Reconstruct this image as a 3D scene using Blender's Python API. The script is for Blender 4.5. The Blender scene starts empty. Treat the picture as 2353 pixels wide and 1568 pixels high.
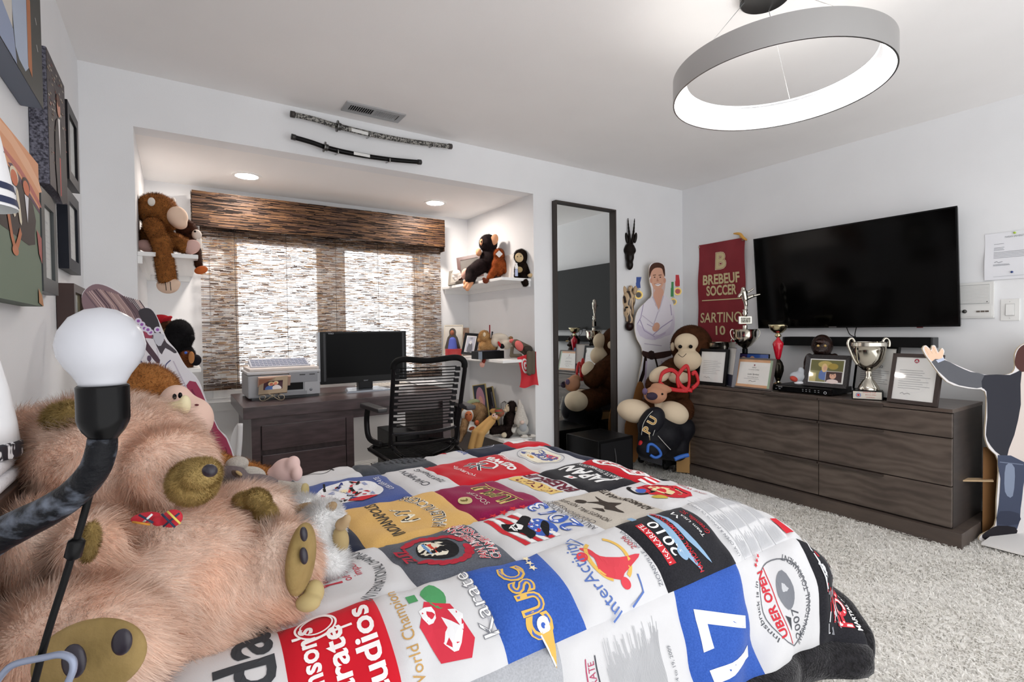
import bpy, bmesh, math, random
import numpy as np
from itertools import product
from mathutils import Matrix, Vector
from mathutils.geometry import tessellate_polygon

# ------------------------------------------------------------------ camera, sky, exposure
W, HH = 2353, 1568
YAW, PITCH, ROLL, FPX, HC = 0.583, -0.0219, -0.0119, 1169.36, 1.175
FW = np.array([math.sin(YAW)*math.cos(PITCH), math.cos(YAW)*math.cos(PITCH), math.sin(PITCH)])
_r = np.array([math.cos(YAW), -math.sin(YAW), 0.0]); _u = np.cross(_r, FW)
RT = _r*math.cos(ROLL) + _u*math.sin(ROLL)
UP = -_r*math.sin(ROLL) + _u*math.cos(ROLL)
CAM = np.array([0.0, 0.0, HC])
sc = bpy.context.scene
col = sc.collection
cd = bpy.data.cameras.new('camera')
cd.sensor_width = 36.0; cd.sensor_fit = 'HORIZONTAL'; cd.lens = FPX*36.0/W
cd.clip_start = 0.02; cd.clip_end = 60
co = bpy.data.objects.new('camera', cd); col.objects.link(co)
co.matrix_world = Matrix(((RT[0], UP[0], -FW[0], CAM[0]), (RT[1], UP[1], -FW[1], CAM[1]), (RT[2], UP[2], -FW[2], CAM[2]), (0, 0, 0, 1)))
sc.camera = co
wd = bpy.data.worlds.new('daylight'); sc.world = wd; wd.use_nodes = True
bg = wd.node_tree.nodes['Background']
bg.inputs[0].default_value = (0.985, 0.99, 1.0, 1); bg.inputs[1].default_value = 1.25
sc.view_settings.view_transform = 'Standard'; sc.view_settings.look = 'None'
sc.view_settings.exposure = 0.72; sc.view_settings.gamma = 1.0
sc.view_settings.use_curve_mapping = False
sc.cycles.use_denoising = True
sc.cycles.max_bounces = 8; sc.cycles.diffuse_bounces = 5; sc.cycles.transparent_max_bounces = 24
sc.cycles.sample_clamp_indirect = 6.0
rng = np.random.default_rng(7); random.seed(7)

# ------------------------------------------------------------------ geometry helpers
def ray(u, v): return FW + RT*((u - W/2)/FPX) - UP*((v - HH/2)/FPX)
def at(u, v, X=None, Y=None, Z=None):
    d = ray(u, v)
    t = (X - CAM[0])/d[0] if X is not None else (Y - CAM[1])/d[1] if Y is not None else (Z - CAM[2])/d[2]
    return CAM + d*t
def pr(P):
    d = np.asarray(P, float) - CAM; z = d @ FW
    return W/2 + FPX*(d @ RT)/z, HH/2 - FPX*(d @ UP)/z
def dep(P): return float((np.asarray(P, float) - CAM) @ FW)
def PD(u, v, D): return CAM + ray(u, v)*D
def nrm(a): a = np.asarray(a, float); return a/np.linalg.norm(a)
V3 = lambda *a: np.array(a, float)

def lin(h):
    if not isinstance(h, str): return tuple(h)
    h = h.lstrip('#'); o = []
    for i in (0, 2, 4):
        c = int(h[i:i+2], 16)/255; o.append(c/12.92 if c <= 0.04045 else ((c + 0.055)/1.055)**2.4)
    return tuple(o)
_mats = {}; _base = {}
def mat(c, rough=.6, metal=0, c2=None, scale=40, stretch=None, bump=0, bscale=150, emit=0, spec=.5, sheen=0, coat=0, fur=0, name=None, detail=3, lo=.35, hi=.65, wave=None, aniso=0, thru=0, air=0):
    if not metal and isinstance(c, str) and max(lin(c)) < .022: spec = min(spec, .16)
    key = (c, rough, metal, c2, scale, stretch, bump, bscale, emit, spec, sheen, coat, fur, detail, lo, hi, wave, aniso, thru, air)
    if key in _mats: return _mats[key]
    m = bpy.data.materials.new(name or 'finish_%d' % len(_mats)); m.use_nodes = True
    nt = m.node_tree; N = nt.nodes; L = nt.links; b = N['Principled BSDF']
    b.inputs['Base Color'].default_value = (*lin(c), 1); b.inputs['Roughness'].default_value = rough
    b.inputs['Metallic'].default_value = metal; b.inputs['Specular IOR Level'].default_value = spec
    if sheen: b.inputs['Sheen Weight'].default_value = sheen; b.inputs['Sheen Roughness'].default_value = .4
    if coat: b.inputs['Coat Weight'].default_value = coat; b.inputs['Coat Roughness'].default_value = .08
    if aniso: b.inputs['Anisotropic'].default_value = aniso
    if emit:
        b.inputs['Emission Color'].default_value = (*lin(c), 1); b.inputs['Emission Strength'].default_value = emit
    vec = None
    if c2 or bump:
        tc = N.new('ShaderNodeTexCoord'); mp = N.new('ShaderNodeMapping'); L.new(tc.outputs['Object'], mp.inputs[0])
        if stretch: mp.inputs['Scale'].default_value = stretch
        vec = mp.outputs[0]
    if c2:
        nz = N.new('ShaderNodeTexNoise'); nz.inputs['Scale'].default_value = scale; nz.inputs['Detail'].default_value = detail
        L.new(vec, nz.inputs['Vector']); src = nz.outputs['Fac']
        if wave:
            wv = N.new('ShaderNodeTexWave'); wv.inputs['Scale'].default_value = wave; wv.inputs['Distortion'].default_value = 9
            wv.inputs['Detail'].default_value = 3; wv.inputs['Detail Scale'].default_value = 1.6; wv.bands_direction = 'Z'
            L.new(vec, wv.inputs['Vector'])
            mx = N.new('ShaderNodeMath'); mx.operation = 'MULTIPLY_ADD'; mx.inputs[1].default_value = .22
            L.new(wv.outputs['Fac'], mx.inputs[0])
            m2 = N.new('ShaderNodeMath'); m2.operation = 'MULTIPLY'; m2.inputs[1].default_value = .8
            L.new(src, m2.inputs[0]); L.new(m2.outputs[0], mx.inputs[2]); src = mx.outputs[0]
        cr = N.new('ShaderNodeValToRGB'); cr.color_ramp.elements[0].position = lo; cr.color_ramp.elements[1].position = hi
        cr.color_ramp.elements[0].color = (*lin(c), 1); cr.color_ramp.elements[1].color = (*lin(c2), 1)
        L.new(src, cr.inputs[0]); L.new(cr.outputs[0], b.inputs['Base Color'])
    if fur:   # strand to strand colour variation
        at_ = N.new('ShaderNodeAttribute'); at_.attribute_name = 'tone'
        mr = N.new('ShaderNodeMapRange'); mr.inputs['To Min'].default_value = 1 - fur; mr.inputs['To Max'].default_value = 1 + fur*.6
        L.new(at_.outputs['Fac'], mr.inputs['Value'])
        mm = N.new('ShaderNodeMix'); mm.data_type = 'RGBA'; mm.blend_type = 'MULTIPLY'; mm.inputs[0].default_value = 1
        if c2: L.new(cr.outputs[0], mm.inputs['A'])
        else: mm.inputs['A'].default_value = (*lin(c), 1)
        L.new(mr.outputs[0], mm.inputs['B']); L.new(mm.outputs['Result'], b.inputs['Base Color'])
    if bump:
        n2 = N.new('ShaderNodeTexNoise'); n2.inputs['Scale'].default_value = bscale; n2.inputs['Detail'].default_value = 4
        L.new(vec, n2.inputs['Vector'])
        bp = N.new('ShaderNodeBump'); bp.inputs['Strength'].default_value = bump; bp.inputs['Distance'].default_value = .01
        L.new(n2.outputs['Fac'], bp.inputs['Height']); L.new(bp.outputs[0], b.inputs['Normal'])
    if thru:
        tl = N.new('ShaderNodeBsdfTranslucent'); tl.inputs[0].default_value = (*lin(c), 1); ms = N.new('ShaderNodeMixShader'); ms.inputs[0].default_value = thru
        L.new(b.outputs[0], ms.inputs[1]); L.new(tl.outputs[0], ms.inputs[2]); L.new(ms.outputs[0], N['Material Output'].inputs[0])
    if air:   # loose fibres let light through between them
        out = N['Material Output']; src = out.inputs[0].links[0].from_socket; tp = N.new('ShaderNodeBsdfTransparent'); ms = N.new('ShaderNodeMixShader'); ms.inputs[0].default_value = air
        L.new(src, ms.inputs[1]); L.new(tp.outputs[0], ms.inputs[2]); L.new(ms.outputs[0], out.inputs[0])
        _base[m.name] = mat(c, rough, metal, c2, scale, stretch, bump, bscale, emit, spec, sheen, coat, fur, None, detail, lo, hi, wave, aniso, 0, 0)
    _mats[key] = m
    return m
def glassmat():
    if 'glass' in _mats: return _mats['glass']
    m = bpy.data.materials.new('clear_glass'); m.use_nodes = True; nt = m.node_tree; N = nt.nodes; L = nt.links
    N.remove(N['Principled BSDF']); t = N.new('ShaderNodeBsdfTransparent'); g = N.new('ShaderNodeBsdfGlossy'); g.inputs['Roughness'].default_value = .03
    lw = N.new('ShaderNodeLayerWeight'); pw = N.new('ShaderNodeMath'); pw.operation = 'POWER'; pw.inputs[1].default_value = 4; fr = N.new('ShaderNodeMath'); fr.operation = 'MULTIPLY_ADD'; fr.inputs[1].default_value = .5; fr.inputs[2].default_value = .025
    L.new(lw.outputs['Facing'], pw.inputs[0]); L.new(pw.outputs[0], fr.inputs[0]); mx = N.new('ShaderNodeMixShader')
    L.new(fr.outputs[0], mx.inputs[0]); L.new(t.outputs[0], mx.inputs[1]); L.new(g.outputs[0], mx.inputs[2]); L.new(mx.outputs[0], N['Material Output'].inputs[0])
    _mats['glass'] = m; return m

_off = {}
def tag(o, label, cat, group=None):
    o['label'] = label; o['category'] = cat
    if group: o['group'] = group
    return o
def thing(name, label, cat, loc, group=None):
    o = bpy.data.objects.new(name, None); o.empty_display_size = .05; col.objects.link(o)
    o.location = [float(x) for x in loc]; _off[o.name] = np.array(loc, float)
    return tag(o, label, cat, group)
def put(name, V, F, mats, parent=None, smooth=True, mi=None, normals=None, tone=None, loc=None, bevel=0, kind=None, ang=None):
    V = np.asarray(V, float).reshape(-1, 3)
    if parent is not None: o0 = _off[parent.name]
    elif loc is not None: o0 = np.array(loc, float)
    else:
        o0 = (V.min(0) + V.max(0))/2; o0[2] = V[:, 2].min()
    me = bpy.data.meshes.new(name)
    if isinstance(F, np.ndarray):
        n, k = F.shape; me.vertices.add(len(V)); me.vertices.foreach_set('co', (V - o0).ravel())
        me.loops.add(n*k); me.loops.foreach_set('vertex_index', F.ravel().astype(np.int32))
        me.polygons.add(n); me.polygons.foreach_set('loop_start', np.arange(0, n*k, k, dtype=np.int32))
        me.update(calc_edges=True)
    else:
        me.from_pydata((V - o0).tolist(), [], [list(map(int, f)) for f in F])
    if not isinstance(mats, (list, tuple)): mats = [mats]
    for m in mats: me.materials.append(m)
    if mi is not None: me.polygons.foreach_set('material_index', np.asarray(mi, np.int32))
    if bevel:
        bm = bmesh.new(); bm.from_mesh(me); bmesh.ops.remove_doubles(bm, verts=bm.verts, dist=1e-6)
        es = [e for e in bm.edges if len(e.link_faces) == 2 and e.calc_face_angle(0) > .6]
        bmesh.ops.bevel(bm, geom=es, offset=bevel, segments=2, affect='EDGES', profile=.6, clamp_overlap=True)
        bm.to_mesh(me); bm.free()
    me.polygons.foreach_set('use_smooth', np.full(len(me.polygons), bool(smooth)))
    if smooth and ang is not None:
        me.set_sharp_from_angle(angle=ang)
    if tone is not None:
        a = me.attributes.new('tone', 'FLOAT', 'POINT'); a.data.foreach_set('value', np.asarray(tone, np.float32))
    if normals is not None:
        me.normals_split_custom_set_from_vertices(np.asarray(normals, np.float32))
    o = bpy.data.objects.new(name, me); col.objects.link(o)
    if parent is None: o.location = o0.tolist(); _off[o.name] = o0
    else: o.parent = parent; _off[o.name] = o0
    if kind: o['kind'] = kind
    return o

class Fr:
    "local frame: origin and three axes"
    def __init__(s, o, x=(1, 0, 0), y=(0, 1, 0), z=(0, 0, 1)):
        s.o = np.array(o, float); s.A = np.array([x, y, z], float)
    def __call__(s, p): return s.o + np.asarray(p, float) @ s.A
    def sub(s, p): return Fr(s(p), *s.A)
def rotz(o, deg, tilt=0):
    a = math.radians(deg); x = V3(math.cos(a), math.sin(a), 0); y = V3(-math.sin(a), math.cos(a), 0); z = V3(0, 0, 1)
    if tilt:
        t = math.radians(tilt); y, z = y*math.cos(t) - z*math.sin(t), z*math.cos(t) + y*math.sin(t)
    return Fr(o, x, y, z)
WORLD = Fr((0, 0, 0))

class MB:
    def __init__(s, fr=WORLD): s.V = []; s.F = []; s.fr = fr; s.n = 0
    def add(s, v, f):
        v = s.fr(np.asarray(v, float).reshape(-1, 3)); s.V.append(v)
        s.F += [[i + s.n for i in q] for q in f]; s.n += len(v); return s
    def box(s, x0, x1, y0, y1, z0, z1):
        v = [(x, y, z) for z in (z0, z1) for y in (y0, y1) for x in (x0, x1)]
        return s.add(v, [(0, 2, 3, 1), (4, 5, 7, 6), (0, 1, 5, 4), (2, 6, 7, 3), (0, 4, 6, 2), (1, 3, 7, 5)])
    def hexa(s, v): return s.add(v, [(0, 2, 3, 1), (4, 5, 7, 6), (0, 1, 5, 4), (2, 6, 7, 3), (0, 4, 6, 2), (1, 3, 7, 5)])
    def tube(s, pts, r, n=8, closed=False, caps=True):
        P = np.asarray(pts, float); m = len(P)
        R = np.broadcast_to(np.asarray(r, float), (m,)) if np.ndim(r) < 2 else None
        T = np.empty_like(P)
        if closed: T = np.roll(P, -1, 0) - np.roll(P, 1, 0)
        else: T[1:-1] = P[2:] - P[:-2]; T[0] = P[1] - P[0]; T[-1] = P[-1] - P[-2]
        T /= np.linalg.norm(T, axis=1)[:, None] + 1e-12
        up = V3(0, 0, 1) if abs(T[0][2]) < .9 else V3(1, 0, 0); A = np.cross(T[0], up); A /= np.linalg.norm(A)
        v = []; th = np.arange(n)*2*math.pi/n
        for i in range(m):
            A = A - T[i]*(A @ T[i]); A /= np.linalg.norm(A) + 1e-12; B = np.cross(T[i], A)
            v.append(P[i] + R[i]*(np.cos(th)[:, None]*A + np.sin(th)[:, None]*B))
        f = []
        for i in range(m if closed else m - 1):
            a, b = i*n, ((i + 1) % m)*n
            f += [(a + j, a + (j + 1) % n, b + (j + 1) % n, b + j) for j in range(n)]
        if caps and not closed: f += [tuple(range(n))[::-1], tuple((m - 1)*n + j for j in range(n))]
        return s.add(np.concatenate(v), f)
    def lathe(s, prof, c=(0, 0, 0), n=24, ax=None, lobes=0, amp=0, caps=True):
        c = np.asarray(c, float); A = ax if ax is not None else np.eye(3); th = np.arange(n)*2*math.pi/n
        v = []
        for r, z in prof:
            rr = r*(1 + amp*np.cos(lobes*th)) if lobes else np.full(n, r)
            v.append(c + np.stack([rr*np.cos(th), rr*np.sin(th), np.full(n, z)], 1) @ A)
        f = []
        for i in range(len(prof) - 1):
            a, b = i*n, (i + 1)*n
            f += [(a + j, a + (j + 1) % n, b + (j + 1) % n, b + j) for j in range(n)]
        caps = caps and tuple(prof[0]) != tuple(prof[-1])
        if caps and prof[0][0] > 1e-5: f.append(tuple(range(n))[::-1])
        if caps and prof[-1][0] > 1e-5: f.append(tuple((len(prof) - 1)*n + j for j in range(n)))
        return s.add(np.concatenate(v), f)
    def ell(s, c, r, n=16, m=10, A=None):
        r = np.broadcast_to(np.asarray(r, float), (3,)); v = []; A = np.eye(3) if A is None else A
        for i in range(m + 1):
            p = math.pi*i/m
            for j in range(n):
                t = 2*math.pi*j/n; v.append((math.sin(p)*math.cos(t)*r[0], math.sin(p)*math.sin(t)*r[1], math.cos(p)*r[2]))
        f = [(i*n + j, (i + 1)*n + j, (i + 1)*n + (j + 1) % n, i*n + (j + 1) % n) for i in range(m) for j in range(n)]
        return s.add(np.asarray(c) + np.array(v) @ A, f)
    def prism(s, poly, z0, z1):
        "closed outline in local xy extruded along local z"
        p = np.asarray(poly, float); n = len(p)
        a = sum(p[i-1][0]*p[i][1] - p[i][0]*p[i-1][1] for i in range(n))
        if a < 0: p = p[::-1]
        t = tessellate_polygon([[Vector((x, y, 0)) for x, y in p]])
        v = [(x, y, z0) for x, y in p] + [(x, y, z1) for x, y in p]
        f = [tuple(q) for q in t]; g = []
        for q in f:
            x = [p[i] for i in q]; ar = (x[1][0]-x[0][0])*(x[2][1]-x[0][1]) - (x[2][0]-x[0][0])*(x[1][1]-x[0][1])
            q = q if ar > 0 else q[::-1]; g += [tuple(i + n for i in q), q[::-1]]
        g += [(i, (i + 1) % n, (i + 1) % n + n, i + n) for i in range(n)]
        return s.add(v, g)
    def grid(s, fn, nu, nv):
        v = [fn(i/nu, j/nv) for j in range(nv + 1) for i in range(nu + 1)]; w = nu + 1
        return s.add(v, [(j*w + i, j*w + i + 1, (j + 1)*w + i + 1, (j + 1)*w + i) for j in range(nv) for i in range(nu)])
    def build(s, name, m, parent=None, **k):
        return put(name, np.concatenate(s.V), s.F, m, parent, **k)

def smooth_poly(pts, k=5, closed=True):
    P = np.asarray(pts, float); n = len(P); o = []
    for i in range(n if closed else n - 1):
        a, b, c, d = (P[(i - 1) % n], P[i], P[(i + 1) % n], P[(i + 2) % n]) if closed else (P[max(i-1, 0)], P[i], P[i+1], P[min(i+2, n-1)])
        for j in range(k):
            t = j/k; o.append(.5*((2*b) + (c - a)*t + (2*a - 5*b + 4*c - d)*t*t + (3*b - a - 3*c + d)*t**3))
    if not closed: o.append(P[-1])
    return np.array(o)

_txt = {}
def text2d(s, bold=0, shear=0):
    k = (s, bold, shear)
    if k not in _txt:
        cu = bpy.data.curves.new('lettering', 'FONT'); cu.body = s; cu.offset = bold; cu.shear = shear; cu.resolution_u = 3
        ob = bpy.data.objects.new('lettering', cu); me = ob.to_mesh()
        V = np.array([v.co[:2] for v in me.vertices]).reshape(-1, 2); me.calc_loop_triangles()
        T = np.array([t.vertices[:] for t in me.loop_triangles], int).reshape(-1, 3)
        ob.to_mesh_clear(); bpy.data.objects.remove(ob); bpy.data.curves.remove(cu)
        _txt[k] = (V, T)
    return _txt[k]

class Art:
    "flat print: coloured 2-D shapes in layers"
    def __init__(s): s.it = []
    def tri(s, c, V, T): s.it.append((c, np.asarray(V, float), np.asarray(T, int))); return s
    def poly(s, c, pts, sm=0):
        p = smooth_poly(pts, sm) if sm else np.asarray(pts, float)
        return s.tri(c, p, tessellate_polygon([[Vector((x, y, 0)) for x, y in p]]))
    def rect(s, c, x0, y0, x1, y1): return s.tri(c, [(x0, y0), (x1, y0), (x1, y1), (x0, y1)], [(0, 1, 2), (0, 2, 3)])
    def ell(s, c, x, y, rx, ry=None, rot=0, n=20):
        ry = rx if ry is None else ry; t = np.arange(n)*2*math.pi/n; a = math.radians(rot)
        p = np.stack([rx*np.cos(t), ry*np.sin(t)], 1) @ np.array([[math.cos(a), math.sin(a)], [-math.sin(a), math.cos(a)]]) + (x, y)
        return s.tri(c, p, [(0, i, i + 1) for i in range(1, n - 1)])
    def ring(s, c, x, y, rx, ry, w, a0=0, a1=360, n=36):
        t = np.radians(np.linspace(a0, a1, n)); o = np.stack([x + rx*np.cos(t), y + ry*np.sin(t)], 1); i = np.stack([x + (rx - w)*np.cos(t), y + (ry - w)*np.sin(t)], 1)
        return s.tri(c, np.concatenate([o, i]), [q for k in range(n - 1) for q in ((k, k + 1, n + k), (k + 1, n + k + 1, n + k))])
    def line(s, c, pts, w):
        P = np.asarray(pts, float); T = np.gradient(P, axis=0); T /= np.linalg.norm(T, axis=1)[:, None] + 1e-9
        N = np.stack([-T[:, 1], T[:, 0]], 1); w = np.broadcast_to(np.asarray(w, float), (len(P),))[:, None]/2; n = len(P)
        return s.tri(c, np.concatenate([P + N*w, P - N*w]), [q for k in range(n - 1) for q in ((k, k + 1, n + k), (k + 1, n + k + 1, n + k))])
    def star(s, c, x, y, r, rot=90, n=5, k=.42):
        p = [(x + (r if i % 2 == 0 else r*k)*math.cos(math.radians(rot + i*180/n)), y + (r if i % 2 == 0 else r*k)*math.sin(math.radians(rot + i*180/n))) for i in range(2*n)]
        return s.poly(c, p)
    def text(s, c, t, x, y, size, al='C', bold=0, shear=0, rot=0, sx=1, arc=None, w=None):
        V, T = text2d(t, bold, shear)
        if not len(T): return s
        V = V.copy(); x0, x1 = V[:, 0].min(), V[:, 0].max()
        V[:, 0] -= {'C': (x0 + x1)/2, 'L': x0, 'R': x1}[al]; V[:, 1] -= .35
        V[:, 0] *= sx*(w/(sx*size*(x1 - x0)) if w else 1); V = V*size
        if arc:      # bend round a circle of this radius (positive: arch up)
            a = V[:, 0]/arc; V = np.stack([(arc + V[:, 1])*np.sin(a), (arc + V[:, 1])*np.cos(a) - arc], 1)
        a = math.radians(rot); V = V @ np.array([[math.cos(a), math.sin(a)], [-math.sin(a), math.cos(a)]]) + (x, y)
        return s.tri(c, V, T)
    def lines(s, c, x0, x1, y0, y1, n, h, ragged=.15, al='L'):
        r = random.Random(n*7 + int(x0*991))
        for i in range(n):
            y = y0 + (y1 - y0)*(i + .5)/n; k = (x1 - x0)*(r.random()*ragged)
            xa, xb = (x0, x1 - k) if al == 'L' else (x0 + k/2, x1 - k/2)
            s.rect(c, xa, y - h/2, xb, y + h/2)
        return s
    def build(s, name, parent, fn, lift=.0008, dl=.00025, maxe=None, rough=.65, loc=None, tf=None, label=None):
        cols = []; V = []; F = []; mi = []; n = 0
        for k, (c, v, t) in enumerate(s.it):
            if c not in cols: cols.append(c)
            if maxe:
                bm = bmesh.new(); bv = [bm.verts.new((x, y, 0)) for x, y in v]
                for q in t:
                    try: bm.faces.new([bv[i] for i in q])
                    except ValueError: pass
                for _ in range(4):
                    es = [e for e in bm.edges if e.calc_length() > maxe]
                    if not es: break
                    bmesh.ops.subdivide_edges(bm, edges=es, cuts=1); bmesh.ops.triangulate(bm, faces=bm.faces[:])
                bm.verts.index_update(); v = np.array([x.co[:2] for x in bm.verts]); t = np.array([[x.index for x in f.verts] for f in bm.faces]); bm.free()
            a = v[t]; ar = (a[:, 1, 0]-a[:, 0, 0])*(a[:, 2, 1]-a[:, 0, 1]) - (a[:, 2, 0]-a[:, 0, 0])*(a[:, 1, 1]-a[:, 0, 1])
            t = np.where((ar < 0)[:, None], t[:, ::-1], t)
            if tf is not None: v = tf(v)
            V.append(fn(v[:, 0], v[:, 1], np.full(len(v), lift + min(dl, .0025/len(s.it))*k))); F.append(t + n); n += len(v); mi += [cols.index(c)]*len(t)
        ms = [mat(c, rough, spec=.3) if not isinstance(c, tuple) else mat(*c) for c in cols]
        o = put(name, np.concatenate(V), np.concatenate(F), ms, parent, smooth=False, mi=mi, loc=loc)
        if label: o['label'] = label
        return o
def plane(O, ax, ay):
    O = np.asarray(O, float); ax = nrm(ax); ay = nrm(ay); n = np.cross(ax, ay)
    return lambda x, y, l: O + np.outer(x, ax) + np.outer(y, ay) + np.outer(l, n)

# ------------------------------------------------------------------ soft toys: blended solids, then fur
def E(u, v, ru, rv, d=0, rd=None, rot=0): return ('e', u, v, ru, rv, d, (rd if rd is not None else min(ru, rv)), rot)
def C(a, b, r0, r1=None): return ('c', a, b, r0, r1 if r1 is not None else r0)
def field(prims, D, P, k):
    f = None
    for p in prims:
        if p[0] == 'e':
            _, u, v, ru, rv, d, rd, rot = p; c = PD(u, v, D + d); s = (D + d)/FPX; a = math.radians(rot)
            X = RT*math.cos(a) + UP*math.sin(a); Y = UP*math.cos(a) - RT*math.sin(a); q = P - c
            l = np.stack([q @ X, q @ Y, q @ FW], -1); r = np.array([ru*s, rv*s, rd*s])
            k0 = np.linalg.norm(l/r, axis=-1); k1 = np.linalg.norm(l/r**2, axis=-1) + 1e-9; g = k0*(k0 - 1)/k1
        else:
            _, a, b, r0, r1 = p; A = PD(a[0], a[1], D + (a[2] if len(a) > 2 else 0)); B = PD(b[0], b[1], D + (b[2] if len(b) > 2 else 0)); s = D/FPX
            ab = B - A; t = np.clip(((P - A) @ ab)/(ab @ ab + 1e-12), 0, 1)
            g = np.linalg.norm(P - (A + t[..., None]*ab), axis=-1) - (r0 + (r1 - r0)*t)*s
        if f is None: f = g
        else: h = np.clip(.5 + .5*(g - f)/k, 0, 1); f = g*(1 - h) + f*h - k*h*(1 - h)
    return f
def bounds(prims, D):
    lo = np.full(3, 1e9); hi = -lo
    for p in prims:
        L = [(PD(p[1], p[2], D + p[5]), max(p[3], p[4], p[6])*(D + p[5])/FPX)] if p[0] == 'e' else [(PD(q[0], q[1], D + (q[2] if len(q) > 2 else 0)), max(p[3], p[4])*D/FPX) for q in (p[1], p[2])]
        for c, r in L: lo = np.minimum(lo, c - r); hi = np.maximum(hi, c + r)
    return lo, hi
_CO = np.array(list(product((0, 1), repeat=3)), float)
def blob(prims, D, res=40, k=None, zmin=None):
    lo, hi = bounds(prims, D); h = (hi - lo).max()/res; lo = lo - 2*h; hi = hi + 2*h
    n = np.ceil((hi - lo)/h).astype(int) + 1
    G = np.stack(np.meshgrid(*[lo[i] + h*np.arange(n[i]) for i in range(3)], indexing='ij'), -1)
    f = field(prims, D, G.reshape(-1, 3), k if k else h*2.5).reshape(n)
    if zmin is not None: f = np.maximum(f, zmin - G[..., 2])
    c = [f[i:n[0]-1+i, j:n[1]-1+j, m:n[2]-1+m] for i, j, m in product((0, 1), repeat=3)]
    ins = sum((x < 0).astype(int) for x in c); act = (ins > 0) & (ins < 8); I = np.argwhere(act)
    idx = np.full(act.shape, -1); idx[act] = np.arange(len(I)); cv = [x[act] for x in c]; pos = np.zeros((len(I), 3)); cnt = np.zeros(len(I))
    for a in range(8):
        for b in range(a + 1, 8):
            if abs(_CO[a] - _CO[b]).sum() != 1: continue
            m = (cv[a] < 0) != (cv[b] < 0); t = cv[a]/(cv[a] - cv[b] + 1e-15)
            pos[m] += (_CO[a] + t[:, None]*(_CO[b] - _CO[a]))[m]; cnt[m] += 1
    V = lo + h*(I + pos/cnt[:, None]); F = []
    for ax in range(3):
        sl = [slice(1, -1)]*3; sl[ax] = slice(0, -1); sh = list(sl); sh[ax] = slice(1, None)
        a = f[tuple(sl)] < 0; b = f[tuple(sh)] < 0; e = np.argwhere(a != b); flip = a[a != b]
        o1, o2 = [(1, 2), (2, 0), (0, 1)][ax]; base = e.copy(); base[:, [o1, o2]] += 1
        q = []
        for d1, d2 in ((0, 0), (-1, 0), (-1, -1), (0, -1)):
            p = base.copy(); p[:, o1] += d1; p[:, o2] += d2; q.append(idx[p[:, 0], p[:, 1], p[:, 2]])
        q = np.stack(q, 1); q[~flip] = q[~flip][:, ::-1]; F.append(q)
    F = np.concatenate(F); return V, F[(F >= 0).all(1)]
def vnormals(V, F):
    N = np.zeros_like(V); a = np.cross(V[F[:, 2]] - V[F[:, 0]], V[F[:, 3 if F.shape[1] > 3 else 1]] - V[F[:, 1]])
    for i in range(F.shape[1]): np.add.at(N, F[:, i], a)
    return N/(np.linalg.norm(N, axis=1)[:, None] + 1e-12)
def strands(V, F, n, length, width, lay=.5, droop=(0, 0, -.3), mess=.35, seg=1, clump=25):
    "fur pile on a quad surface: n tapered blades"
    Nv = vnormals(V, F); T = np.concatenate([F[:, [0, 1, 2]], F[:, [0, 2, 3]]]); A, B, Cc = V[T[:, 0]], V[T[:, 1]], V[T[:, 2]]
    ar = np.linalg.norm(np.cross(B - A, Cc - A), axis=1); pick = rng.choice(len(T), n, p=ar/ar.sum())
    r1, r2 = np.sqrt(rng.random(n)), rng.random(n); w = np.stack([1 - r1, r1*(1 - r2), r1*r2], 1)
    p = (V[T[pick]]*w[..., None]).sum(1); N = (Nv[T[pick]]*w[..., None]).sum(1); N /= np.linalg.norm(N, axis=1)[:, None] + 1e-9
    q = p*clump; cl = np.stack([np.sin(q[:, 1]*1.3 + 2*np.sin(q[:, 2])), np.sin(q[:, 2]*1.1 + 2*np.sin(q[:, 0])), np.sin(q[:, 0]*1.2 + 2*np.sin(q[:, 1]))], 1)
    g = np.asarray(droop, float) - N*(N @ np.asarray(droop, float))[:, None]
    d = N*(1 - lay*.6) + g*lay*1.6 + cl*mess*.6 + rng.normal(size=(n, 3))*mess*.5
    d = d/np.linalg.norm(d, axis=1)[:, None]; d = d + N*np.clip(.12 - (d*N).sum(1), 0, 1)[:, None]
    s = np.cross(d, N); s /= np.linalg.norm(s, axis=1)[:, None] + 1e-9; s = s + np.cross(d, rng.normal(size=(n, 3)))*.35; s /= np.linalg.norm(s, axis=1)[:, None] + 1e-9
    L = length*(.6 + .6*rng.random(n))[:, None]; hw = s*width/2
    nn = N*.8 + d*.1 + rng.normal(size=(n, 3))*.16; nn /= np.linalg.norm(nn, axis=1)[:, None]
    tone = rng.random(n); fl = (np.cross(2*hw, d)*N).sum(1) < 0; hw[fl] *= -1      # outer face outward
    if seg == 1:
        SV = np.stack([p - hw, p + hw, p + d*L], 1).reshape(-1, 3); k = 3; SF = np.arange(3*n).reshape(-1, 3)
    else:
        mid = p + d*L*.55; tip = p + d*L + (g*.5 + cl*.15)*L*.5
        SV = np.stack([p - hw, p + hw, mid - hw*.8, mid + hw*.8, tip], 1).reshape(-1, 3); k = 5; b = np.arange(n)[:, None]*5
        SF = np.concatenate([b + [0, 1, 3], b + [0, 3, 2], b + [2, 3, 4]])
    return SV, SF, np.repeat(nn, k, 0), np.repeat(tone, k)
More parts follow.
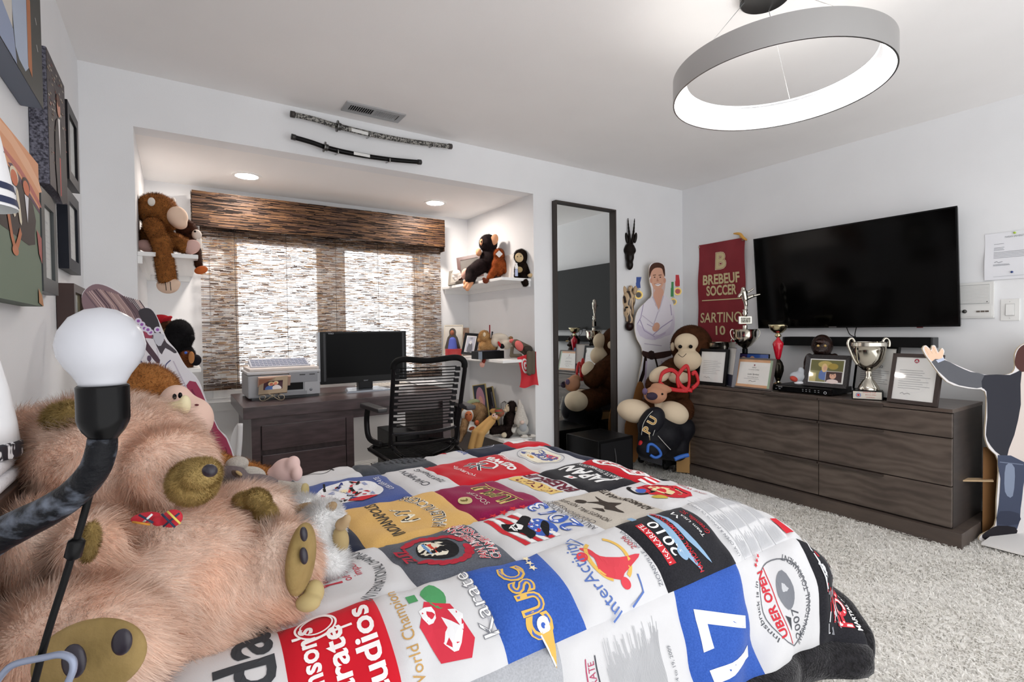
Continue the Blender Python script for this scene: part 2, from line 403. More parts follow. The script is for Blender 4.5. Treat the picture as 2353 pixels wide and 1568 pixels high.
def soft(name, parent, prims, D, m, res=40, k=None, fur=0, width=.0016, n=0, zmin=None, loc=None, **kw):
    V, F = blob(prims, D, res, k, zmin)
    if not n: return put(name, V, F, m, parent, loc=loc)
    SV, SF, SN, ST = strands(V, F, n, fur, width, **kw); BN = vnormals(V, F)
    T = np.concatenate([F[:, [0, 1, 2]], F[:, [0, 2, 3]]])
    return put(name, np.concatenate([V, SV]), np.concatenate([T, SF + len(V)]), [_base.get(m.name, m), m], parent, mi=np.r_[np.zeros(len(T)), np.ones(len(SF))], normals=np.concatenate([BN, SN]), tone=np.concatenate([np.full(len(V), .45), ST]), loc=loc)
def bead(name, parent, u, v, r, D, m, rv=None, rd=None, rot=0):
    s = D/FPX; a = math.radians(rot); X = RT*math.cos(a) + UP*math.sin(a); Y = UP*math.cos(a) - RT*math.sin(a)
    mb = MB(); mb.ell(PD(u, v, D), (r*s, (rv or r)*s, (rd or r)*s), 14, 8, np.stack([X, Y, FW])); return mb.build(name, m, parent)

# ------------------------------------------------------------------ the room
XL, XR, YB, YN, H = -.362, 4.03, 3.152, 4.20, 2.475
NL, NR, NZ, YF = -.155, 2.287, 2.2075, -1.3
wallm = mat('#e9eaec', .85, c2='#e6e7e9', scale=3, bump=.05, bscale=220)
ceilm = mat('#f1efee', .9, c2='#eeeceb', scale=2, bump=.06, bscale=260)
trimm = mat('#eceded', .45)
whitem = mat('#efefee', .4)
def struct(name, mb, m, parent=None, **k):
    o = mb.build(name, m, parent, smooth=False, **k)
    if parent is None: o['kind'] = 'structure'
    return o
floor = struct('floor', MB().box(XL - .1, XR + .1, -.4, YN + .1, -.1, 0), mat('#eceae5', .95, c2='#f2f0ec', scale=60, bump=.4, bscale=120))
struct('ceiling', MB().box(XL - .1, XR + .1, YF, YB, H, H + .1), ceilm)
struct('wall_left', MB().box(XL - .12, XL, -.3, YB + .12, 0, H), wallm)
struct('wall_right', MB().box(XR, XR + .12, YF, YB + .12, 0, H), wallm)
struct('wall_back', MB().box(XL, NL, YB, YB + .12, 0, H).box(NL, NR, YB, YB + .12, NZ, H).box(NR, XR, YB, YB + .12, 0, H), wallm)
struct('wall_niche_left', MB().box(NL - .12, NL, YB + .12, YN + .1, 0, NZ + .1), wallm)
struct('wall_niche_right', MB().box(NR, NR + .12, YB + .12, YN + .1, 0, NZ + .1), wallm)
struct('ceiling_niche', MB().box(NL, NR, YB + .12, YN + .1, NZ, NZ + .1), ceilm)
WX0, WX1, WZ0, WZ1 = .30, 1.84, .715, 1.93
struct('wall_niche_back', MB().box(NL, WX0, YN, YN + .12, 0, NZ).box(WX1, NR, YN, YN + .12, 0, NZ).box(WX0, WX1, YN, YN + .12, 0, WZ0).box(WX0, WX1, YN, YN + .12, WZ1, NZ), wallm)
win = struct('window_1', MB().box(WX0, WX0 + .05, YN + .02, YN + .1, WZ0, WZ1).box(WX1 - .05, WX1, YN + .02, YN + .1, WZ0, WZ1)
   .box(WX0 + .05, WX1 - .05, YN + .02, YN + .1, WZ1 - .05, WZ1).box(WX0 + .05, WX1 - .05, YN + .02, YN + .1, WZ0, WZ0 + .04).box(.98, 1.13, YN + .02, YN + .1, WZ0 + .04, WZ1 - .05), trimm)
for a, b in ((WX0 + .05, .98), (1.13, WX1 - .05)):
    struct('sash', MB().box(a, a + .035, YN + .04, YN + .08, WZ0 + .04, WZ1 - .05).box(b - .035, b, YN + .04, YN + .08, WZ0 + .04, WZ1 - .05)
       .box(a + .035, b - .035, YN + .04, YN + .08, WZ0 + .04, WZ0 + .08).box(a + .035, b - .035, YN + .04, YN + .08, WZ1 - .09, WZ1 - .05), whitem, win)
    struct('pane', MB().box(a + .035, b - .035, YN + .058, YN + .062, WZ0 + .08, WZ1 - .09), glassmat(), win)
tr = struct('trim_1', MB().box(.14, 2.0, YN - .02, YN, WZ0 - .095, WZ0 - .06).box(.16, 1.98, YN - .035, YN, WZ0 - .06, WZ0 - .03).box(.12, 2.02, YN - .06, YN, WZ0 - .03, WZ0), trimm)
struct('trim_2', MB().box(WX0 - .09, WX0, YN - .018, YN, WZ0, WZ1 + .09).box(WX1, WX1 + .09, YN - .018, YN, WZ0, WZ1 + .09).box(WX0, WX1, YN - .018, YN, WZ1, WZ1 + .09), trimm)
def base(name, pts):
    mb = MB()
    for (x0, y0, x1, y1, nx, ny) in pts:
        for t, z0, z1 in ((.014, 0, .075), (.009, .075, .09), (.005, .09, .1)):
            mb.box(min(x0, x1 + nx*t) if nx else x0, max(x0, x1 + nx*t) if nx else x1, min(y0, y1 + ny*t) if ny else y0, max(y0, y1 + ny*t) if ny else y1, z0, z1)
    struct(name, mb, trimm)
base('baseboard_back', [(XL, YB, NL, YB, 0, -1), (NR, YB, XR, YB, 0, -1)])
base('baseboard_right', [(XR, -.4, XR, YB - .014, -1, 0)])
base('baseboard_left', [(XL, -.3, XL, YB - .014, 1, 0)])
base('baseboard_niche', [(NL, YN, NR, YN, 0, -1)])

# shag pile
def pile():
    n = 120000
    x = rng.uniform(1.15, 4.02, n*2); y = rng.uniform(-.38, 3.14, n*2)
    k = ~((x > 3.43) & (x < 3.9) & (y > .97) & (y < 2.6)) & ((x > 1.65) | (y < .95)) & ~((x > 2.6) & (y > 2.75) & (rng.random(2*n) < .5))
    x, y = x[k][:n], y[k][:n]; n = len(x); a = rng.uniform(0, 6.283, n); lean = rng.uniform(.2, 1.1, n); L = rng.uniform(.011, .022, n); w = rng.uniform(.003, .0055, n)
    a = a*.6 + 2.5*np.sin(x*9 + 2*np.sin(y*7)) ; d = np.stack([np.cos(a), np.sin(a)], 1)
    p = np.stack([x, y, np.zeros(n)], 1); h = np.stack([d[:, 1], -d[:, 0], np.zeros(n)], 1)*w[:, None]/2
    o = np.concatenate([d*(np.sin(lean)*L)[:, None]*.5, (np.cos(lean*.5)*L*.62)[:, None]], 1); t = np.concatenate([d*(np.sin(lean)*L*1.5)[:, None], (np.cos(lean)*L*.85)[:, None]], 1)
    V = np.stack([p - h, p + h, p + o - h, p + o + h, p + t - h*.6, p + t + h*.6], 1).reshape(-1, 3); b = np.arange(n)[:, None]*6
    F = np.concatenate([b + [0, 1, 3, 2], b + [2, 3, 5, 4]]); tone = np.repeat(rng.random(n), 6)
    nn = np.stack([rng.normal(0, .3, n), rng.normal(0, .3, n), np.ones(n)], 1); nn /= np.linalg.norm(nn, axis=1)[:, None]
    put('carpet_pile', V, F, mat('#fbf9f4', .95, fur=.1, spec=.1, thru=.2, air=.15, name='shag_wool'), floor, normals=np.repeat(nn, 6, 0), tone=tone, kind='stuff')
pile()

# ceiling register
t = thing('ceiling_vent', 'silver louvred air vent set in the ceiling above the swords', 'air vent', (1.0, 2.98, H))
vm = mat('#b9babb', .35, .6)
VX0, VX1, VY0, VY1 = .83, 1.178, 2.91, 3.045
MB().box(VX0, VX1, VY0, VY0 + .03, H - .008, H).box(VX0, VX1, VY1 - .03, VY1, H - .008, H).box(VX0, VX0 + .03, VY0 + .03, VY1 - .03, H - .008, H).box(VX1 - .03, VX1, VY0 + .03, VY1 - .03, H - .008, H).box(.998, 1.008, VY0 + .03, VY1 - .03, H - .008, H).build('frame', vm, t, smooth=False)
MB().box(VX0 + .03, VX1 - .03, VY0 + .03, VY1 - .03, H - .002, H - .0005).build('duct', mat('#1e1e1e', .8), t, smooth=False)
for i in range(22):
    x = (VX0 + .036 + i*.0127) if i < 11 else (1.012 + (i - 11)*.0127); s = .006 if i < 11 else -.006
    MB().hexa([(x, VY0 + .03, H - .008), (x + .003, VY0 + .03, H - .008), (x, VY1 - .03, H - .008), (x + .003, VY1 - .03, H - .008), (x + s, VY0 + .03, H - .002), (x + s + .003, VY0 + .03, H - .002), (x + s, VY1 - .03, H - .002), (x + s + .003, VY1 - .03, H - .002)]).build('slat', vm, t, smooth=False)

# recessed lamps
for i, (x, y) in enumerate(((.409, 3.757), (1.764, 3.775))):
    t = thing('recessed_light', ('recessed ceiling light over the left-hand shelves of the window niche', 'recessed ceiling light over the right-hand shelves of the window niche')[i], 'ceiling light', (x, y, NZ), 'recessed lights in the niche ceiling')
    MB().lathe([(.068, -.001), (.068, -.006), (.088, -.006), (.09, -.001), (.068, -.001)], (x, y, NZ), 32).build('trim_ring', whitem, t, ang=.6)
    MB().lathe([(0, -.0025), (.068, -.0025), (.068, -.001), (0, -.001)], (x, y, NZ), 32).build('bulb', mat('#fff3e8', .5, emit=170), t, smooth=False)

# ring pendant
RC = (1.945, 1.085); RZ0, RZ1 = 2.075, 2.165
t = thing('ring_pendant', 'brushed metal ring pendant lamp with a glowing white underside', 'pendant lamp', (RC[0], RC[1], RZ0))
brush = mat('#b9b9b9', .24, 1, bump=.04, bscale=60, stretch=(1, 1, 30), aniso=.6)
MB().lathe([(.378, RZ0), (.378, RZ1), (.372, RZ1), (.372, RZ0), (.378, RZ0)], (*RC, 0), 96).build('outer_band', brush, t, ang=.6)
MB().lathe([(.337, RZ0 + .052), (.329, RZ0 + .078), (.325, RZ0 + .078), (.333, RZ0 + .052), (.337, RZ0 + .052)], (*RC, 0), 96).build('inner_band', mat('#dedede', .3), t, ang=.6)
MB().lathe([(.325, RZ1), (.378, RZ1), (.378, RZ1 + .002), (.325, RZ1 + .002), (.325, RZ1)], (*RC, 0), 96).build('top_cover', brush, t, ang=.6)
MB().lathe([(.372, RZ0 + .003), (.355, RZ0 + .022), (.345, RZ0 + .038), (.337, RZ0 + .052)], (*RC, 0), 96, caps=False).build('diffuser', mat('#ffffff', .5, emit=9), t)
MB().lathe([(.33, RZ1 + .0025), (.366, RZ1 + .0025)], (*RC, 0), 96, caps=False).build('added_up_light', mat('#fffaf2', .5, emit=3.5), t)  # unseen glowing strip added on top of the ring to brighten the ceiling
CZ = (1.946, 1.13)
MB().lathe([(.085, H - .028), (.09, H - .024), (.09, H), (.0, H)], (*CZ, 0), 48).build('canopy', mat('#5c5c5c', .25, 1), t, ang=.6)
for a in (20, 140, 260):
    a = math.radians(a); MB().tube([(RC[0] + .342*math.cos(a), RC[1] + .342*math.sin(a), RZ1), (CZ[0] + .07*math.cos(a), CZ[1] + .07*math.sin(a), H - .02)], .0012, 6).build('cable', mat('#c8c8c8', .3, .8), t)

# bamboo shade
def reed_rows(mb, x0, x1, z0, z1, y, rows, th, seg, fill, wob=.0012):
    out = [MB(), MB(), MB()]
    for i in range(rows):
        z = z0 + (z1 - z0)*(i + .5)/rows; x = x0
        while x < x1 - .004:
            l = random.uniform(*seg); e = min(x + l, x1)
            if random.random() < fill:
                r = random.random(); k = 0 if r < .34 else 1 if r < .66 else 2
                w = th*random.uniform(.55, 1.3); dz = random.uniform(-wob, wob); dz2 = random.uniform(-wob, wob); q = random.uniform(0, .004)
                out[k].hexa([(x, y - q - .0016, z + dz - w/2), (e, y - q - .0016, z + dz2 - w/2), (x, y - q, z + dz - w/2), (e, y - q, z + dz2 - w/2), (x, y - q - .0016, z + dz + w/2), (e, y - q - .0016, z + dz2 + w/2), (x, y - q, z + dz + w/2), (e, y - q, z + dz2 + w/2)])
            x = e + random.uniform(0, .004)
    return out
def join_put(name, mbs, mats, parent, **k):
    V = []; F = []; mi = []; n = 0
    for j, m in enumerate(mbs):
        if not m.V: continue
        v = np.concatenate(m.V); V.append(v); F.append(np.array(m.F) + n); mi += [j]*len(m.F); n += len(v)
    return put(name, np.concatenate(V), np.concatenate(F), mats, parent, smooth=False, mi=mi, **k)
reedm = [mat('#1a100b', .6), mat('#442917', .55), mat('#6c4a2a', .55)]
reedl = [mat('#3a2416', .6), mat('#7c5636', .55, thru=.3), mat('#c0a27c', .5, thru=.6)]
t = thing('bamboo_shade', 'dark brown woven bamboo roller shade covering the window', 'window shade', (1.05, 4.12, .78))
S0, S1, SZ0, SZ1 = .15, 1.968, .775, 1.93
join_put('reed_screen', reed_rows(None, S0, S1, SZ0 + .04, SZ1, 4.125, 200, .0041, (.015, .08), .68), reedl, t, kind='stuff')
join_put('bottom_band', reed_rows(None, S0, S1, SZ0, SZ0 + .045, 4.125, 16, .0032, (.05, .2), .97), reedm, t, kind='stuff')
join_put('top_band', reed_rows(None, S0, S1, SZ1 - .08, SZ1 + .1, 4.122, 60, .0034, (.05, .2), .93), reedm, t, kind='stuff')
for i in range(20):
    x = S0 + .012 + i*(S1 - S0 - .024)/19
    MB().box(x - .0005, x + .0005, 4.119, 4.1205, SZ0, SZ1).build('warp_thread', mat('#b8a58c', .7), t, smooth=False)
for x in (.36, .70, 1.06, 1.40, 1.72): MB().tube([(x, 4.114, SZ0 + .03), (x, 4.114, SZ1)], .0016, 5).build('lift_cord', mat('#453a36', .7), t)
V0, V1, VZ0, VZ1 = .107, 1.98, 1.905, 2.142
MB().box(V0, V1, 4.052, 4.058, VZ0, VZ1).box(V0, V0 + .006, 4.058, 4.16, VZ0 - .035, VZ1).box(V1 - .006, V1, 4.058, 4.16, VZ0 - .035, VZ1).build('valance', mat('#2b1a11', .7, c2='#4d2f19', scale=18, stretch=(1, 1, 14)), t, smooth=False)
join_put('valance_weave', reed_rows(None, V0, V1, VZ0, VZ1, 4.051, 74, .0034, (.04, .16), .9), reedm, t, kind='stuff')
for x0 in (V0 - .001, V1 + .001):
    mbs = reed_rows(None, 0, .1, VZ0 - .035, VZ1, 0, 60, .0034, (.05, .1), .9)
    for m in mbs:
        for v in m.V: v[:, [0, 1]] = v[:, [1, 0]]; v[:, 0] += x0; v[:, 1] += 4.058
    join_put('valance_return', mbs, reedm, t, kind='stuff')

# wall shelves
def shelf(label, x0, x1, z, group):
    t = thing('wall_shelf', label, 'shelf', ((x0 + x1)/2, 3.7, z), group)
    MB().box(x0, x1, 3.19, YN - .001, z - .022, z).build('board', whitem, t, smooth=False, bevel=.003)
    wx = (NL, NL + .02) if x0 < .5 else (NR - .02, NR)
    MB().box(wx[0], wx[1], 3.2, YN - .001, z - .06, z - .022).box(x0 + .02, x1 - .02, YN - .02, YN - .001, z - .06, z - .022).build('cleat', whitem, t, smooth=False)
SHL = [1.595, .99]; SHR = [1.568, .949]
shelf('white shelf under the long-armed brown monkey', NL, .107, SHL[0], 'white niche shelves')
shelf('white shelf under the gorilla in the red-cap toy group', NL, .107, SHL[1], 'white niche shelves')
shelf('white shelf carrying the big-eared chimp and spray bottle', 2.02, NR, SHR[0], 'white niche shelves')
shelf('white shelf with the red flag hanging off it', 2.02, NR, SHR[1], 'white niche shelves')
t = thing('low_cabinet', 'low dark wood cabinet with a white top under the shelves', 'cabinet', (2.17, 3.7, 0))
MB().box(2.03, NR, 3.2, YN - .002, .325, .348).build('top', whitem, t, smooth=False, bevel=.002)
MB().box(2.05, NR, 3.23, YN - .002, .02, .325).build('body', mat('#4d423d', .5), t, smooth=False)

# ------------------------------------------------------------------ bed and T-shirt quilt
QXA, QXB, QTA, QTB, QZ = -.5, 1.42, 1.03, 2.06, .62
_ph = np.random.default_rng(3).uniform(0, 6.28, 12)
def S0q(s, t):
    cs = np.clip(s, QXA, QXB); ct = np.clip(t, QTA, QTB); a_, b_ = s - cs, t - ct; d = np.hypot(a_, b_) + 1e-9
    nx, ny = a_/d, b_/d; c = np.where((a_ > 0) & (b_ < 0), 4*nx*nx*ny*ny, 0)
    r = np.where(b_ > 0, .10, .22)*ny*ny + .22*nx*nx + 1e-6; r = np.where(d < 1e-8, .2, r) + .2*c; am = 1.28 - .15*c
    a = np.minimum(d/r, am); ex = np.maximum(d - am*r, 0); h = r*np.sin(a) + ex*np.cos(am); v = np.minimum(r*(1 - np.cos(a)) + ex*np.sin(am), QZ - .035)
    return np.stack([cs + nx*h, ct + ny*h, QZ - v], -1), d
def qnoise(s, t, d):
    p = _ph; w = .0035*np.sin(9*s + 4*t + p[0]) + .003*np.sin(14*t - 6*s + p[1]) + .0022*np.sin(23*s + 11*np.sin(5*t) + p[2]) + .0016*np.sin(41*t + 9*np.sin(7*s) + p[3]) + .0009*np.sin(83*s - 37*t + 3*np.sin(19*t) + p[4])
    return w + np.clip((d - .15)/.3, 0, 1)*(.014*np.sin(17*s + 3*np.sin(6*t) + p[5]) + .008*np.sin(29*(s - .6*t) + p[6]))
def SQ(s, t, lift=0.):
    s = np.asarray(s, float); t = np.asarray(t, float); e = 2e-3
    P, d = S0q(s, t); a, _ = S0q(s + e, t); b, _ = S0q(s - e, t); c, _ = S0q(s, t + e); g, _ = S0q(s, t - e)
    n = np.cross(a - b, c - g); n /= np.linalg.norm(n, axis=-1)[..., None] + 1e-12
    return P + n*(qnoise(s, t, d) + lift)[..., None]
bed = thing('bed', 'bed covered by the patchwork T-shirt quilt', 'bed', (.55, 1.5, 0))
MB().box(XL + .13, 1.50, .96, 2.04, .12, .34).build('box_spring', mat('#3a3634', .8), bed, smooth=False, bevel=.02)
MB().box(XL + .13, 1.52, .95, 2.05, .34, .585).build('mattress', mat('#d9d8d4', .8), bed, bevel=.04)
for x, y in ((XL + .2, 1.02), (1.42, 1.02), (XL + .2, 1.98), (1.42, 1.98)): MB().box(x - .03, x + .03, y - .03, y + .03, 0, .12).build('leg', mat('#2c2623', .6), bed, smooth=False)

quilt = thing('patchwork_quilt', 'quilt sewn from printed sports T-shirt panels draped over the bed', 'quilt', (.55, 1.5, .62))
def sheet(name, s0, s1, t0, t1, m, lift, edge=.006, ns=None, nt=None):
    ns = ns or max(6, int((s1 - s0)/.016)); nt = nt or max(6, int((t1 - t0)/.016))
    a, b = np.meshgrid(np.linspace(0, 1, ns + 1), np.linspace(0, 1, nt + 1)); ds = np.minimum(a, 1 - a)*(s1 - s0); dt = np.minimum(b, 1 - b)*(t1 - t0)
    puff = edge*(1 - np.exp(-np.minimum(ds, dt)/.012))
    V = SQ(s0 + a*(s1 - s0), t0 + b*(t1 - t0), lift + puff - (.004*(np.minimum(ds, dt) < 1e-9))).reshape(-1, 3); w = ns + 1
    i, j = np.meshgrid(np.arange(ns), np.arange(nt)); q = (j*w + i).ravel(); F = np.stack([q, q + 1, q + w + 1, q + w], 1)
    return put(name, V, F, m, quilt)
sheet('batting', XL + .13, 1.80, .47, 2.36, mat('#c9c9c8', .9), -.012, ns=90, nt=90)
def cloth(c, c2=None): return mat(c, .92, c2=c2 or c, scale=260, bump=.12, bscale=500, sheen=.15, spec=.1) if c2 else mat(c, .92, bump=.1, bscale=520, sheen=.15, spec=.1)
WH = cloth('#d6d6d8'); WH2 = cloth('#d2d1d0')
def patch(s0, s1, t0, t1, m, art=None, cs=None):
    p = sheet('patch', s0, s1, t0, t1, m, 0)
    if art:
        A = Art(); art(A); sc_, tc = cs or (s0 + s1)/2, (t0 + t1)/2
        A.build('print', p, lambda x, y, l: SQ(sc_ - y, tc + x, l), lift=.0070, dl=.00006, maxe=.035, rough=.8)
K, RD, NV, BL, GD, GY = '#1d1d20', '#cf2734', '#2a3a86', '#3f63bd', '#e0b65c', '#8f9299'
def a_sketch(A):
    A.ring(K, -.02, .02, .09, .06, .004); A.line(K, [(-.1, -.03), (0, -.02), (.08, -.04)], .006); A.poly(K, [(-.02, 0), (.01, .03), (.02, -.02)]); A.text(K, 'KENNY', .02, -.075, .05, shear=.2); A.line('#c22f57', [(-.1, .1), (-.04, .09), (.02, .1)], .012)
def a_knit(A):
    for i in range(9):
        for j in range(7): A.line('#22252a', [(-.13 + j*.042, -.11 + i*.026), (-.115 + j*.042, -.1 + i*.026), (-.1 + j*.042, -.11 + i*.026)], .006)
def a_inter2(A): A.text('#33509c', 'InterActivity', -.0, -.05, .05, arc=.3); A.poly(RD, [(-.08, .0), (-.02, .03), (.05, .02), (.1, .04), (.05, -.01), (0, -.0)], 3); A.text('#33509c', '2006', .05, .08, .04)
def a_navy(A):
    A.ring('#d9dbe6', 0, 0, .1, .07, .004); A.line('#d9dbe6', [(-.06, -.03), (-.02, .03), (.03, -.01), (.07, .03)], .006); A.text('#d9dbe6', 'KARATE', 0, -.05, .035); A.line('#d9dbe6', [(-.03, .05), (.04, .05), (.06, .02)], .005)
def a_red1(A): A.text('#f2f2f2', '12', 0, 0, .26, bold=.04)
def a_tiger(A):
    A.poly('#eef0f4', [(-.1, -.07), (-.12, .03), (-.06, .1), (.03, .11), (.1, .06), (.12, -.02), (.06, -.09), (-.03, -.1)], 4)
    r = random.Random(5)
    for i in range(34):
        x, y = r.uniform(-.09, .09), r.uniform(-.08, .09); A.line(r.choice([RD, RD, K, K, NV, '#9aa4c8']), [(x, y), (x + r.uniform(-.03, .03), y + r.uniform(-.012, .02)), (x + r.uniform(-.04, .04), y + r.uniform(-.02, .02))], r.uniform(.005, .012))
    A.poly(RD, [(-.11, -.06), (-.13, 0), (-.1, .04), (-.09, -.01)], 3).star('#f4e8c0', .01, .02, .02, n=8); A.text('#eef0f4', 'USA KARATE', 0, -.115, .03)
def a_champ(A): A.text('#4a4d55', 'CHAMPION', 0, .02, .042, shear=.1, w=.24); A.text('#4a4d55', 'TEAM SPARRING', 0, -.04, .034, shear=.1, w=.25)
def a_red_j(A):
    A.ring('#f2f2f2', .02, 0, .075, .085, .012, 200, 330); A.text('#f2f2f2', 'ozawa', -.0, -.1, .075, bold=.03, arc=-.22, w=.2)
    for p in ([(-.04, .03), (.06, -.02)], [(-.04, -.03), (.05, .05)], [(0, .05), (.03, -.05)], [(.05, .03), (.08, .0), (.05, -.04)]): A.line('#f2f2f2', p, .016); A.line('#22323c', p, .009)
    A.text('#f2f2f2', 'TOURNAMENT', -.01, .1, .026, arc=.14); A.text('#f2f2f2', 'LAS VEGAS', .05, -.155, .03)
def a_oval(A):
    A.ring('#a9abb0', 0, 0, .125, .09, .004); A.ell('#ece6d2', 0, 0, .11, .075); A.poly('#5b6496', [(-.1, 0), (-.06, .03), (.02, .02), (.06, .045), (.1, .03), (.04, -.01), (.08, -.05), (-.02, -.04), (-.07, -.045)], 3)
    A.poly('#d9475a', [(-.09, -.03), (-.03, -.05), (.01, -.035), (-.04, -.01)], 3).ell('#d9a24a', .01, .045, .02, .012)
def a_gold(A):
    A.text('#3c3a38', 'INDIANAPOLIS', 0, .07, .05, bold=.012, arc=None, w=.26); A.text('#f2ead2', 'NY', .0, .005, .075, shear=.25, bold=.03); A.text('#3c3a38', 'NY', .0, .005, .07, shear=.25)
    A.text('#f4efe0', 'HARLEM RUCKERS', 0, -.085, .055, bold=.035, arc=-.24, w=.3); A.text('#3c3a38', 'HARLEM RUCKERS', 0, -.085, .055, bold=.0, arc=-.24, w=.3)
def a_iupui(A):
    A.text('#d9c47a', 'IUPUI', 0, -.02, .085, bold=.035, w=.2); A.text('#2a2d20', 'IUPUI', 0, -.02, .082, bold=.0, w=.19); A.text('#d8cfc0', 'SOCCER', 0, .04, .026, sx=1.4)
    A.line('#d9c47a', [(-.12, -.06), (.12, -.06)], .004); A.ell('#cfc08a', 0, .085, .028, .022).ell('#7a6a3a', .005, .086, .014, .012)
def a_breb(A): A.rect('#e6c67a', -.13, .0, .13, .055); A.text('#6c1f33', 'SOCCER', 0, .027, .055, bold=.02, w=.22); A.text('#6c1f33', 'BREBEUF', 0, -.04, .075, bold=.03, w=.27)
def a_japan(A): A.text('#f2f2f2', 'JAPAN', 0, -.0, .1, bold=.04, shear=.1, w=.24); A.text('#f2f2f2', 'KARATE FEDERATION', 0, -.07, .03, w=.24); A.rect('#f2f2f2', -.02, .055, .03, .085).ell(RD, .005, .07, .011)
def a_canada(A): A.poly('#f2f2f2', [(-.14, 0), (-.09, .05), (0, .035), (.1, .06), (.14, 0), (.08, -.04), (-.08, -.045)], 3); A.poly('#b3202e', [(-.12, 0), (-.08, .035), (0, .02), (.09, .045), (.12, 0), (.07, -.028), (-.07, -.032)], 3); A.text('#f2f2f2', 'CANADA', 0, 0, .045, bold=.02, w=.2)
def a_30(A):
    A.text('#c23a48', 'YEARS', .02, .0, .075, bold=.03, w=.15); A.text('#c23a48', 'of doing the', .03, -.04, .028); A.text('#c23a48', 'impossible', .03, -.065, .028); A.text('#cf4450', '30', -.02, .075, .11, bold=.04)
    A.text('#55585c', 'INTERNATIONAL CHAMPIONSHIPS', .0, -.115, .036, arc=-.19, w=.34); A.ell('#3c3f42', .07, .08, .025, .02)
def a_laurel(A):
    for sgn in (-1, 1):
        for i in range(8):
            a = math.radians(200 + i*18) if sgn < 0 else math.radians(-20 - i*18 + 0)
            a = math.radians(-90 + sgn*(18 + i*17)); A.ell('#b8243a', .0 + .085*math.cos(a), .02 + .078*math.sin(a), .02, .011, math.degrees(a) + 60*sgn)
    A.ell(K, 0, .02, .06, .052).ell('#efe9d6', .006, .03, .05, .036).rect('#d8452f', -.025, .02, .04, .033).rect('#6d9ad0', -.02, .038, .045, .046); A.text('#b8243a', 'ZUIZ', .0, .105, .04, bold=.03)
    A.text('#f0ecec', 'PAN AMERICAN', 0, -.075, .034, bold=.04, arc=-.3, w=.22); A.text('#c8283c', 'PAN AMERICAN', 0, -.075, .034, arc=-.3, w=.22); A.text('#f0ecec', 'CHAMPIONSHIP', 0, -.105, .034, bold=.04, arc=-.3, w=.24); A.text('#c8283c', 'CHAMPIONSHIP', 0, -.105, .034, arc=-.3, w=.24)
def a_2013(A):
    for i in range(6): A.poly(RD if i % 2 == 0 else '#f4f4f4', [(-.1, .10 - i*.02), (.09, .115 - i*.02), (.09, .098 - i*.02), (-.1, .083 - i*.02)])
    A.ell('#3f63bd', -.03, .0, .055, .045); [A.star('#f4f4f4', -.06 + (k % 4)*.022, .02 - (k//4)*.018, .007) for k in range(12)]
    A.poly(K, [(-.08, .07), (-.03, .06), (0, .09), (.04, .085), (.02, .05), (.06, .0), (.03, -.01), (-.01, .03), (-.05, .03)], 3).poly('#f0f0f0', [(-.02, .06), (.01, .08), (.02, .05), (-.005, .035)], 2); A.poly(K, [(-.09, .02), (-.03, .0), (.0, -.03), (-.02, -.035), (-.05, -.015)], 3)
    for i in range(5): A.star(RD, .115, .1 - i*.035, .016)
    for i, (c_, y) in enumerate(zip('2013', (-.02, -.055, -.085, -.11))): pass
    A.text('#3f63bd', '2013', .01, -.075, .085, bold=.03, w=.2); A.text('#f4f4f4', '2013', .01, -.075, .082, bold=-.008, w=.19); A.text('#4a4a50', 'AAU KARATE NATIONAL', 0, -.118, .026, w=.25); A.text('#4a4a50', 'CHAMPIONSHIPS', 0, -.138, .026, w=.2)
def a_tan(A):
    A.text('#3c332c', 'ADAMSON KARATE', 0, -.085, .04, bold=.02, shear=.15, w=.22); A.text('#3c332c', 'MONKEYS WILL NOT BITE', 0, .09, .03, w=.22)
    A.poly('#3c332c', [(-.09, .01), (-.03, .03), (0, .01), (.05, .04), (.03, 0), (.08, -.03), (.01, -.02), (-.02, -.05), (-.03, -.01)], 3).ell('#3c332c', .06, .05, .017, .02).poly('#3c332c', [(-.05, .05), (0, .06), (-.02, .03)])
def a_moto(A):
    A.poly(RD, [(-.11, .02), (0, .06), (.08, .04), (.05, -.04), (-.07, -.06)], 2).poly('#ead9a8', [(-.08, .0), (.02, .03), (.05, .0), (-.03, -.04)], 2); A.line(K, [(-.1, -.02), (0, .04), (.07, .02), (.02, -.05), (-.08, -.03)], .007)
    A.ring(K, .05, .04, .05, .06, .014, 20, 200)
    for i in range(5): A.line(RD if i % 2 else '#f4f4f4', [(.06 + i*.004, -.02 - i*.016), (.13, -.03 - i*.014)], .016)
    A.poly(K, [(.08, -.1), (.14, -.1), (.13, -.13), (.07, -.125)]).ell('#c9b44a', -.05, .07, .03, .02).ell('#4a66b8', .04, .06, .018); A.text('#a5333c', 'BIKE WEEK', -.05, -.085, .025)
def a_adam(A):
    A.text('#f6f0f0', "Adamson's", -.03, .1, .075, bold=.025, w=.28); A.text('#f6f0f0', 'Karate', -.03, .0, .08, bold=.025, w=.22); A.text('#f6f0f0', 'Studios', -.02, -.075, .09, bold=.025, w=.26)
def a_adam2(A):
    A.text('#f6f0f0', "Adamson's", -.02, .055, .05, bold=.025, w=.2); A.text('#f6f0f0', 'Karate', -.02, .01, .055, bold=.025, w=.16); A.text('#f6f0f0', 'Studios', -.015, -.045, .06, bold=.025, w=.2)
    A.ring('#f6f0f0', .075, .03, .028, .038, .004).ring('#f6f0f0', .078, .028, .022, .03, .003); A.line('#f6f0f0', [(.045, .06), (.05, .01), (.052, -.03)], .005)
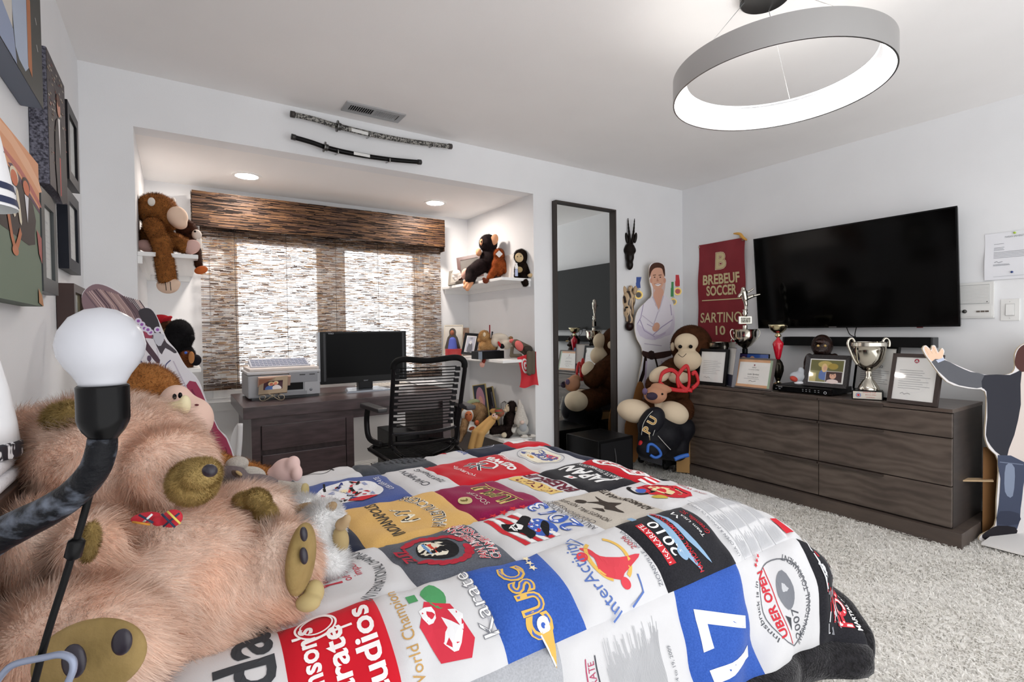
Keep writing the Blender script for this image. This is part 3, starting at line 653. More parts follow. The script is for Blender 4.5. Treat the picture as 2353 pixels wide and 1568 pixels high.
def a_world(A):
    A.text('#c49a5a', 'World Champion', 0, .075, .034, w=.2); A.poly('#cf3346', [(-.07, .03), (.0, .05), (.05, .02), (.03, -.03), (-.05, -.05), (-.08, -.03)]); A.poly('#4f9a62', [(.03, .0), (.07, .02), (.09, -.01), (.06, -.03), (.03, -.02)], 3).rect('#4f9a62', .055, .03, .075, .05)
    A.poly('#ececee', [(-.06, .0), (-.02, .02), (.01, 0), (-.02, -.03), (.02, -.02), (0, -.045), (-.05, -.02)], 2).poly('#ececee', [(.0, .03), (.03, .04), (.035, .01), (.01, .01)], 2); A.text('#7d7f86', 'Karate', .02, -.085, .05, bold=.02, w=.16); A.text('#f2f2f2', 'Karate', .02, -.085, .049, bold=-.006, w=.158)
def a_cusc(A):
    A.text(GD, 'CUSC', -.01, .01, .085, bold=.05, w=.18); A.text('#4a68ba', 'CUSC', -.01, .01, .085, bold=-.012, w=.176); A.ell('#f2f2f2', -.075, .0, .018)
    A.ell('#3f63bd', -.075, .002, .006); A.poly(GD, [(-.09, .014), (-.088, -.016), (-.155, .004)]); A.line('#f2f2f2', [(-.09, .016), (-.15, .005)], .004); [A.star('#f4e6c0', .055 + .02*k, -.05 - .004*k, .012) for k in range(3)]
def a_interact(A):
    A.text('#5a76b8', 'InterActivity', -.01, .075, .052, arc=.26, w=.22); A.ring(GD, .01, -.01, .066, .06, .01, 20, 150); A.ring(GD, .01, -.01, .066, .06, .01, 200, 330)
    A.poly('#d64450', [(-.05, .0), (-.02, .04), (.02, .03), (.06, .045), (.05, .02), (.02, .01), (.0, -.04), (-.01, -.1), (-.03, -.05), (-.04, -.02)], 3).ell('#d64450', .035, .055, .014).ell('#d64450', -.06, -.01, .014)
    A.line('#5a76b8', [(-.11, .0), (-.09, -.05), (-.05, -.06)], .005).line('#5a76b8', [(.1, .05), (.11, .03), (.07, .02)], .005); A.text('#b33a44', '2006', .03, -.1, .024); A.text('#70737c', 'ZIONSVILLE, INDIANA', -.01, -.115, .017)
def a_2010(A):
    A.rect('#c62a34', -.06, .085, .07, .11); A.text('#f4f4f4', 'USA KARATE', .005, .097, .026, w=.12); A.text('#f4f4f4', '2010', .01, .06, .05, bold=.01, w=.11)
    A.poly('#8fb0cf', [(-.1, .01), (-.03, .045), (.05, .04), (.1, .03), (.04, .02), (-.04, .02)], 3).poly('#8fb0cf', [(-.09, -.04), (-.02, -.005), (.06, .0), (.11, .02), (.06, -.015), (-.03, -.03)], 3).ell('#8fb0cf', -.045, .045, .018, .015)
    A.text('#c62a34', 'NATIONAL CHAMPIONSHIP', 0, .012, .026, bold=.01, w=.2); A.text('#f4f4f4', 'Team USA', .02, -.075, .02); A.text('#c62a34', 'Greenville, SC', .03, -.1, .026, w=.1); A.line('#f4f4f4', [(.05, -.04), (.06, -.055), (.07, -.04), (.075, -.06)], .005).rect('#8fb0cf', .09, .08, .11, .1)
def a_list(A):
    for i in range(4):
        y0 = .09 - i*.05
        for s_ in range(3): A.lines('#b3b5ba', -.11 + s_*.075, -.045 + s_*.075, y0 - .04, y0, 12, .0013, .4)
        A.line('#8b8d93', [(-.115, y0 + .004), (.115, y0 + .004)], .0015)
    A.text('#6b6e75', 'USA OPEN & JUNIOR OLYMPICS', 0, .115, .016, w=.2)
def a_17(A): A.text('#eef0f4', '17', 0, 0, .24, bold=.025, w=.17)
def a_karlist(A):
    A.line('#b84a6a', [(-.11, .13), (.09, .13)], .003).line('#4a4a52', [(-.11, .105), (.09, .105)], .003); A.text('#b84a6a', 'NATIONAL KARATE', -.01, .117, .022, w=.18); A.lines('#a9abaf', -.115, .115, -.1, .085, 60, .0012, .25); A.text('#7a7c82', 'July 14 to 19, 2009', -.02, -.125, .014)
def a_grey(A): A.ring('#5a2438', -.12, .0, .1, .1, .012)
def a_uber(A):
    A.ring('#6a6c72', 0, -.01, .112, .095, .003); A.text('#55575d', 'INTERNATIONAL TOURNAMENT', 0, -.1, .022, arc=-.13, w=.26); A.text('#55575d', 'Innsbruck is in', 0, .1, .02, arc=.14, w=.16)
    A.text('#c93440', 'UBER OPEN', .01, .05, .04, bold=.03, w=.17); A.line('#c93440', [(-.1, .025), (.1, .028)], .003); A.poly('#7d8087', [(-.02, -.02), (.02, .01), (.06, 0), (.08, -.03), (.03, -.06), (-.01, -.05)], 3).poly('#c6c8cc', [(.02, -.02), (.05, -.02), (.03, -.045)], 2); A.text('#55575d', '2007', -.06, -.045, .04); A.poly('#44464b', [(-.07, .0), (-.03, .01), (-.04, -.02)])
    for i in range(3): A.star('#c93440', .115 + .01*i, .06 - .012*i, .008)
def a_adid(A): A.text('#3c3f44', 'adidas', 0, -.03, .13, bold=.02, w=.3)
def a_focus(A):
    r = random.Random(2)
    for i in range(34):
        x, y = r.uniform(-.1, .1), r.uniform(.0, .07); A.line(r.choice(['#d9dade', '#8a8c92', '#b3202e', '#d9dade']), [(x, y), (x + r.uniform(-.03, .03), y + r.uniform(-.008, .008)), (x + r.uniform(-.05, .05), y + r.uniform(-.01, .01))], r.uniform(.003, .009))
    A.text('#c93440', 'FOCUS', 0, -.03, .075, bold=.05, w=.2); A.text('#f2eeee', 'FOCUS', 0, -.03, .075, bold=.0, w=.195); A.text('#f2eeee', 'MARTIAL ARTS & FITNESS', 0, -.075, .024, bold=.02, w=.21)
def a_f(A): A.text('#6a80b8', 'FIT', .02, -.02, .1, bold=.03, w=.12); A.poly(RD, [(-.1, .13), (-.1, .09), (-.04, .095), (-.04, .13)])
T0, T1, T2, T3, T4, T5, T6 = 2.34, 1.935, 1.605, 1.29, 1.03, .80, .52
red = cloth('#c9202e'); blk = cloth('#232327', '#2c2c31'); chg = cloth('#3c4046', '#474b52'); navy = cloth('#262b3e'); roy = cloth('#3457a8', '#3f63b8')
for a in [(-.23, .10, T1, T0, WH, None), (.10, .36, T1, T0, chg, None), (.36, .585, T1, T0, WH, a_sketch), (.585, .66, T1, T0, chg, None), (.66, .90, T1, T0, chg, a_knit), (.90, 1.10, T1, T0, WH, a_inter2), (1.10, 1.31, T1, T0, navy, a_navy), (1.31, 1.56, T1, T0, red, a_red1), (1.56, 1.79, T1, T0, navy, None),
          (-.23, .08, T2, T1, WH, None), (.08, .33, T2, T1, WH2, None), (.33, .655, T2, T1, cloth('#4a5a94', '#52629c'), a_tiger), (.655, .835, T2, T1, WH, a_champ), (.835, 1.185, T2, T1, red, a_red_j), (1.185, 1.43, T2, T1, WH, a_oval), (1.43, 1.79, T2, T1, navy, None),
          (-.23, .14, T3, T2, WH, None), (.14, .40, T3, T2, navy, None), (.40, .73, T3, T2, cloth('#dcb067', '#e2b872'), a_gold), (.73, .972, T3, T2, cloth('#8a1848', '#941d50'), a_iupui), (.972, 1.168, T3, T2, WH, a_breb), (1.168, 1.392, T3, T2, blk, a_japan), (1.392, 1.79, T3, T2, red, a_canada, 1.47),
          (-.23, .10, T4, T3, chg, None), (.10, .425, T4, T3, WH, a_30), (.425, .684, T4, T3, cloth('#555962', '#636771'), a_laurel), (.684, .982, T4, T3, WH, a_2013), (.982, 1.235, T4, T3, cloth('#bdb5aa', '#c4bdb2'), a_tan), (1.235, 1.79, T4, T3, WH, a_moto, 1.37),
          (-.23, -.04, T5, T4, cloth('#b32040'), None), (-.04, .145, T5, T4, WH, a_adid), (.145, .325, T5, T4, red, a_adam2), (.325, .537, T5, T4, WH, a_world), (.537, .746, T5, T4, roy, a_cusc), (.746, 1.018, T5, T4, WH, a_interact), (1.018, 1.30, T5, T4, blk, a_2010), (1.30, 1.56, T5, T4, WH, a_list), (1.56, 1.79, T5, T4, WH, a_f),
          (-.23, .2, T6, T5, WH, None), (.2, .66, T6, T5, cloth('#a7a9ae', '#b6b8bd'), a_grey), (.66, 1.036, T6, T5, WH, a_karlist), (1.036, 1.297, T6, T5, roy, a_17), (1.297, 1.59, T6, T5, WH, a_uber), (1.59, 1.79, T6, T5, blk, a_focus)]:
    patch(*a)
def hem(s0, s1, t0, t1):
    o = sheet('hem', s0, s1, t0, t1, mat('#1c1b1d', .95, c2='#2e2d30', scale=90, bump=.6, bscale=180, sheen=.3), .0, edge=.016); return o
hem(-.23, 1.79, .435, T6); hem(1.79, 1.84, .435, 2.3)

# ------------------------------------------------------------------ framed things
def solve_y(u, x, z):
    lo, hi = .3, 3.1
    for _ in range(40):
        m = (lo + hi)/2
        if pr((x, m, z))[0] > u: lo = m
        else: hi = m
    return V3(x, (lo + hi)/2, z)
def height_for(P, up, v):
    lo, hi = .01, 1.5
    for _ in range(40):
        m = (lo + hi)/2
        if pr(P + up*m)[1] > v: lo = m
        else: hi = m
    return (lo + hi)/2
def picture(name, label, cat, O, ax, ay, w, h, depth, fw, fm, art=None, paper='#e9e9e7', group=None, glass=True, mount=0, mcol='#d8d4cc', prof=0):
    ax, ay = nrm(ax), nrm(ay); n = np.cross(ax, ay); fr = Fr(O, ax, ay, n)
    t = thing(name, label, cat, fr((w/2, 0, depth/2)), group)
    mb = MB(fr); a, b = w - fw, h - fw; z = depth
    def bar(q, r): mb.hexa([(*q[0], 0), (*q[1], 0), (*r[0], 0), (*r[1], 0), (*q[0], z), (*q[1], z), (*r[0], z - prof), (*r[1], z - prof)])
    bar([(0, 0), (w, 0)], [(fw, fw), (a, fw)]); bar([(w, 0), (w, h)], [(a, fw), (a, b)]); bar([(w, h), (0, h)], [(a, b), (fw, b)]); bar([(0, h), (0, 0)], [(fw, b), (fw, fw)])
    mb.build('frame', fm, t, smooth=False)
    MB(fr).box(fw*.5, w - fw*.5, fw*.5, h - fw*.5, .001, .004).build('backing', mat('#4a4038', .8), t, smooth=False)
    sheet_ = MB(fr).box(fw*.8, w - fw*.8, fw*.8, h - fw*.8, .004, depth*.7).build('picture_sheet', mat(mcol if mount else paper, .7), t, smooth=False)
    A = Art(); iw, ih = w - 2*fw, h - 2*fw
    if mount: A.rect(paper, -iw/2 + mount, -ih/2 + mount, iw/2 - mount, ih/2 - mount); iw -= 2*mount; ih -= 2*mount
    if art: art(A, iw, ih)
    if A.it:
        c = fr((w/2, h/2, depth*.7)); A.build('print', sheet_, plane(c, ax, ay))
    if glass: MB(fr).box(fw*.9, w - fw*.9, fw*.9, h - fw*.9, depth*.7 + .003, depth*.7 + .004).build('glass', glassmat(), t, smooth=False)
    return t
def stand(name, label, u0, u1, x0, x1, z, vt, tilt, fw, fm, art=None, depth=.018, cat='picture frame', **k):
    a = solve_y(u0, x0, z); b = solve_y(u1, x1, z); ax = nrm(b - a); n = np.cross(ax, V3(0, 0, 1)); t = math.radians(tilt)
    ay = V3(0, 0, 1)*math.cos(t) - n*math.sin(t); w = np.linalg.norm(b - a); h = height_for((a + b)/2, ay, vt)
    return picture(name, label, cat, a, ax, ay, w, h, depth, fw, fm, art, **k)
def doc(title, sub=None, n=6, logo=None, sign=True):
    def f(A, w, h):
        if logo: logo(A, w, h)
        A.text('#55565a', title, 0, h*.3, h*.05, w=min(w*.6, len(title)*h*.035))
        if sub: A.text('#3c3d42', sub, 0, h*.12, h*.075, w=min(w*.5, len(sub)*h*.05))
        A.lines('#9b9ca1', -w*.38, w*.38, -h*.25, h*.05 if sub else h*.22, n, h*.008, .3)
        if sign: A.line('#4a4b55', [(-w*.3, -h*.36), (-w*.24, -h*.33), (-w*.2, -h*.37), (-w*.12, -h*.34), (-w*.05, -h*.36)], h*.008)
    return f

# ------------------------------------------------------------------ dresser
DX, DB, DY0, DY1, DZ = 3.41, 3.895, .957, 2.608, .727
wood = mat('#413731', .42, c2='#5e534b', scale=5, stretch=(6, 1, 3), detail=6, lo=.3, hi=.72, wave=2.2, bump=.05, bscale=40, name='dark_stained_maple')
woodt = mat('#4c413b', .3, c2='#5b5049', scale=6, stretch=(6, 1, 6), detail=5, name='dresser_top_maple')
t = thing('dresser', 'long dark-stained wooden dresser with six drawers under the television', 'dresser', (3.65, 1.78, 0))
MB().box(DX + .02, DB, DY0, DY1, .075, DZ - .02).build('body', mat('#2b2421', .45, c2='#352d29', scale=8, stretch=(1, 1, 6)), t, smooth=False)
MB().box(DX - .002, DB, DY0 - .002, DY1 + .002, DZ - .02, DZ).build('top', woodt, t, smooth=False, bevel=.002)
MB().box(DX - .03, DB + .01, DY0 - .05, DY1 + .03, 0, .085).build('plinth', mat('#463c37', .5, c2='#52473f', scale=6, stretch=(4, 1, 4)), t, smooth=False, bevel=.003)
ym = at(1881, 980, X=DX)[1]; zr = [DZ - .008, at(2189, 1009, X=DX)[2], at(2189, 1121, X=DX)[2], .092]
for r in range(3):
    for s in range(2):
        y0, y1 = (ym + .002, DY1 - .002) if s == 0 else (DY0 + .002, ym - .002); z1, z0 = zr[r] - .003, zr[r + 1] + .003
        d = MB().box(DX, DX + .022, y0, y1, z0, z1 - (.014 if r == 0 else 0)).build('drawer', wood, t, smooth=False, bevel=.0015)
        a, b = (ym + .003, at(1759, 900, X=DX)[1]) if s == 0 else (at(2031, 940, X=DX)[1], ym - .003)
        MB().box(DX - .02, DX + .004, a, b, z1 - .012, z1 + .002).build('pull', mat('#3a312c', .4), d, smooth=False, bevel=.002)

# ------------------------------------------------------------------ television, soundbar, wall fittings
c = [at(1743, 755, X=3.965), at(2207, 750, X=3.965), at(2200, 470, X=3.895), at(1730, 550, X=3.895)]
O = c[0]; ax = nrm(c[1] - c[0]); wT = np.linalg.norm(c[1] - c[0]); ax = nrm(ax*V3(1, 1, 0)); up = nrm((c[3] - c[0])*V3(1, 0, 1)); hT = np.linalg.norm((c[3] - c[0])*V3(1, 0, 1))
tf = Fr(O, ax, up, np.cross(ax, up))
t = thing('television', 'large black flat-screen television mounted on the right wall', 'television', tf((wT/2, 0, 0)))
MB(tf).box(.004, wT - .004, .004, hT - .004, -.03, -.004).build('body', mat('#0c0c0d', .4), t, smooth=False, bevel=.004)
MB(tf).box(0, wT, 0, .012, -.006, .004).box(0, wT, hT - .009, hT, -.006, .004).box(0, .009, .012, hT - .009, -.006, .004).box(wT - .009, wT, .012, hT - .009, -.006, .004).build('bezel', mat('#111112', .25), t, smooth=False)
MB(tf).box(.009, wT - .009, .012, hT - .009, -.004, .001).build('screen', mat('#020202', .1, spec=.16), t, smooth=False)
MB(tf).box(wT*.42, wT*.46, .003, .009, .004, .0048).build('brand_strip', mat('#8a8a8c', .3, .8), t, smooth=False)
MB(tf).box(wT*.83, wT*.855, -.006, .002, -.004, .003).build('receiver', mat('#5c1016', .3), t, smooth=False)
MB().box(3.955, XR, 1.6, 1.85, 1.38, 1.62).build('wall_mount', mat('#202020', .5), t, smooth=False)
for a, b in (((1945, 752), (1968, 776)), ((1968, 752), (1968, 778))):
    P, Q = at(*a, X=4.0), at(*b, X=3.99); MB().tube(smooth_poly([P, (P + Q)/2 + V3(0, .01, -.015), Q], 4, False), .003, 6).build('cable', mat('#161616', .6), t)
y1, y0 = at(1797, 785, X=3.93)[1], at(2143, 790, X=3.93)[1]; z1, z0 = at(2130, 776, X=3.93)[2], at(2130, 800, X=3.93)[2]
t = thing('soundbar', 'slim black soundbar fixed to the wall below the television', 'soundbar', (3.97, (y0 + y1)/2, z0))
MB().hexa([(3.93, y0 + .012, z0), (3.93, y1 - .012, z0), (XR - .001, y0 + .012, z0), (XR - .001, y1 - .012, z0), (3.945, y0 + .012, z1), (3.945, y1 - .012, z1), (XR - .001, y0 + .012, z1), (XR - .001, y1 - .012, z1)]).build('grille', mat('#0b0b0c', .7, bump=.2, bscale=900), t, smooth=False)
for a, b in ((y0, y0 + .012), (y1 - .012, y1)): MB().box(3.935, XR - .001, a, b, z0, z1).build('end_cap', mat('#2e3032', .35), t, smooth=False, bevel=.003)
MB().box(3.95, 3.99, y1 - .2, y1 - .05, z1, z1 + .002).build('control_strip', mat('#3c3c3e', .3), t, smooth=False)

WP = lambda u, v, X=XR: at(u, v, X=X)
t0, t1 = WP(2264, 540), WP(2264, 645); pw = .216
t = thing('wall_letter', 'typed letter on white paper tacked to the right wall', 'letter', (XR - .003, t0[1] - pw/2, t1[2]))
def curlp(a, b): return (XR - .004 - .012*(a - .3)**2 - .006*math.sin(b*6) - .003, t0[1] - a*pw, t1[2] + b*(t0[2] - t1[2]))
pg = MB().grid(curlp, 12, 12).build('paper', mat('#e6e7ec', .7), t)
A = Art(); hh = t0[2] - t1[2]
A.text('#7d8288', 'MARIAN UNIVERSITY', pw*.6, hh*.9, .014, w=.085); A.lines('#8f9298', .04, .2, hh*.45, hh*.6, 5, .0022, .2); A.lines('#8f9298', .04, .09, hh*.62, hh*.7, 3, .002, .3); A.lines('#8f9298', .04, .09, hh*.75, hh*.78, 1, .002); A.line('#5a5c66', [(.045, hh*.37), (.055, hh*.39), (.062, hh*.36), (.08, hh*.38)], .002); A.lines('#8f9298', .04, .12, hh*.29, hh*.33, 2, .002); A.lines('#b9bcc2', .04, .19, hh*.05, hh*.08, 1, .0018)
A.build('print', pg, lambda x, y, l: np.array([curlp(a/pw, b/hh) for a, b in zip(x, y)]) + np.outer(l, (-1, 0, 0)), lift=.001, maxe=.05)
for (fx, fy, cc) in ((.6, .965, '#a6c23c'), (.56, .14, '#27407c')):
    P = V3(*curlp(fx, fy)); MB().lathe([(0, .009), (.006, .008), (.006, .004), (.003, .002), (.003, 0)], P, 12, np.array([(0, 1, 0), (0, 0, 1), (-1, 0, 0)])).build('push_pin', mat(cc, .3), t)
a, b = WP(2207, 652), WP(2286, 731)
yi1, yi0, zi1, zi0 = a[1] + .02, b[1], a[2], b[2]
t = thing('intercom', 'white wall intercom panel with a slotted speaker grille', 'intercom', (XR, (yi0 + yi1)/2, zi0))
MB().box(XR - .016, XR, yi0, yi1, zi0, zi1).build('housing', mat('#dcdcda', .4), t, smooth=False, bevel=.004)
zm = zi0 + (zi1 - zi0)*.34
MB().box(XR - .018, XR - .015, yi0 + .02, yi1 - .008, zm + .012, zi1 - .014).build('grille_recess', mat('#b9bab9', .6), t, smooth=False)
for i in range(13):
    z = zm + .02 + i*(zi1 - zm - .045)/12; MB().box(XR - .02, XR - .017, yi0 + .022, yi1 - .01, z, z + .0055).build('slat', mat('#e2e2e0', .4), t, smooth=False)
MB().box(XR - .019, XR - .015, yi0 + .01, yi1 - .006, zi0 + .012, zm).build('control_plate', mat('#e0e0de', .4), t, smooth=False)
ck = V3(XR - .019, yi1 - .045, zi0 + (zm - zi0)*.58)
MB().lathe([(0, .008), (.008, .008), (.012, .0)], ck, 16, np.array([(0, 1, 0), (0, 0, 1), (-1, 0, 0)])).build('knob', mat('#4a4a48', .3, .6), t)
for i in range(3):
    y = yi0 + .022 + i*.02; MB().box(XR - .023, XR - .019, y, y + .016, zi0 + .036, zi0 + .045).build('button', mat('#5b5148', .5), t, smooth=False)
for yy in (yi0 + .03, yi1 - .018): MB().ell((XR - .02, yy, zm + .025), .003, 8, 6).build('screw', mat('#6b6b6b', .4, .8), t)
a, b = WP(2300, 688), WP(2344, 737)
t = thing('light_switch', 'white rocker light switch plate beside the intercom', 'light switch', (XR, (a[1] + b[1])/2, b[2]))
MB().box(XR - .007, XR, b[1], a[1], b[2], a[2]).build('plate', mat('#e4e4e2', .35), t, smooth=False, bevel=.003)
my, mz = (a[1] + b[1])/2, (a[2] + b[2])/2
MB().box(XR - .009, XR - .0065, my - .021, my + .021, mz - .036, mz + .036).build('bezel', mat('#c9c9c7', .4), t, smooth=False)
MB().hexa([(XR - .016, my - .017, mz - .031), (XR - .016, my + .017, mz - .031), (XR - .009, my - .017, mz - .031), (XR - .009, my + .017, mz - .031), (XR - .011, my - .017, mz + .031), (XR - .011, my + .017, mz + .031), (XR - .009, my - .017, mz + .031), (XR - .009, my + .017, mz + .031)]).build('rocker', mat('#e8e8e6', .3), t, smooth=False)
for dz in (-.048, .048): MB().ell((XR - .007, my, mz + dz), .003, 8, 6).build('screw', mat('#d0d0ce', .4), t)

# banner
a, b = WP(1606, 563, 4.02), WP(1714, 547, 4.02); by1, by0 = a[1], b[1]; bw = by1 - by0; bz1 = (a[2] + b[2])/2; bz0 = bz1 - .90
t = thing('soccer_banner', 'dark red soccer banner with cream lettering hanging in the corner', 'banner', (4.0, (by0 + by1)/2, bz0))
def bfn(x, y): return (4.012 - .008*np.sin(x*9 + y*5) - .006*np.sin(y*14 - x*6), by1 - x, bz0 + y)
bn = MB().grid(lambda p, q: bfn(p*bw, q*.90), 14, 26).build('cloth', mat('#7c1622', .7, c2='#86202a', scale=6, sheen=.2), t)
A = Art(); cc = '#cdbd92'; q = bw/.46
A.text('#e2d6b4', 'B', bw/2, .735, .19, bold=.07); A.text('#7c1622', 'B', bw/2, .735, .19, bold=.045); A.text(cc, 'B', bw/2, .735, .19, bold=.03)
A.text(cc, 'BREBEUF', bw/2, .575, .12, bold=.03, w=.355*q); A.text(cc, 'SOCCER', bw/2, .475, .12, bold=.03, w=.29*q); A.line(cc, [(.04, .39), (bw - .03, .39)], .009)
A.text(cc, 'SARTINO', bw/2, .235, .125, bold=.012, w=.40*q); A.text(cc, '10', bw/2, .12, .11, bold=.02)
A.build('print', bn, lambda x, y, l: np.stack(np.broadcast_arrays(*bfn(x, y)), 1) + np.outer(l, (-1, 0, 0)), lift=.003, dl=.0006, maxe=.04)
for y in (by1 - .015, by0 + .015): MB().tube([(4.0, y + .007*math.cos(k), bz1 - .02 + .007*math.sin(k)) for k in np.linspace(0, 6.283, 13)[:-1]], .002, 6, True).build('grommet', mat('#b9b09a', .3, .9), t)
P = WP(1700, 543, 3.99)
t = thing('wooden_clip', 'small yellow wooden carving perched over the banner corner', 'carving', P)
MB().tube(smooth_poly([WP(1686, 537, 3.99), WP(1700, 538, 3.985), WP(1707, 546, 3.985), WP(1716, 552, 3.99)], 5, False), [.006, .007, .009, .011, .012, .012, .012, .012, .012, .012, .012, .011, .01, .009, .008, .006], 10).build('body', mat('#d9a24a', .5), t)
MB().box(4.0, XR, P[1] - .01, P[1] + .01, P[2] - .015, P[2] + .005).build('hook', mat('#c9b48a', .5), t, smooth=False)

# ------------------------------------------------------------------ on the dresser
blackf, darkf, greyf = mat('#141315', .35), mat('#2b1d1a', .35), mat('#5c5350', .45)
gold = mat('#cfc4a0', .16, 1); silver = mat('#c9c4b8', .12, 1); blackm = mat('#0e0e0f', .25)
stand('letter_frame', 'black frame with a typed letter at the far end of the dresser', 1602, 1669, 3.47, 3.47, DZ, 803, 10, .022, blackf, doc('', n=8), group='framed papers on the dresser')
def certborder(A, w, h):
    for a in (('#d9a880', '#9cb89a')[0],): A.rect(a, -w/2, -h/2, w/2, h/2)
    A.rect('#9fb59b', w*.42, -h/2, w/2, h/2); A.rect('#eceae6', -w*.43, -h*.4, w*.43, h*.4); A.star('#8c2434', 0, h*.3, h*.045, n=6); A.text('#55565a', 'IUPUI', 0, h*.21, h*.06); A.text('#77787c', 'University College', 0, h*.14, h*.05, w=w*.3); A.text('#3c3d42', 'Luke Sartino', 0, -h*.03, h*.085, shear=.3, w=w*.32); A.text('#77787c', 'Dean and High Honors', 0, -h*.13, h*.045, w=w*.3); A.lines('#9b9ca1', -w*.25, w*.25, -h*.22, -h*.17, 1, h*.01); A.line('#4a4b55', [(-w*.1, -h*.29), (-w*.05, -h*.26), (0, -h*.3), (w*.1, -h*.27)], h*.012)
stand('certificate_frame', 'grey-brown frame with a bordered certificate beside the red trophy', 1686, 1774, 3.46, 3.44, DZ, 824, 14, .012, greyf, certborder, group='framed papers on the dresser')
def blue_photo(A, w, h):
    A.rect('#3a2a5c', -w/2, -h/2, w/2, h/2); A.rect('#2d55a6', -w*.1, -h/2, w/2, h/2); A.ell('#c9a08a', -w*.2, h*.33, h*.09); A.ell('#c9a08a', w*.05, h*.36, h*.08); A.rect('#e8e8ec', -w*.3, h*.1, -w*.1, h*.26); A.rect('#e8e8ec', 0, h*.12, w*.15, h*.28)
stand('photo_plaque', 'blue and purple photo plaque standing behind the bordered certificate', 1681, 1763, 3.58, 3.56, DZ, 813, 8, .004, blackm, blue_photo, depth=.012)
stand('photo_album', 'grey photo folder leaning between the letter frame and the certificate', 1671, 1690, 3.53, 3.45, DZ, 800, 8, .004, mat('#6a6a70', .5), lambda A, w, h: A.rect('#30344a', -w*.5, -h*.5, w*.5, -h*.2), depth=.03)
stand('thin_frame', 'thin black frame with a printed award behind the big silver cup', 1962, 2056, 3.66, 3.55, DZ, 797, 8, .012, blackm, doc('CERTIFICATE', 'SARTINO', n=7), group='framed papers on the dresser')
def tri_logo(A, w, h): A.ell('#a32a44', 0, h*.42, h*.05); A.poly('#e9e9e7', [(-h*.035, h*.395), (h*.035, h*.395), (0, h*.455)]); A.poly('#4f6a4c', [(-h*.015, h*.405), (h*.015, h*.405), (0, h*.43)]); A.ring('#dadbdd', 0, -h*.1, w*.32, h*.22, .001)
stand('dark_brown_frame', 'dark brown frame with a typed letter and red emblem by the cardboard hand', 2041, 2156, 3.47, 3.40 + .03, DZ, 815, 13, .021, darkf, doc('', n=9, logo=tri_logo), group='framed papers on the dresser')
# recorder
P0 = solve_y(1777, 3.47, DZ); P1 = solve_y(1912, 3.47, DZ)
t = thing('video_recorder', 'flat black video recorder box under the ornate photo frame', 'recorder', (3.55, (P0[1] + P1[1])/2, DZ))
ry1, ry0 = P0[1], P1[1]; rz = DZ + .047
MB().box(3.48, 3.74, ry0, ry1, DZ + .006, rz).build('case', mat('#141416', .4), t, smooth=False, bevel=.003)
MB().box(3.462, 3.48, ry0, ry1, DZ + .006, rz - .003).build('front_panel', mat('#0b0b0c', .18), t, smooth=False, bevel=.004)
for x, y in ((3.5, ry0 + .03), (3.5, ry1 - .03), (3.72, ry0 + .03), (3.72, ry1 - .03)): MB().lathe([(.01, DZ), (.01, DZ + .006)], (x, y, 0), 10).build('foot', blackm, t)
A = Art()
for i in range(5):
    for j in range(2): A.rect('#b9bcc2', .20 + i*.022 + (.012 if i > 2 else 0), .018 + j*.011, .209 + i*.022 + (.012 if i > 2 else 0), .0205 + j*.011)
A.text('#d0d2d6', 'SAVVY', .055, .034, .01); A.rect('#b9bcc2', .02, .02, .03, .023).rect('#b9bcc2', .045, .02, .057, .023).ring('#c9ccd2', .345, .02, .009, .009, .003)
A.build('print', t, plane((3.4615, ry1, DZ), (0, -1, 0), (0, 0, 1)))
def ornate(A, w, h):
    A.rect('#8c8a5c', -w/2, -h/2, w/2, h/2); A.rect('#6b6a3c', -w/2, 0, w/2, h/2); A.ell('#b9a860', -w*.05, h*.3, w*.22, h*.16).ell('#a8923f', w*.2, h*.22, w*.15, h*.14).rect('#cdbf84', -w/2, -h/2, -w*.3, -h*.1)
    A.poly('#5b76b0', [(-w*.2, -h*.35), (-w*.18, 0), (-w*.02, .05*h), (w*.08, -h*.05), (w*.06, -h*.4)], 3).ell('#e0c08a', -w*.06, h*.14, w*.09, h*.2).ell('#d9a890', -w*.04, h*.12, w*.05, h*.1); A.rect('#e6e4e0', 0, -h/2, w*.5, 0).rect('#3a2328', w*.012, -h/2 + h*.01, w*.49, -h*.02).ell('#e0b098', w*.22, -h*.2, w*.1, h*.15).ell('#e8d8d4', w*.22, -h*.46, w*.18, h*.1).ell('#4a342c', w*.2, -h*.09, w*.08, h*.05)
    for sx in (-.04, .04): A.ell('#3a2a28', w*(.22 + sx), -h*.19, w*.012, h*.015)
orn = stand('ornate_frame', 'dark carved frame with a family snapshot on the recorder', 1849, 1949, 3.53, 3.52, rz, 818, 14, .034, mat('#2e2b2d', .45, bump=.5, bscale=90), ornate, prof=.012, depth=.028)

def lathe_px(mb, prof_px, u, D, n=28, **k):
    "turned profile: (radius px, v px) pairs at image column u, depth D"
    s = D/FPX; P = PD(u, prof_px[0][1], D); base = np.array([P[0], P[1], 0.])
    pr_ = [(max(r*s, 0), PD(u, v, D)[2]) for r, v in prof_px]
    return mb.lathe(pr_, base, n, **k)
def loop_handle(mb, pts, D, r): return mb.tube(smooth_poly([PD(u, v, D) for u, v in pts], 5, False), r, 8)
def dtop_D(u, x): return dep(solve_y(u, x, DZ))
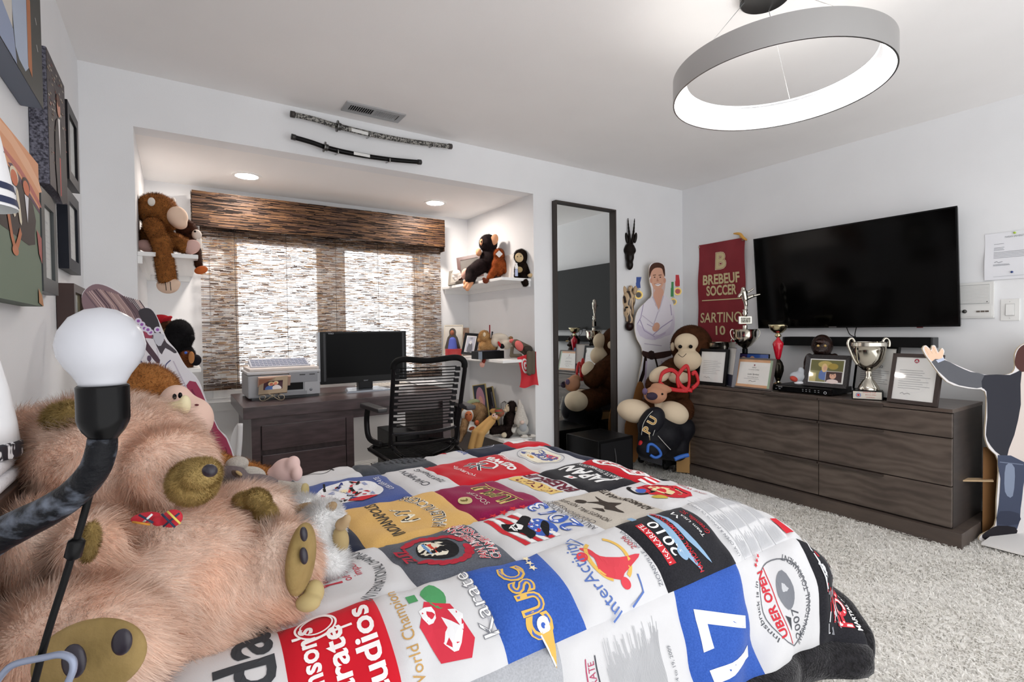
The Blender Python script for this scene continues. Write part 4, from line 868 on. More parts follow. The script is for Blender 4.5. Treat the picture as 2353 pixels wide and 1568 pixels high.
# karate figure trophy
D = dtop_D(1715, 3.66)
t = thing('karate_trophy', 'tall silver cup trophy topped by a kicking karate figure', 'trophy', solve_y(1715, 3.66, DZ))
vb = pr(solve_y(1715, 3.66, DZ))[1]
lathe_px(MB(), [(24, vb), (24, vb - 14), (20, vb - 16), (20, vb - 22), (6, vb - 24), (6, 802), (0, 802)], 1712, D).build('base', blackm, t, ang=.6)
lathe_px(MB(), [(5, 803), (6, 799), (14, 794), (22, 784), (25, 772), (25, 763), (27, 758), (25, 757), (22, 764), (8, 760), (5, 756), (5, 748), (0, 748)], 1712, D).build('cup', silver, t, ang=.8)
for s in (-1, 1): loop_handle(MB(), [(1712 + s*24, 783), (1712 + s*31, 775), (1712 + s*34, 764), (1712 + s*30, 757), (1712 + s*25, 761), (1712 + s*26, 768)], D, .004).build('handle', silver, t)
f_ = Fr(PD(1712, 736, D), RT*[1, 1, 0]/np.linalg.norm(RT[:2]), V3(0, 0, 1), -FW*[1, 1, 0]/np.linalg.norm(FW[:2])); s = D/FPX
MB(f_).box(-15*s, 15*s, -9*s, 9*s, -.01, .01).build('plaque_box', silver, t, smooth=False, bevel=.003)
MB(f_).box(-11*s, 11*s, -6*s, 6*s, .0102, .0115).build('plaque', mat('#8d8a80', .2, .9, c2='#3c3a36', scale=120), t, smooth=False)
lathe_px(MB(), [(5, 728), (4, 724), (6, 720), (4, 716), (6, 712), (0, 711)], 1712, D).build('stem', silver, t)
soft('figure', t, [C((1708, 664), (1709, 668), 4.5), C((1709, 672), (1712, 688), 7, 6), C((1712, 688), (1714, 700), 5, 4), C((1714, 700), (1713, 711), 3.5, 2.5), C((1713, 687), (1728, 681), 5, 4), C((1728, 681), (1746, 677), 3.8, 2.2), C((1712, 674), (1722, 670), 3, 2.4), C((1722, 670), (1731, 664), 2.4, 2), C((1705, 674), (1698, 682), 3.2, 2.6), C((1698, 682), (1700, 677), 2.6, 2.4)], D, silver, res=64, k=.004)
# red stem trophy
D = dtop_D(1788, 3.62); vb = pr(solve_y(1788, 3.62, DZ))[1]
t = thing('red_trophy', 'gold trophy with a glossy red turned stem and shallow bowl', 'trophy', solve_y(1788, 3.62, DZ))
lathe_px(MB(), [(14, vb), (14, vb - 4), (11, vb - 7), (10, vb - 12), (5, vb - 15), (4, vb - 18)], 1788, D).build('base', gold, t, ang=.7)
lathe_px(MB(), [(4, vb - 18), (8, 862), (10.5, 852), (10.5, 842), (8, 833), (4, 826)], 1788, D, lobes=6, amp=.12).build('lower_stem', mat('#26221a', .15, .8), t)
lathe_px(MB(), [(4, 827), (6, 820), (9, 805), (11.5, 791), (10.5, 787), (5, 781), (3, 777), (2.5, 776)], 1788, D).build('red_stem', mat('#c4142c', .12, coat=.6), t)
lathe_px(MB(), [(2.5, 777), (7, 773), (6, 769), (3, 767), (9, 765), (16, 758), (19, 750), (20.5, 746), (19, 747), (14, 757), (0, 761)], 1788, D, lobes=10, amp=.03).build('bowl', gold, t)
# wide cup behind the letter frame
D = dtop_D(1650, 3.68); vb = pr(solve_y(1650, 3.68, DZ))[1]
t = thing('wide_cup', 'wide silver loving cup half hidden behind the black letter frame', 'trophy', solve_y(1650, 3.68, DZ))
lathe_px(MB(), [(18, vb), (18, vb - 4), (8, vb - 10), (6, vb - 22), (20, vb - 34), (32, vb - 52), (35, 796), (36, 788), (37, 786), (34, 787), (32, 800), (0, 812)], 1652, D).build('cup', silver, t, ang=.8)
for u, s in ((1620, -1), (1684, 1)): loop_handle(MB(), [(u - s*4, 800), (u + s*3, 794), (u + s*5, 784), (u, 779), (u - s*4, 783), (u - s*3, 789)], D - .02, .005).build('handle', silver, t)
# big cup
D = dtop_D(1995, 3.52); vb = pr(solve_y(1995, 3.52, DZ))[1]
t = thing('silver_cup', 'tall silver cup trophy with scrolled handles on a black plinth', 'trophy', solve_y(1995, 3.52, DZ))
fb = rotz(solve_y(1993, 3.53, DZ), -68); s = D/FPX
MB(fb).box(-.078, .078, -.07, .07, 0, .056).build('plinth', mat('#141414', .2), t, smooth=False, bevel=.003)
pl = MB(fb).box(-.072, .07, -.0715, -.07, .006, .05).build('plate', mat('#c9c2b6', .3, .3), t, smooth=False)
A = Art(); A.text('#b8303c', 'KARATE CUP', .01, .018, .011); A.text('#b8303c', '2012 U.S. OPEN', .015, .004, .008); A.text('#b8303c', 'CHAMPION', .015, -.012, .008); A.ring('#3f5fa8', -.045, 0, .013, .013, .003).ell('#c23a48', -.045, 0, .007)
A.build('print', pl, plane(fb((0, -.0716, .028)), fb.A[0], (0, 0, 1)))
v0 = vb - 22
lathe_px(MB(), [(21, v0), (21, v0 - 3), (19, v0 - 8), (12, v0 - 20), (8, v0 - 24), (6, v0 - 32), (7, v0 - 40), (6, v0 - 42), (11, v0 - 44), (22, v0 - 55), (29, v0 - 70), (33, v0 - 90), (34, v0 - 98), (36, v0 - 100), (35, v0 - 108), (37, v0 - 110), (34, v0 - 109), (31, v0 - 90), (20, v0 - 60), (0, v0 - 50)], 1996, D, 36).build('cup', silver, t, ang=.9)
for s_ in (-1, 1): loop_handle(MB(), [(1996 + s_*26, 838), (1996 + s_*34, 826), (1996 + s_*42, 808), (1996 + s_*48, 792), (1996 + s_*45, 781), (1996 + s_*38, 778), (1996 + s_*33, 785), (1996 + s_*35, 792)], D, .0075).build('handle', silver, t)
MB(Fr(PD(1998, 800, D), RT, UP, -FW)).box(-.045, .045, -.02, .035, -.001, .001).build('card', mat('#ececec', .6), t, smooth=False)
# gorilla bust
D = dtop_D(1890, 3.80); bro = mat('#3a211a', .22, .35, c2='#1c1210', scale=60, bump=.6, bscale=70)
t = thing('gorilla_figurine', 'dark glazed gorilla figurine looking over the ornate frame', 'figurine', solve_y(1890, 3.80, DZ)); vb = pr(solve_y(1890, 3.80, DZ))[1]
soft('body', t, [E(1889, 795, 22, 26), E(1888, 806, 19, 13, -.03), E(1888, 786, 16, 6, -.045), E(1890, 848, 36, 40, .02, 26), E(1860, 838, 12, 26, -.01), E(1918, 838, 12, 26, -.01), C((1856, 850, -.02), (1854, vb - 10, -.04), 10, 8), C((1922, 850, -.02), (1924, vb - 10, -.04), 10, 8), E(1890, vb - 16, 40, 16, .0, 24)], D, bro, res=64, k=.01)
for u in (1880, 1896): bead('eye', t, u, 795, 3, D - .068, mat('#d0b070', .1))
bead('snout', t, 1888, 808, 10, D - .055, mat('#2a1814', .25, .2), 7, 5)
# small grey shark toy
D = dep(V3(3.5, solve_y(1830, 3.5, rz)[1], rz)); 
t = thing('shark_toy', 'small crumpled grey toy with a red mouth beside the ornate frame', 'soft toy', V3(3.5, solve_y(1830, 3.5, rz)[1], rz))
soft('body', t, [E(1833, 866, 16, 12), E(1842, 856, 8, 12, 0, 6, 20), E(1846, 872, 9, 8), E(1823, 862, 8, 5, 0, 5, 20)], D, mat('#aeb2b8', .8), res=36, k=.012)
soft('mouth', t, [E(1824, 871, 9, 6, -.022, 6, -25)], D, mat('#b03a2a', .7), res=24)
soft('belly', t, [E(1836, 880, 11, 4, -.015, 7)], D, mat('#dcdde0', .8), res=24)

# ------------------------------------------------------------------ desk and what stands on it
dwood = mat('#3b3031', .3, c2='#57484a', scale=5, stretch=(1.5, 8, 8), detail=6, lo=.3, hi=.7, bump=.04, bscale=60, name='desk_walnut')
DKX0, DKX1, DKY, DKZ = .30, 1.62, 3.17, .76
t = thing('desk', 'dark wooden desk with two deep drawers in front of the window', 'desk', (1.08, 3.5, 0))
MB().box(DKX0, DKX1, DKY, 3.95, DKZ - .067, DKZ).build('top', dwood, t, smooth=False, bevel=.003)
def pedestal(x0, x1, drawers):
    MB().box(x0, x1, 3.215, 3.9, 0, DKZ - .067).build('pedestal', mat('#33292a', .35, c2='#463a3b', scale=6, stretch=(6, 6, 1.5)), t, smooth=False)
    MB().box(x0, x0 + .045, 3.2, 3.216, 0, DKZ - .067).box(x1 - .045, x1, 3.2, 3.216, 0, DKZ - .067).box(x0 + .045, x1 - .045, 3.2, 3.216, DKZ - .118, DKZ - .067).box(x0 + .045, x1 - .045, 3.2, 3.216, 0, .06).build('face_frame', dwood, t, smooth=False)
    for z0, z1 in drawers: MB().box(x0 + .052, x1 - .05, 3.196, 3.214, z0, z1).build('drawer', dwood, t, smooth=False, bevel=.003)
zd = [at(603, v, Y=3.2)[2] for v in (979, 1036, 1043)]
pedestal(.342, .915, [(zd[1], zd[0]), (zd[1] - .035 - .22, zd[1] - .03)])
MB().box(1.53, 1.59, 3.2, 3.9, 0, DKZ - .067).build('end_panel', dwood, t, smooth=False)
MB().box(.915, 1.53, 3.24, 3.258, DKZ - .13, DKZ - .067).build('apron', dwood, t, smooth=False)
MB().tube(smooth_poly([(.93, 3.5, .3), (.95, 3.4, .1), (1.02, 3.3, .03), (1.1, 3.3, .02)], 5, False), .004, 6).build('cord', mat('#111111', .6), t)
tw = thing('computer_tower', 'black computer tower standing in the shade under the desk', 'computer', (1.4, 3.6, 0))
MB().box(1.28, 1.46, 3.45, 3.85, .01, .44).build('case', mat('#0e0e0f', .35), tw, smooth=False, bevel=.006)
MB().box(1.285, 1.455, 3.44, 3.45, .03, .43).build('front_panel', mat('#161617', .2), tw, smooth=False, bevel=.003)
for i in range(2): MB().box(1.30, 1.44, 3.436, 3.44, .36 - i*.05, .395 - i*.05).build('drive_bay', mat('#232325', .3), tw, smooth=False)
bx = thing('paper_bag', 'plain kraft paper bag lying flat beneath the desk chair', 'paper bag', (1.15, 2.95, .01))
MB().box(.98, 1.36, 2.78, 3.12, .02, .05).build('bag', mat('#a08a70', .8, c2='#b39d82', scale=20), bx, smooth=False, bevel=.006)
MB().box(1.12, 1.16, 2.9, 2.95, .05, .0508).build('print', mat('#2e2620', .8), bx, smooth=False)
pp = thing('floor_paper', 'white printed sheet propped against the wall under the desk', 'paper', (.99, 3.3, .02))
MB(rotz((.99, 3.3, .03), 0, -15)).box(-.09, .09, -.0005, .0005, 0, .12).build('sheet', mat('#e2e2e0', .7), pp, smooth=False)
Art().lines('#8b8d92', -.07, .03, .06, .1, 3, .003, .3).build('print', pp, plane(rotz((.99, 3.3, .03), 0, -15)((0, -.0006, 0)), (1, 0, 0), rotz((0, 0, 0), 0, -15).A[2]))

# printer
py0 = 3.47; x0, x1 = at(570, 900, Y=py0)[0], at(736, 890, Y=py0)[0]; zt = at(650, 848, Y=py0)[2]
t = thing('printer', 'silver and white all-in-one inkjet printer on the desk', 'printer', ((x0 + x1)/2, py0 + .17, DKZ))
pw = x1 - x0; gry = mat('#a9abaf', .4); lgr = mat('#c6c7ca', .35); dkg = mat('#3a3b3e', .5)
MB().box(x0, x1, py0, py0 + .36, DKZ + .012, zt - .035).build('body', gry, t, smooth=False, bevel=.008)
MB().box(x0 - .004, x1 + .004, py0 - .004, py0 + .365, zt - .032, zt - .012).build('scanner_bed', lgr, t, smooth=False, bevel=.008)
MB().box(x0 + .01, x1 - .004, py0 + .005, py0 + .36, zt - .012, zt + .006).build('lid', mat('#d8cfc9', .4), t, smooth=False, bevel=.006)
MB().box(x0 + .02, x0 + pw*.98, py0 - .003, py0 + .34, DKZ, DKZ + .013).build('foot_rail', dkg, t, smooth=False)
zc = DKZ + (zt - DKZ)*.62
MB().box(x0 + pw*.55, x0 + pw*.96, py0 - .006, py0 + .003, zc - .02, zc + .045).build('card_panel', mat('#8f9196', .35), t, smooth=False, bevel=.002)
for i in range(2): MB().box(x0 + pw*(.70 + .14*i), x0 + pw*(.78 + .14*i), py0 - .0075, py0 - .005, zc + .025, zc + .032).build('card_slot', dkg, t, smooth=False)
cp = MB(rotz((x0 + pw*.12, py0 - .008, zc - .03), 0, -28)).box(0, pw*.44, -.012, 0, 0, .07).build('control_panel', mat('#c9a794', .35), t, smooth=False, bevel=.003)
MB(rotz((x0 + pw*.12, py0 - .008, zc - .03), 0, -28)).box(.005, pw*.2, -.0135, -.012, .012, .06).build('display', mat('#a8765f', .2), cp, smooth=False)
for i in range(4): MB(rotz((x0 + pw*.12, py0 - .008, zc - .03), 0, -28)).ell((pw*(.28 + .1*(i % 2)), -.013, .02 + .022*(i//2)), (.006, .003, .006), 10, 6).build('button', mat('#e0d8d2', .3), cp)
MB().box(x0 + pw*.42, x0 + pw*.75, py0 - .002, py0 + .004, DKZ + .05, DKZ + .095).build('output_slot', mat('#111113', .6), t, smooth=False)
MB().box(x0 + pw*.40, x0 + pw*.78, py0 - .05, py0 + .02, DKZ + .022, DKZ + .03).box(x0 + pw*.40, x0 + pw*.78, py0 - .05, py0 - .045, DKZ + .03, DKZ + .045).build('paper_tray', mat('#8e9094', .4), t, smooth=False)
MB().box(x0 + pw*.45, x0 + pw*.72, py0 - .045, py0 + .02, DKZ + .031, DKZ + .036).build('paper_stack', mat('#d9dce4', .7), t, smooth=False)
MB().box(x0 + pw*.77, x1 - .004, py0 - .004, py0 + .002, DKZ + .015, DKZ + .10).build('ink_door', mat('#b2b4b8', .4), t, smooth=False, bevel=.002)
MB().lathe([(0, .002), (.008, .002), (.009, 0)], (x0 + pw*.86, py0 - .004, DKZ + .045), 16, np.array([(1, 0, 0), (0, 0, 1), (0, -1, 0)])).build('emblem', mat('#7d8086', .3, .6), t)
def keyboard(label, fr, w, d, c, kc, rows=5, cols=15, cols_l=None):
    t = thing('keyboard', label, 'keyboard', fr((w/2, d/2, 0)))
    MB(fr).hexa([(0, 0, 0), (w, 0, 0), (0, d, 0), (w, d, 0), (0, 0, .008), (w, 0, .008), (0, d, .02), (w, d, .02)]).build('base', c, t, smooth=False, bevel=.002)
    for i in range(rows):
        for j in range(cols):
            x = w*(.03 + .94*j/cols); y = d*(.08 + .86*i/rows); z = .008 + .012*(y/d)
            MB(fr).box(x, x + w*.94/cols*.82, y, y + d*.86/rows*.8, z, z + .005).build('key', kc, t, smooth=False)
    return t
fk = Fr((x0 + .03, py0 + .12, zt + .006), (1, 0, 0), (0, .97, .2), (0, -.2, .97))
keyboard('grey keyboard lying across the top of the printer', fk, pw*.85, .15, mat('#b9bdc9', .4), mat('#8f95a8', .4), 4, 14)
P = at(825, 893, Z=DKZ); keyboard('white keyboard on the desk in front of the black monitor', rotz((P[0], P[1] - .05, DKZ), 4), .40, .12, mat('#cfcac4', .4), mat('#e2dcd4', .4), 4, 14)
for k, (u, v, a, lab) in enumerate(((905, 890, 20, 'sheet of white paper on the desk under the chair-back cords'), (960, 885, -8, 'second white sheet overlapping the paper behind the chair back'))):
    P = at(u, v, Z=DKZ + .001 + .001*k); pq = thing('desk_paper', lab, 'paper', P, 'loose papers on the desk')
    MB(rotz(P, a)).box(0, .21, 0, .28, 0, .0008).build('sheet', mat('#dfe0e4', .7), pq, smooth=False)
    Art().lines('#a9abb2', .02, .19, .05, .24, 8, .003, .3).build('print', pq, plane(rotz(P, a)((0, 0, .0008)), rotz(P, a).A[0], rotz(P, a).A[1]), lift=.0004)
# monitor
my = 3.55; a, b = at(735, 763, Y=my), at(935, 885, Y=my); mx0, mx1, mz1, mz0 = a[0], b[0], a[2], at(737, 885, Y=my)[2]
t = thing('computer_monitor', 'black widescreen all-in-one computer monitor on the desk', 'monitor', ((mx0 + mx1)/2, my, DKZ))
MB().box(mx0, mx1, my, my + .055, mz0, mz1).build('body', mat('#111112', .3), t, smooth=False, bevel=.003)
MB().box(mx0 - .012, mx0, my + .004, my + .05, mz0 + .02, mz1 - .004).build('side_trim', mat('#8a8c90', .3, .5), t, smooth=False)
MB().box(mx0 + .04, mx1 - .035, my - .002, my, mz0 + .045, mz1 - .012).build('screen', mat('#020203', .3, spec=.08), t, smooth=False)
MB().box(mx0 + .02, mx0 + .034, my - .0015, my, mz0 + .02, mz1 - .01).box(mx1 - .03, mx1 - .02, my - .0015, my, mz0 + .02, mz1 - .01).build('speaker_strip', mat('#26282c', .5), t, smooth=False)
A = Art(); A.text('#b9bcc2', 'VAIO', .07, mz1 - mz0 - .012, .016); A.text('#a9acb2', 'SONY', (mx1 - mx0)/2, .012, .012); A.build('print', t, plane((mx0, my - .003, mz0), (1, 0, 0), (0, 0, 1)))
MB().box((mx0 + mx1)/2 - .05, (mx0 + mx1)/2 + .05, my + .0, my + .06, DKZ + .015, mz0 + .005).build('neck', mat('#1a1a1c', .3), t, smooth=False, bevel=.005)
MB().hexa([((mx0 + mx1)/2 - .16, my - .09, DKZ), ((mx0 + mx1)/2 + .16, my - .09, DKZ), ((mx0 + mx1)/2 - .12, my + .1, DKZ), ((mx0 + mx1)/2 + .12, my + .1, DKZ), ((mx0 + mx1)/2 - .15, my - .08, DKZ + .012), ((mx0 + mx1)/2 + .15, my - .08, DKZ + .012), ((mx0 + mx1)/2 - .11, my + .1, DKZ + .018), ((mx0 + mx1)/2 + .11, my + .1, DKZ + .018)]).build('foot', mat('#9da6b2', .25, .5), t, smooth=False, bevel=.003)
# easel photo
D = dep(at(612, 921, Z=DKZ)) - .02; q = [PD(595, 909, D), PD(660, 903, D + .02), PD(580, 872.5, D + .04)]
ax = q[1] - q[0]; w = np.linalg.norm(ax); ay = q[2] - q[0]; ay = ay - nrm(ax)*(ay @ nrm(ax)); h = np.linalg.norm(ay)
def duo(A, w, h):
    A.rect('#4a2e38', -w/2, -h/2, w/2, h/2); A.poly('#5b7ab8', [(-w*.4, -h/2), (-w*.35, -h*.1), (-w*.1, 0), (0, -h*.2), (0, -h/2)], 2); A.poly('#e2dcdc', [(0, -h/2), (0, -h*.1), (w*.2, .02*h), (w*.4, -h*.2), (w*.42, -h/2)], 2)
    A.ell('#e6cf9a', -w*.12, h*.18, w*.15, h*.25).ell('#d9806a', -w*.1, h*.12, w*.09, h*.18).ell('#ead4a8', w*.13, h*.24, w*.14, h*.22).ell('#dd8870', w*.12, h*.17, w*.09, h*.18)
t = picture('easel_photo', 'tan framed photo of two women on a scrolled wire easel', 'picture frame', q[0], ax, ay, w, h, .012, w*.16, mat('#a8967f', .5), duo, glass=False)
for s, u0 in ((1, 602), (-1, 648)):
    pts = [(u0 + s*30, 908), (u0 + s*22, 912), (u0 + s*12, 918), (u0 + s*2, 922), (u0 - s*5, 918), (u0 - s*4, 911), (u0 + s*3, 909), (u0 + s*9, 913), (u0 + s*5, 918)]
    MB().tube(smooth_poly([PD(u, v - (2 if s < 0 else 0), D - .012) for u, v in pts], 4, False), .0022, 6).build('wire_scroll', mat('#c2b49a', .4, .5), t)
MB().tube([PD(625, 914, D - .012), PD(630, 890, D + .06), PD(632, 908, D + .14)], .0022, 6).build('wire_leg', mat('#c2b49a', .4, .5), t)

# ------------------------------------------------------------------ bungee desk chair
CD = 2.70
def ch(u, v, e=0): return PD(u, v, CD + (v - 825)/200*.12 + e)
blk_tube = mat('#131214', .3); blk_soft = mat('#0f0f10', .7)
t = thing('desk_chair', 'black bungee-cord office chair pulled up to the desk', 'chair', (1.18, 2.75, 0))
fp = [(897, 1028), (899, 960), (903, 880), (905, 846), (915, 829), (935, 826), (985, 829), (1040, 822), (1060, 825), (1068, 840), (1064, 880), (1055, 950), (1048, 1008), (1040, 1022)]
MB().tube(smooth_poly([ch(*p) for p in fp], 5, False), .012, 10).build('back_frame', blk_tube, t)
MB().tube(smooth_poly([ch(u, v) for u, v in ((904, 848), (906, 837), (915, 829), (935, 826), (985, 829), (1040, 822), (1060, 825), (1067, 834), (1067, 844))], 5, False), .0165, 12).build('foam_sleeve', blk_soft, t)
nb = 20
for i in range(nb):
    f = i/(nb - 1); vl, vr = 847 + f*135, 842 + f*129; ul = 912 - f*7 if i % 2 == 0 else 918 - f*7; ur = 1054 - f*17 if i % 2 else 1049 - f*17
    MB().tube([ch(ul, vl), ch((ul + ur)/2, (vl + vr)/2 + .6, -.004), ch(ur, vr)], .0032, 6).build('bungee_cord', blk_soft, t)
for i in range(10):
    f = i/9.5
    for u, v in ((913 - f*8, 851 + f*134), (1052 - f*18, 847 + f*128)):
        P = ch(u, v); MB(Fr(P, RT, UP, FW)).box(-.014, .014, -.011, .011, -.006, .006).build('cord_clip', mat('#1d1d1f', .35), t, smooth=False, bevel=.002)
MB().tube(smooth_poly([ch(898, 998), ch(960, 996, .02), ch(1010, 990, .02), ch(1050, 980)], 5, False), .01, 8).build('lower_bar', mat('#2c2c30', .2, .4), t)
MB().tube(smooth_poly([ch(898, 1022), ch(960, 1020, .02), ch(1046, 1008)], 5, False), .010, 8).build('lower_bar', blk_tube, t)
# seat
SZ = .46; sl, sr = .98, 1.40
MB().tube([(sl, 2.62, SZ - .02), (sl - .02, 2.75, SZ), (sl - .03, 3.0, SZ + .01), (sl + .02, 3.10, SZ)], .013, 8).tube([(sr, 2.62, SZ - .02), (sr + .02, 2.75, SZ), (sr + .03, 3.0, SZ + .01), (sr - .02, 3.10, SZ)], .013, 8).tube([(sl + .02, 3.10, SZ), (sr - .02, 3.10, SZ)], .013, 8).build('seat_frame', blk_tube, t)
for i in range(16):
    y = 2.64 + i*.029; MB().tube([(sl - .02, y, SZ), ((sl + sr)/2, y, SZ - .03), (sr + .02, y, SZ)], .0045, 6).build('seat_cord', blk_soft, t)
for s, x in ((-1, sl - .02), (1, sr + .03)):
    P = ch(862, 938) if s < 0 else ch(1066, 931)
    f = rotz(P, 5 if s < 0 else -5)
    MB(f).hexa([(-.025, -.1, -.016), (.025, -.1, -.016), (-.025, .16, -.014), (.025, .16, -.014), (-.03, -.1, .008), (.03, -.1, .008), (-.028, .15, .014), (.028, .15, .014)]).build('armrest', mat('#2f2e31', .4), t, smooth=False, bevel=.008)
    MB(f).tube(smooth_poly([(0, .1, -.014), (0, .12, -.08), (0, .10, -.17), (-.02*s, .06, -.2), (-.04*s, .02, -.205)], 4, False), .016, 8).build('arm_bracket', blk_tube, t)
MB().lathe([(.02, .1), (.02, .3), (.03, .3), (.03, .40), (.1, .41), (.1, .43), (0, .43)], (1.19, 2.85, 0), 20).build('gas_column', mat('#1a1a1c', .3), t, ang=.6)
MB().tube(smooth_poly([ch(898, 1022), ch(912, 1040, .03), (1.12, 2.82, .42)], 4, False), .012, 8).tube(smooth_poly([ch(1042, 1014), ch(1034, 1030, .03), (1.26, 2.82, .42)], 4, False), .012, 8).build('back_brace', mat('#26262a', .2, .5), t)
for k in range(5):
    a = k*1.2566 + .4; e = V3(1.19 + .29*math.cos(a), 2.85 + .29*math.sin(a), .085)
    MB().tube([(1.19, 2.85, .11), e], [.022, .014], 8).build('base_spoke', blk_tube, t); MB().lathe([(.028, -.012), (.03, -.008), (.03, .008), (.028, .012)], e - V3(0, 0, .052), 14, np.array([(0, 0, 1), (-math.sin(a), math.cos(a), 0), (math.cos(a), math.sin(a), 0)])).build('caster', blk_soft, t)
# white folding seat left of the desk
t = thing('folding_stool', 'white folding stool stored upright beside the desk', 'stool', (.24, 3.05, 0))
wpl = mat('#dcdcde', .35); D = dep(V3(.24, 3.05, .5))
def strip(name, pts, wv, th=.014):
    P = [PD(u, v, D) for u, v in smooth_poly(pts, 4, False)]; mb = MB()
    mb.tube(P, [wv]*len(P), 6); return mb.build(name, wpl, t)
strip('leg', [(552, 974), (551, 1010), (549, 1035), (546, 1070), (541, 1130), (536, 1200), (530, 1262)], .014)
V = [PD(u, v, D + d) for d in (0, .05) for u, v in ((545, 974), (538, 985), (531, 1005), (527, 1030), (527, 1060), (534, 1060), (542, 1030), (547, 1005))]
MB().add(V, [tuple(range(8)), tuple(range(15, 7, -1))] + [(i, (i + 1) % 8, 8 + (i + 1) % 8, 8 + i) for i in range(8)]).build('curved_panel', wpl, t, smooth=False)
strip('leg', [(527, 1060), (522, 1120), (518, 1200), (514, 1262)], .014)

# ------------------------------------------------------------------ mirror and back-wall pieces
a, b = at(1277, 462, Y=3.10), at(1416, 480, Y=3.10); mx0, mx1 = a[0], b[0]; mz = (a[2] + b[2])/2
t = thing('wall_mirror', 'tall narrow floor mirror in a deep dark metal frame', 'mirror', ((mx0 + mx1)/2, 3.12, .03))
fmm = mat('#3f3835', .4, .5); w_ = .012
MB().box(mx0, mx0 + w_, 3.10, YB - .002, .03, mz).box(mx1 - w_, mx1, 3.10, YB - .002, .03, mz).box(mx0 + w_, mx1 - w_, 3.10, YB - .002, mz - w_, mz).box(mx0 + w_, mx1 - w_, 3.10, YB - .002, .03, .03 + w_).build('frame', fmm, t, smooth=False)
MB().box(mx0 + w_, mx1 - w_, 3.135, 3.139, .03 + w_, mz - w_).build('glass', mat('#e8ebea', .015, 1, name='mirror_silver'), t, smooth=False)

def wallpt(u, v, y=3.105): return at(u, v, Y=y)
def sword(label, name, path, hw, split, m_handle, m_sheath, hooks, tag_uv, caps):
    t = thing(name, label, 'sword', wallpt(*path[len(path)//2]), 'swords hung above the niche')
    P = smooth_poly([wallpt(u, v) for u, v in path], 6, False); n = len(P); k = int(split*n)
    MB().tube(P[:k + 1], hw*.92, 10).build('handle', m_handle, t); MB().tube(P[k:], [hw*(1.05 - .15*i/(n - k)) for i in range(n - k)], 10).build('scabbard', m_sheath, t)
    d = nrm(P[k + 1] - P[k - 1]); A_ = np.stack([np.cross(d, V3(0, 1, 0)), V3(0, 1, 0), d])
    MB().lathe([(hw*.5, -.004), (hw*2.1, -.003), (hw*2.1, .003), (hw*.5, .004)], P[k], 20, A_).build('guard', mat('#6a6a68', .3, .9), t, ang=.6)
    MB().lathe([(hw*.6, .004), (hw*1.35, .006), (hw*1.35, .02), (hw, .022)], P[k], 14, A_).build('collar', mat('#4a4a48', .35, .6), t, ang=.6)
    for i, e in ((0, P[0]), (-1, P[-1])):
        dd = nrm(P[1] - P[0]) if i == 0 else nrm(P[-2] - P[-1]); MB().tube([e - dd*.002, e + dd*.022], hw*1.12, 10).build('end_cap', caps, t)
    for u, v in hooks:
        c_ = wallpt(u, v); MB().tube([(c_[0], YB, c_[2] + .012), (c_[0], 3.09, c_[2] + .0), (c_[0], 3.08, c_[2] - .004), (c_[0], 3.078, c_[2] + .02)], .004, 6).build('hook', mat('#b9b9b8', .25, .9), t)
    (u0, v0), (u1, v1) = tag_uv; p, q = wallpt(u0, v0, 3.088), wallpt(u1, v1, 3.088); MB(Fr(p, nrm(q - p), V3(0, 1, 0), np.cross(nrm(q - p), V3(0, 1, 0)))).box(0, np.linalg.norm(q - p), -.001, .001, -hw*.6, hw*.6).build('label_strip', mat('#e4e4e2', .6), t, smooth=False)
    return t
snake = mat('#2c2b2a', .5, c2='#9a9892', scale=120, stretch=(1, .3, 1), detail=1, lo=.42, hi=.58)
sword('grey patterned sheathed samurai sword, the upper of two on the wall', 'katana', [(668, 262), (722, 274), (775, 290), (860, 310), (950, 326), (1037, 337)], .016, .40, snake, snake, [(848, 317), (993, 338)], ((808, 298), (846, 308)), mat('#3c3836', .5))
sword('plain black sheathed samurai sword, the lower of two on the wall', 'katana', [(670, 314), (715, 327), (763, 343), (830, 357), (900, 367), (967, 373)], .0145, .34, mat('#141314', .5), mat('#0d0d0e', .2), [(775, 355), (893, 374)], ((813, 352), (850, 359)), mat('#2a2a2a', .4))

D = dep(at(1447, 570, Y=3.125)); ebony = mat('#17110f', .22)
t = thing('antelope_mask', 'carved black antelope head mask with upright horns', 'mask', at(1447, 620, Y=3.14))
soft('face', t, [E(1447, 575, 13, 17, 0, 9), E(1447, 590, 10, 16, -.01, 9), E(1447, 608, 8, 13, -.015, 8), E(1438, 576, 5, 6), E(1456, 576, 5, 6)], D, ebony, res=44, k=.012)
for s, pts in ((0, [(1447, 560), (1446, 540), (1444, 520), (1443, 502)]), (1, [(1452, 560), (1455, 540), (1457, 520), (1458, 503)])):
    P = [PD(u, v, D) for u, v in smooth_poly(pts, 5, False)]; MB().tube(P, [.013*(1 - .8*i/(len(P) - 1)) + (.0015 if i % 2 else 0) for i in range(len(P))], 8).build('horn', ebony, t)
for u, r in ((1440, 8), (1460, -8)): soft('ear', t, [E(u, 547, 4, 13, .005, 3, r)], D, ebony, res=20)
t = thing('zebra_mask', 'striped brown and cream zebra head mask under the antelope', 'mask', at(1446, 760, Y=3.14))
D = dep(at(1446, 705, Y=3.125))
zm = mat('#2a1a14', .35, c2='#c4a987', scale=3, stretch=(30, 5, 4), detail=1, lo=.47, hi=.53)
soft('face', t, [E(1445, 690, 15, 22, 0, 11), E(1445, 715, 12, 20, -.008, 10), E(1447, 735, 9, 14, -.012, 9)], D, zm, res=44, k=.012)
soft('muzzle', t, [E(1446, 750, 10, 11, -.014, 9)], D, mat('#20110f', .25), res=28)
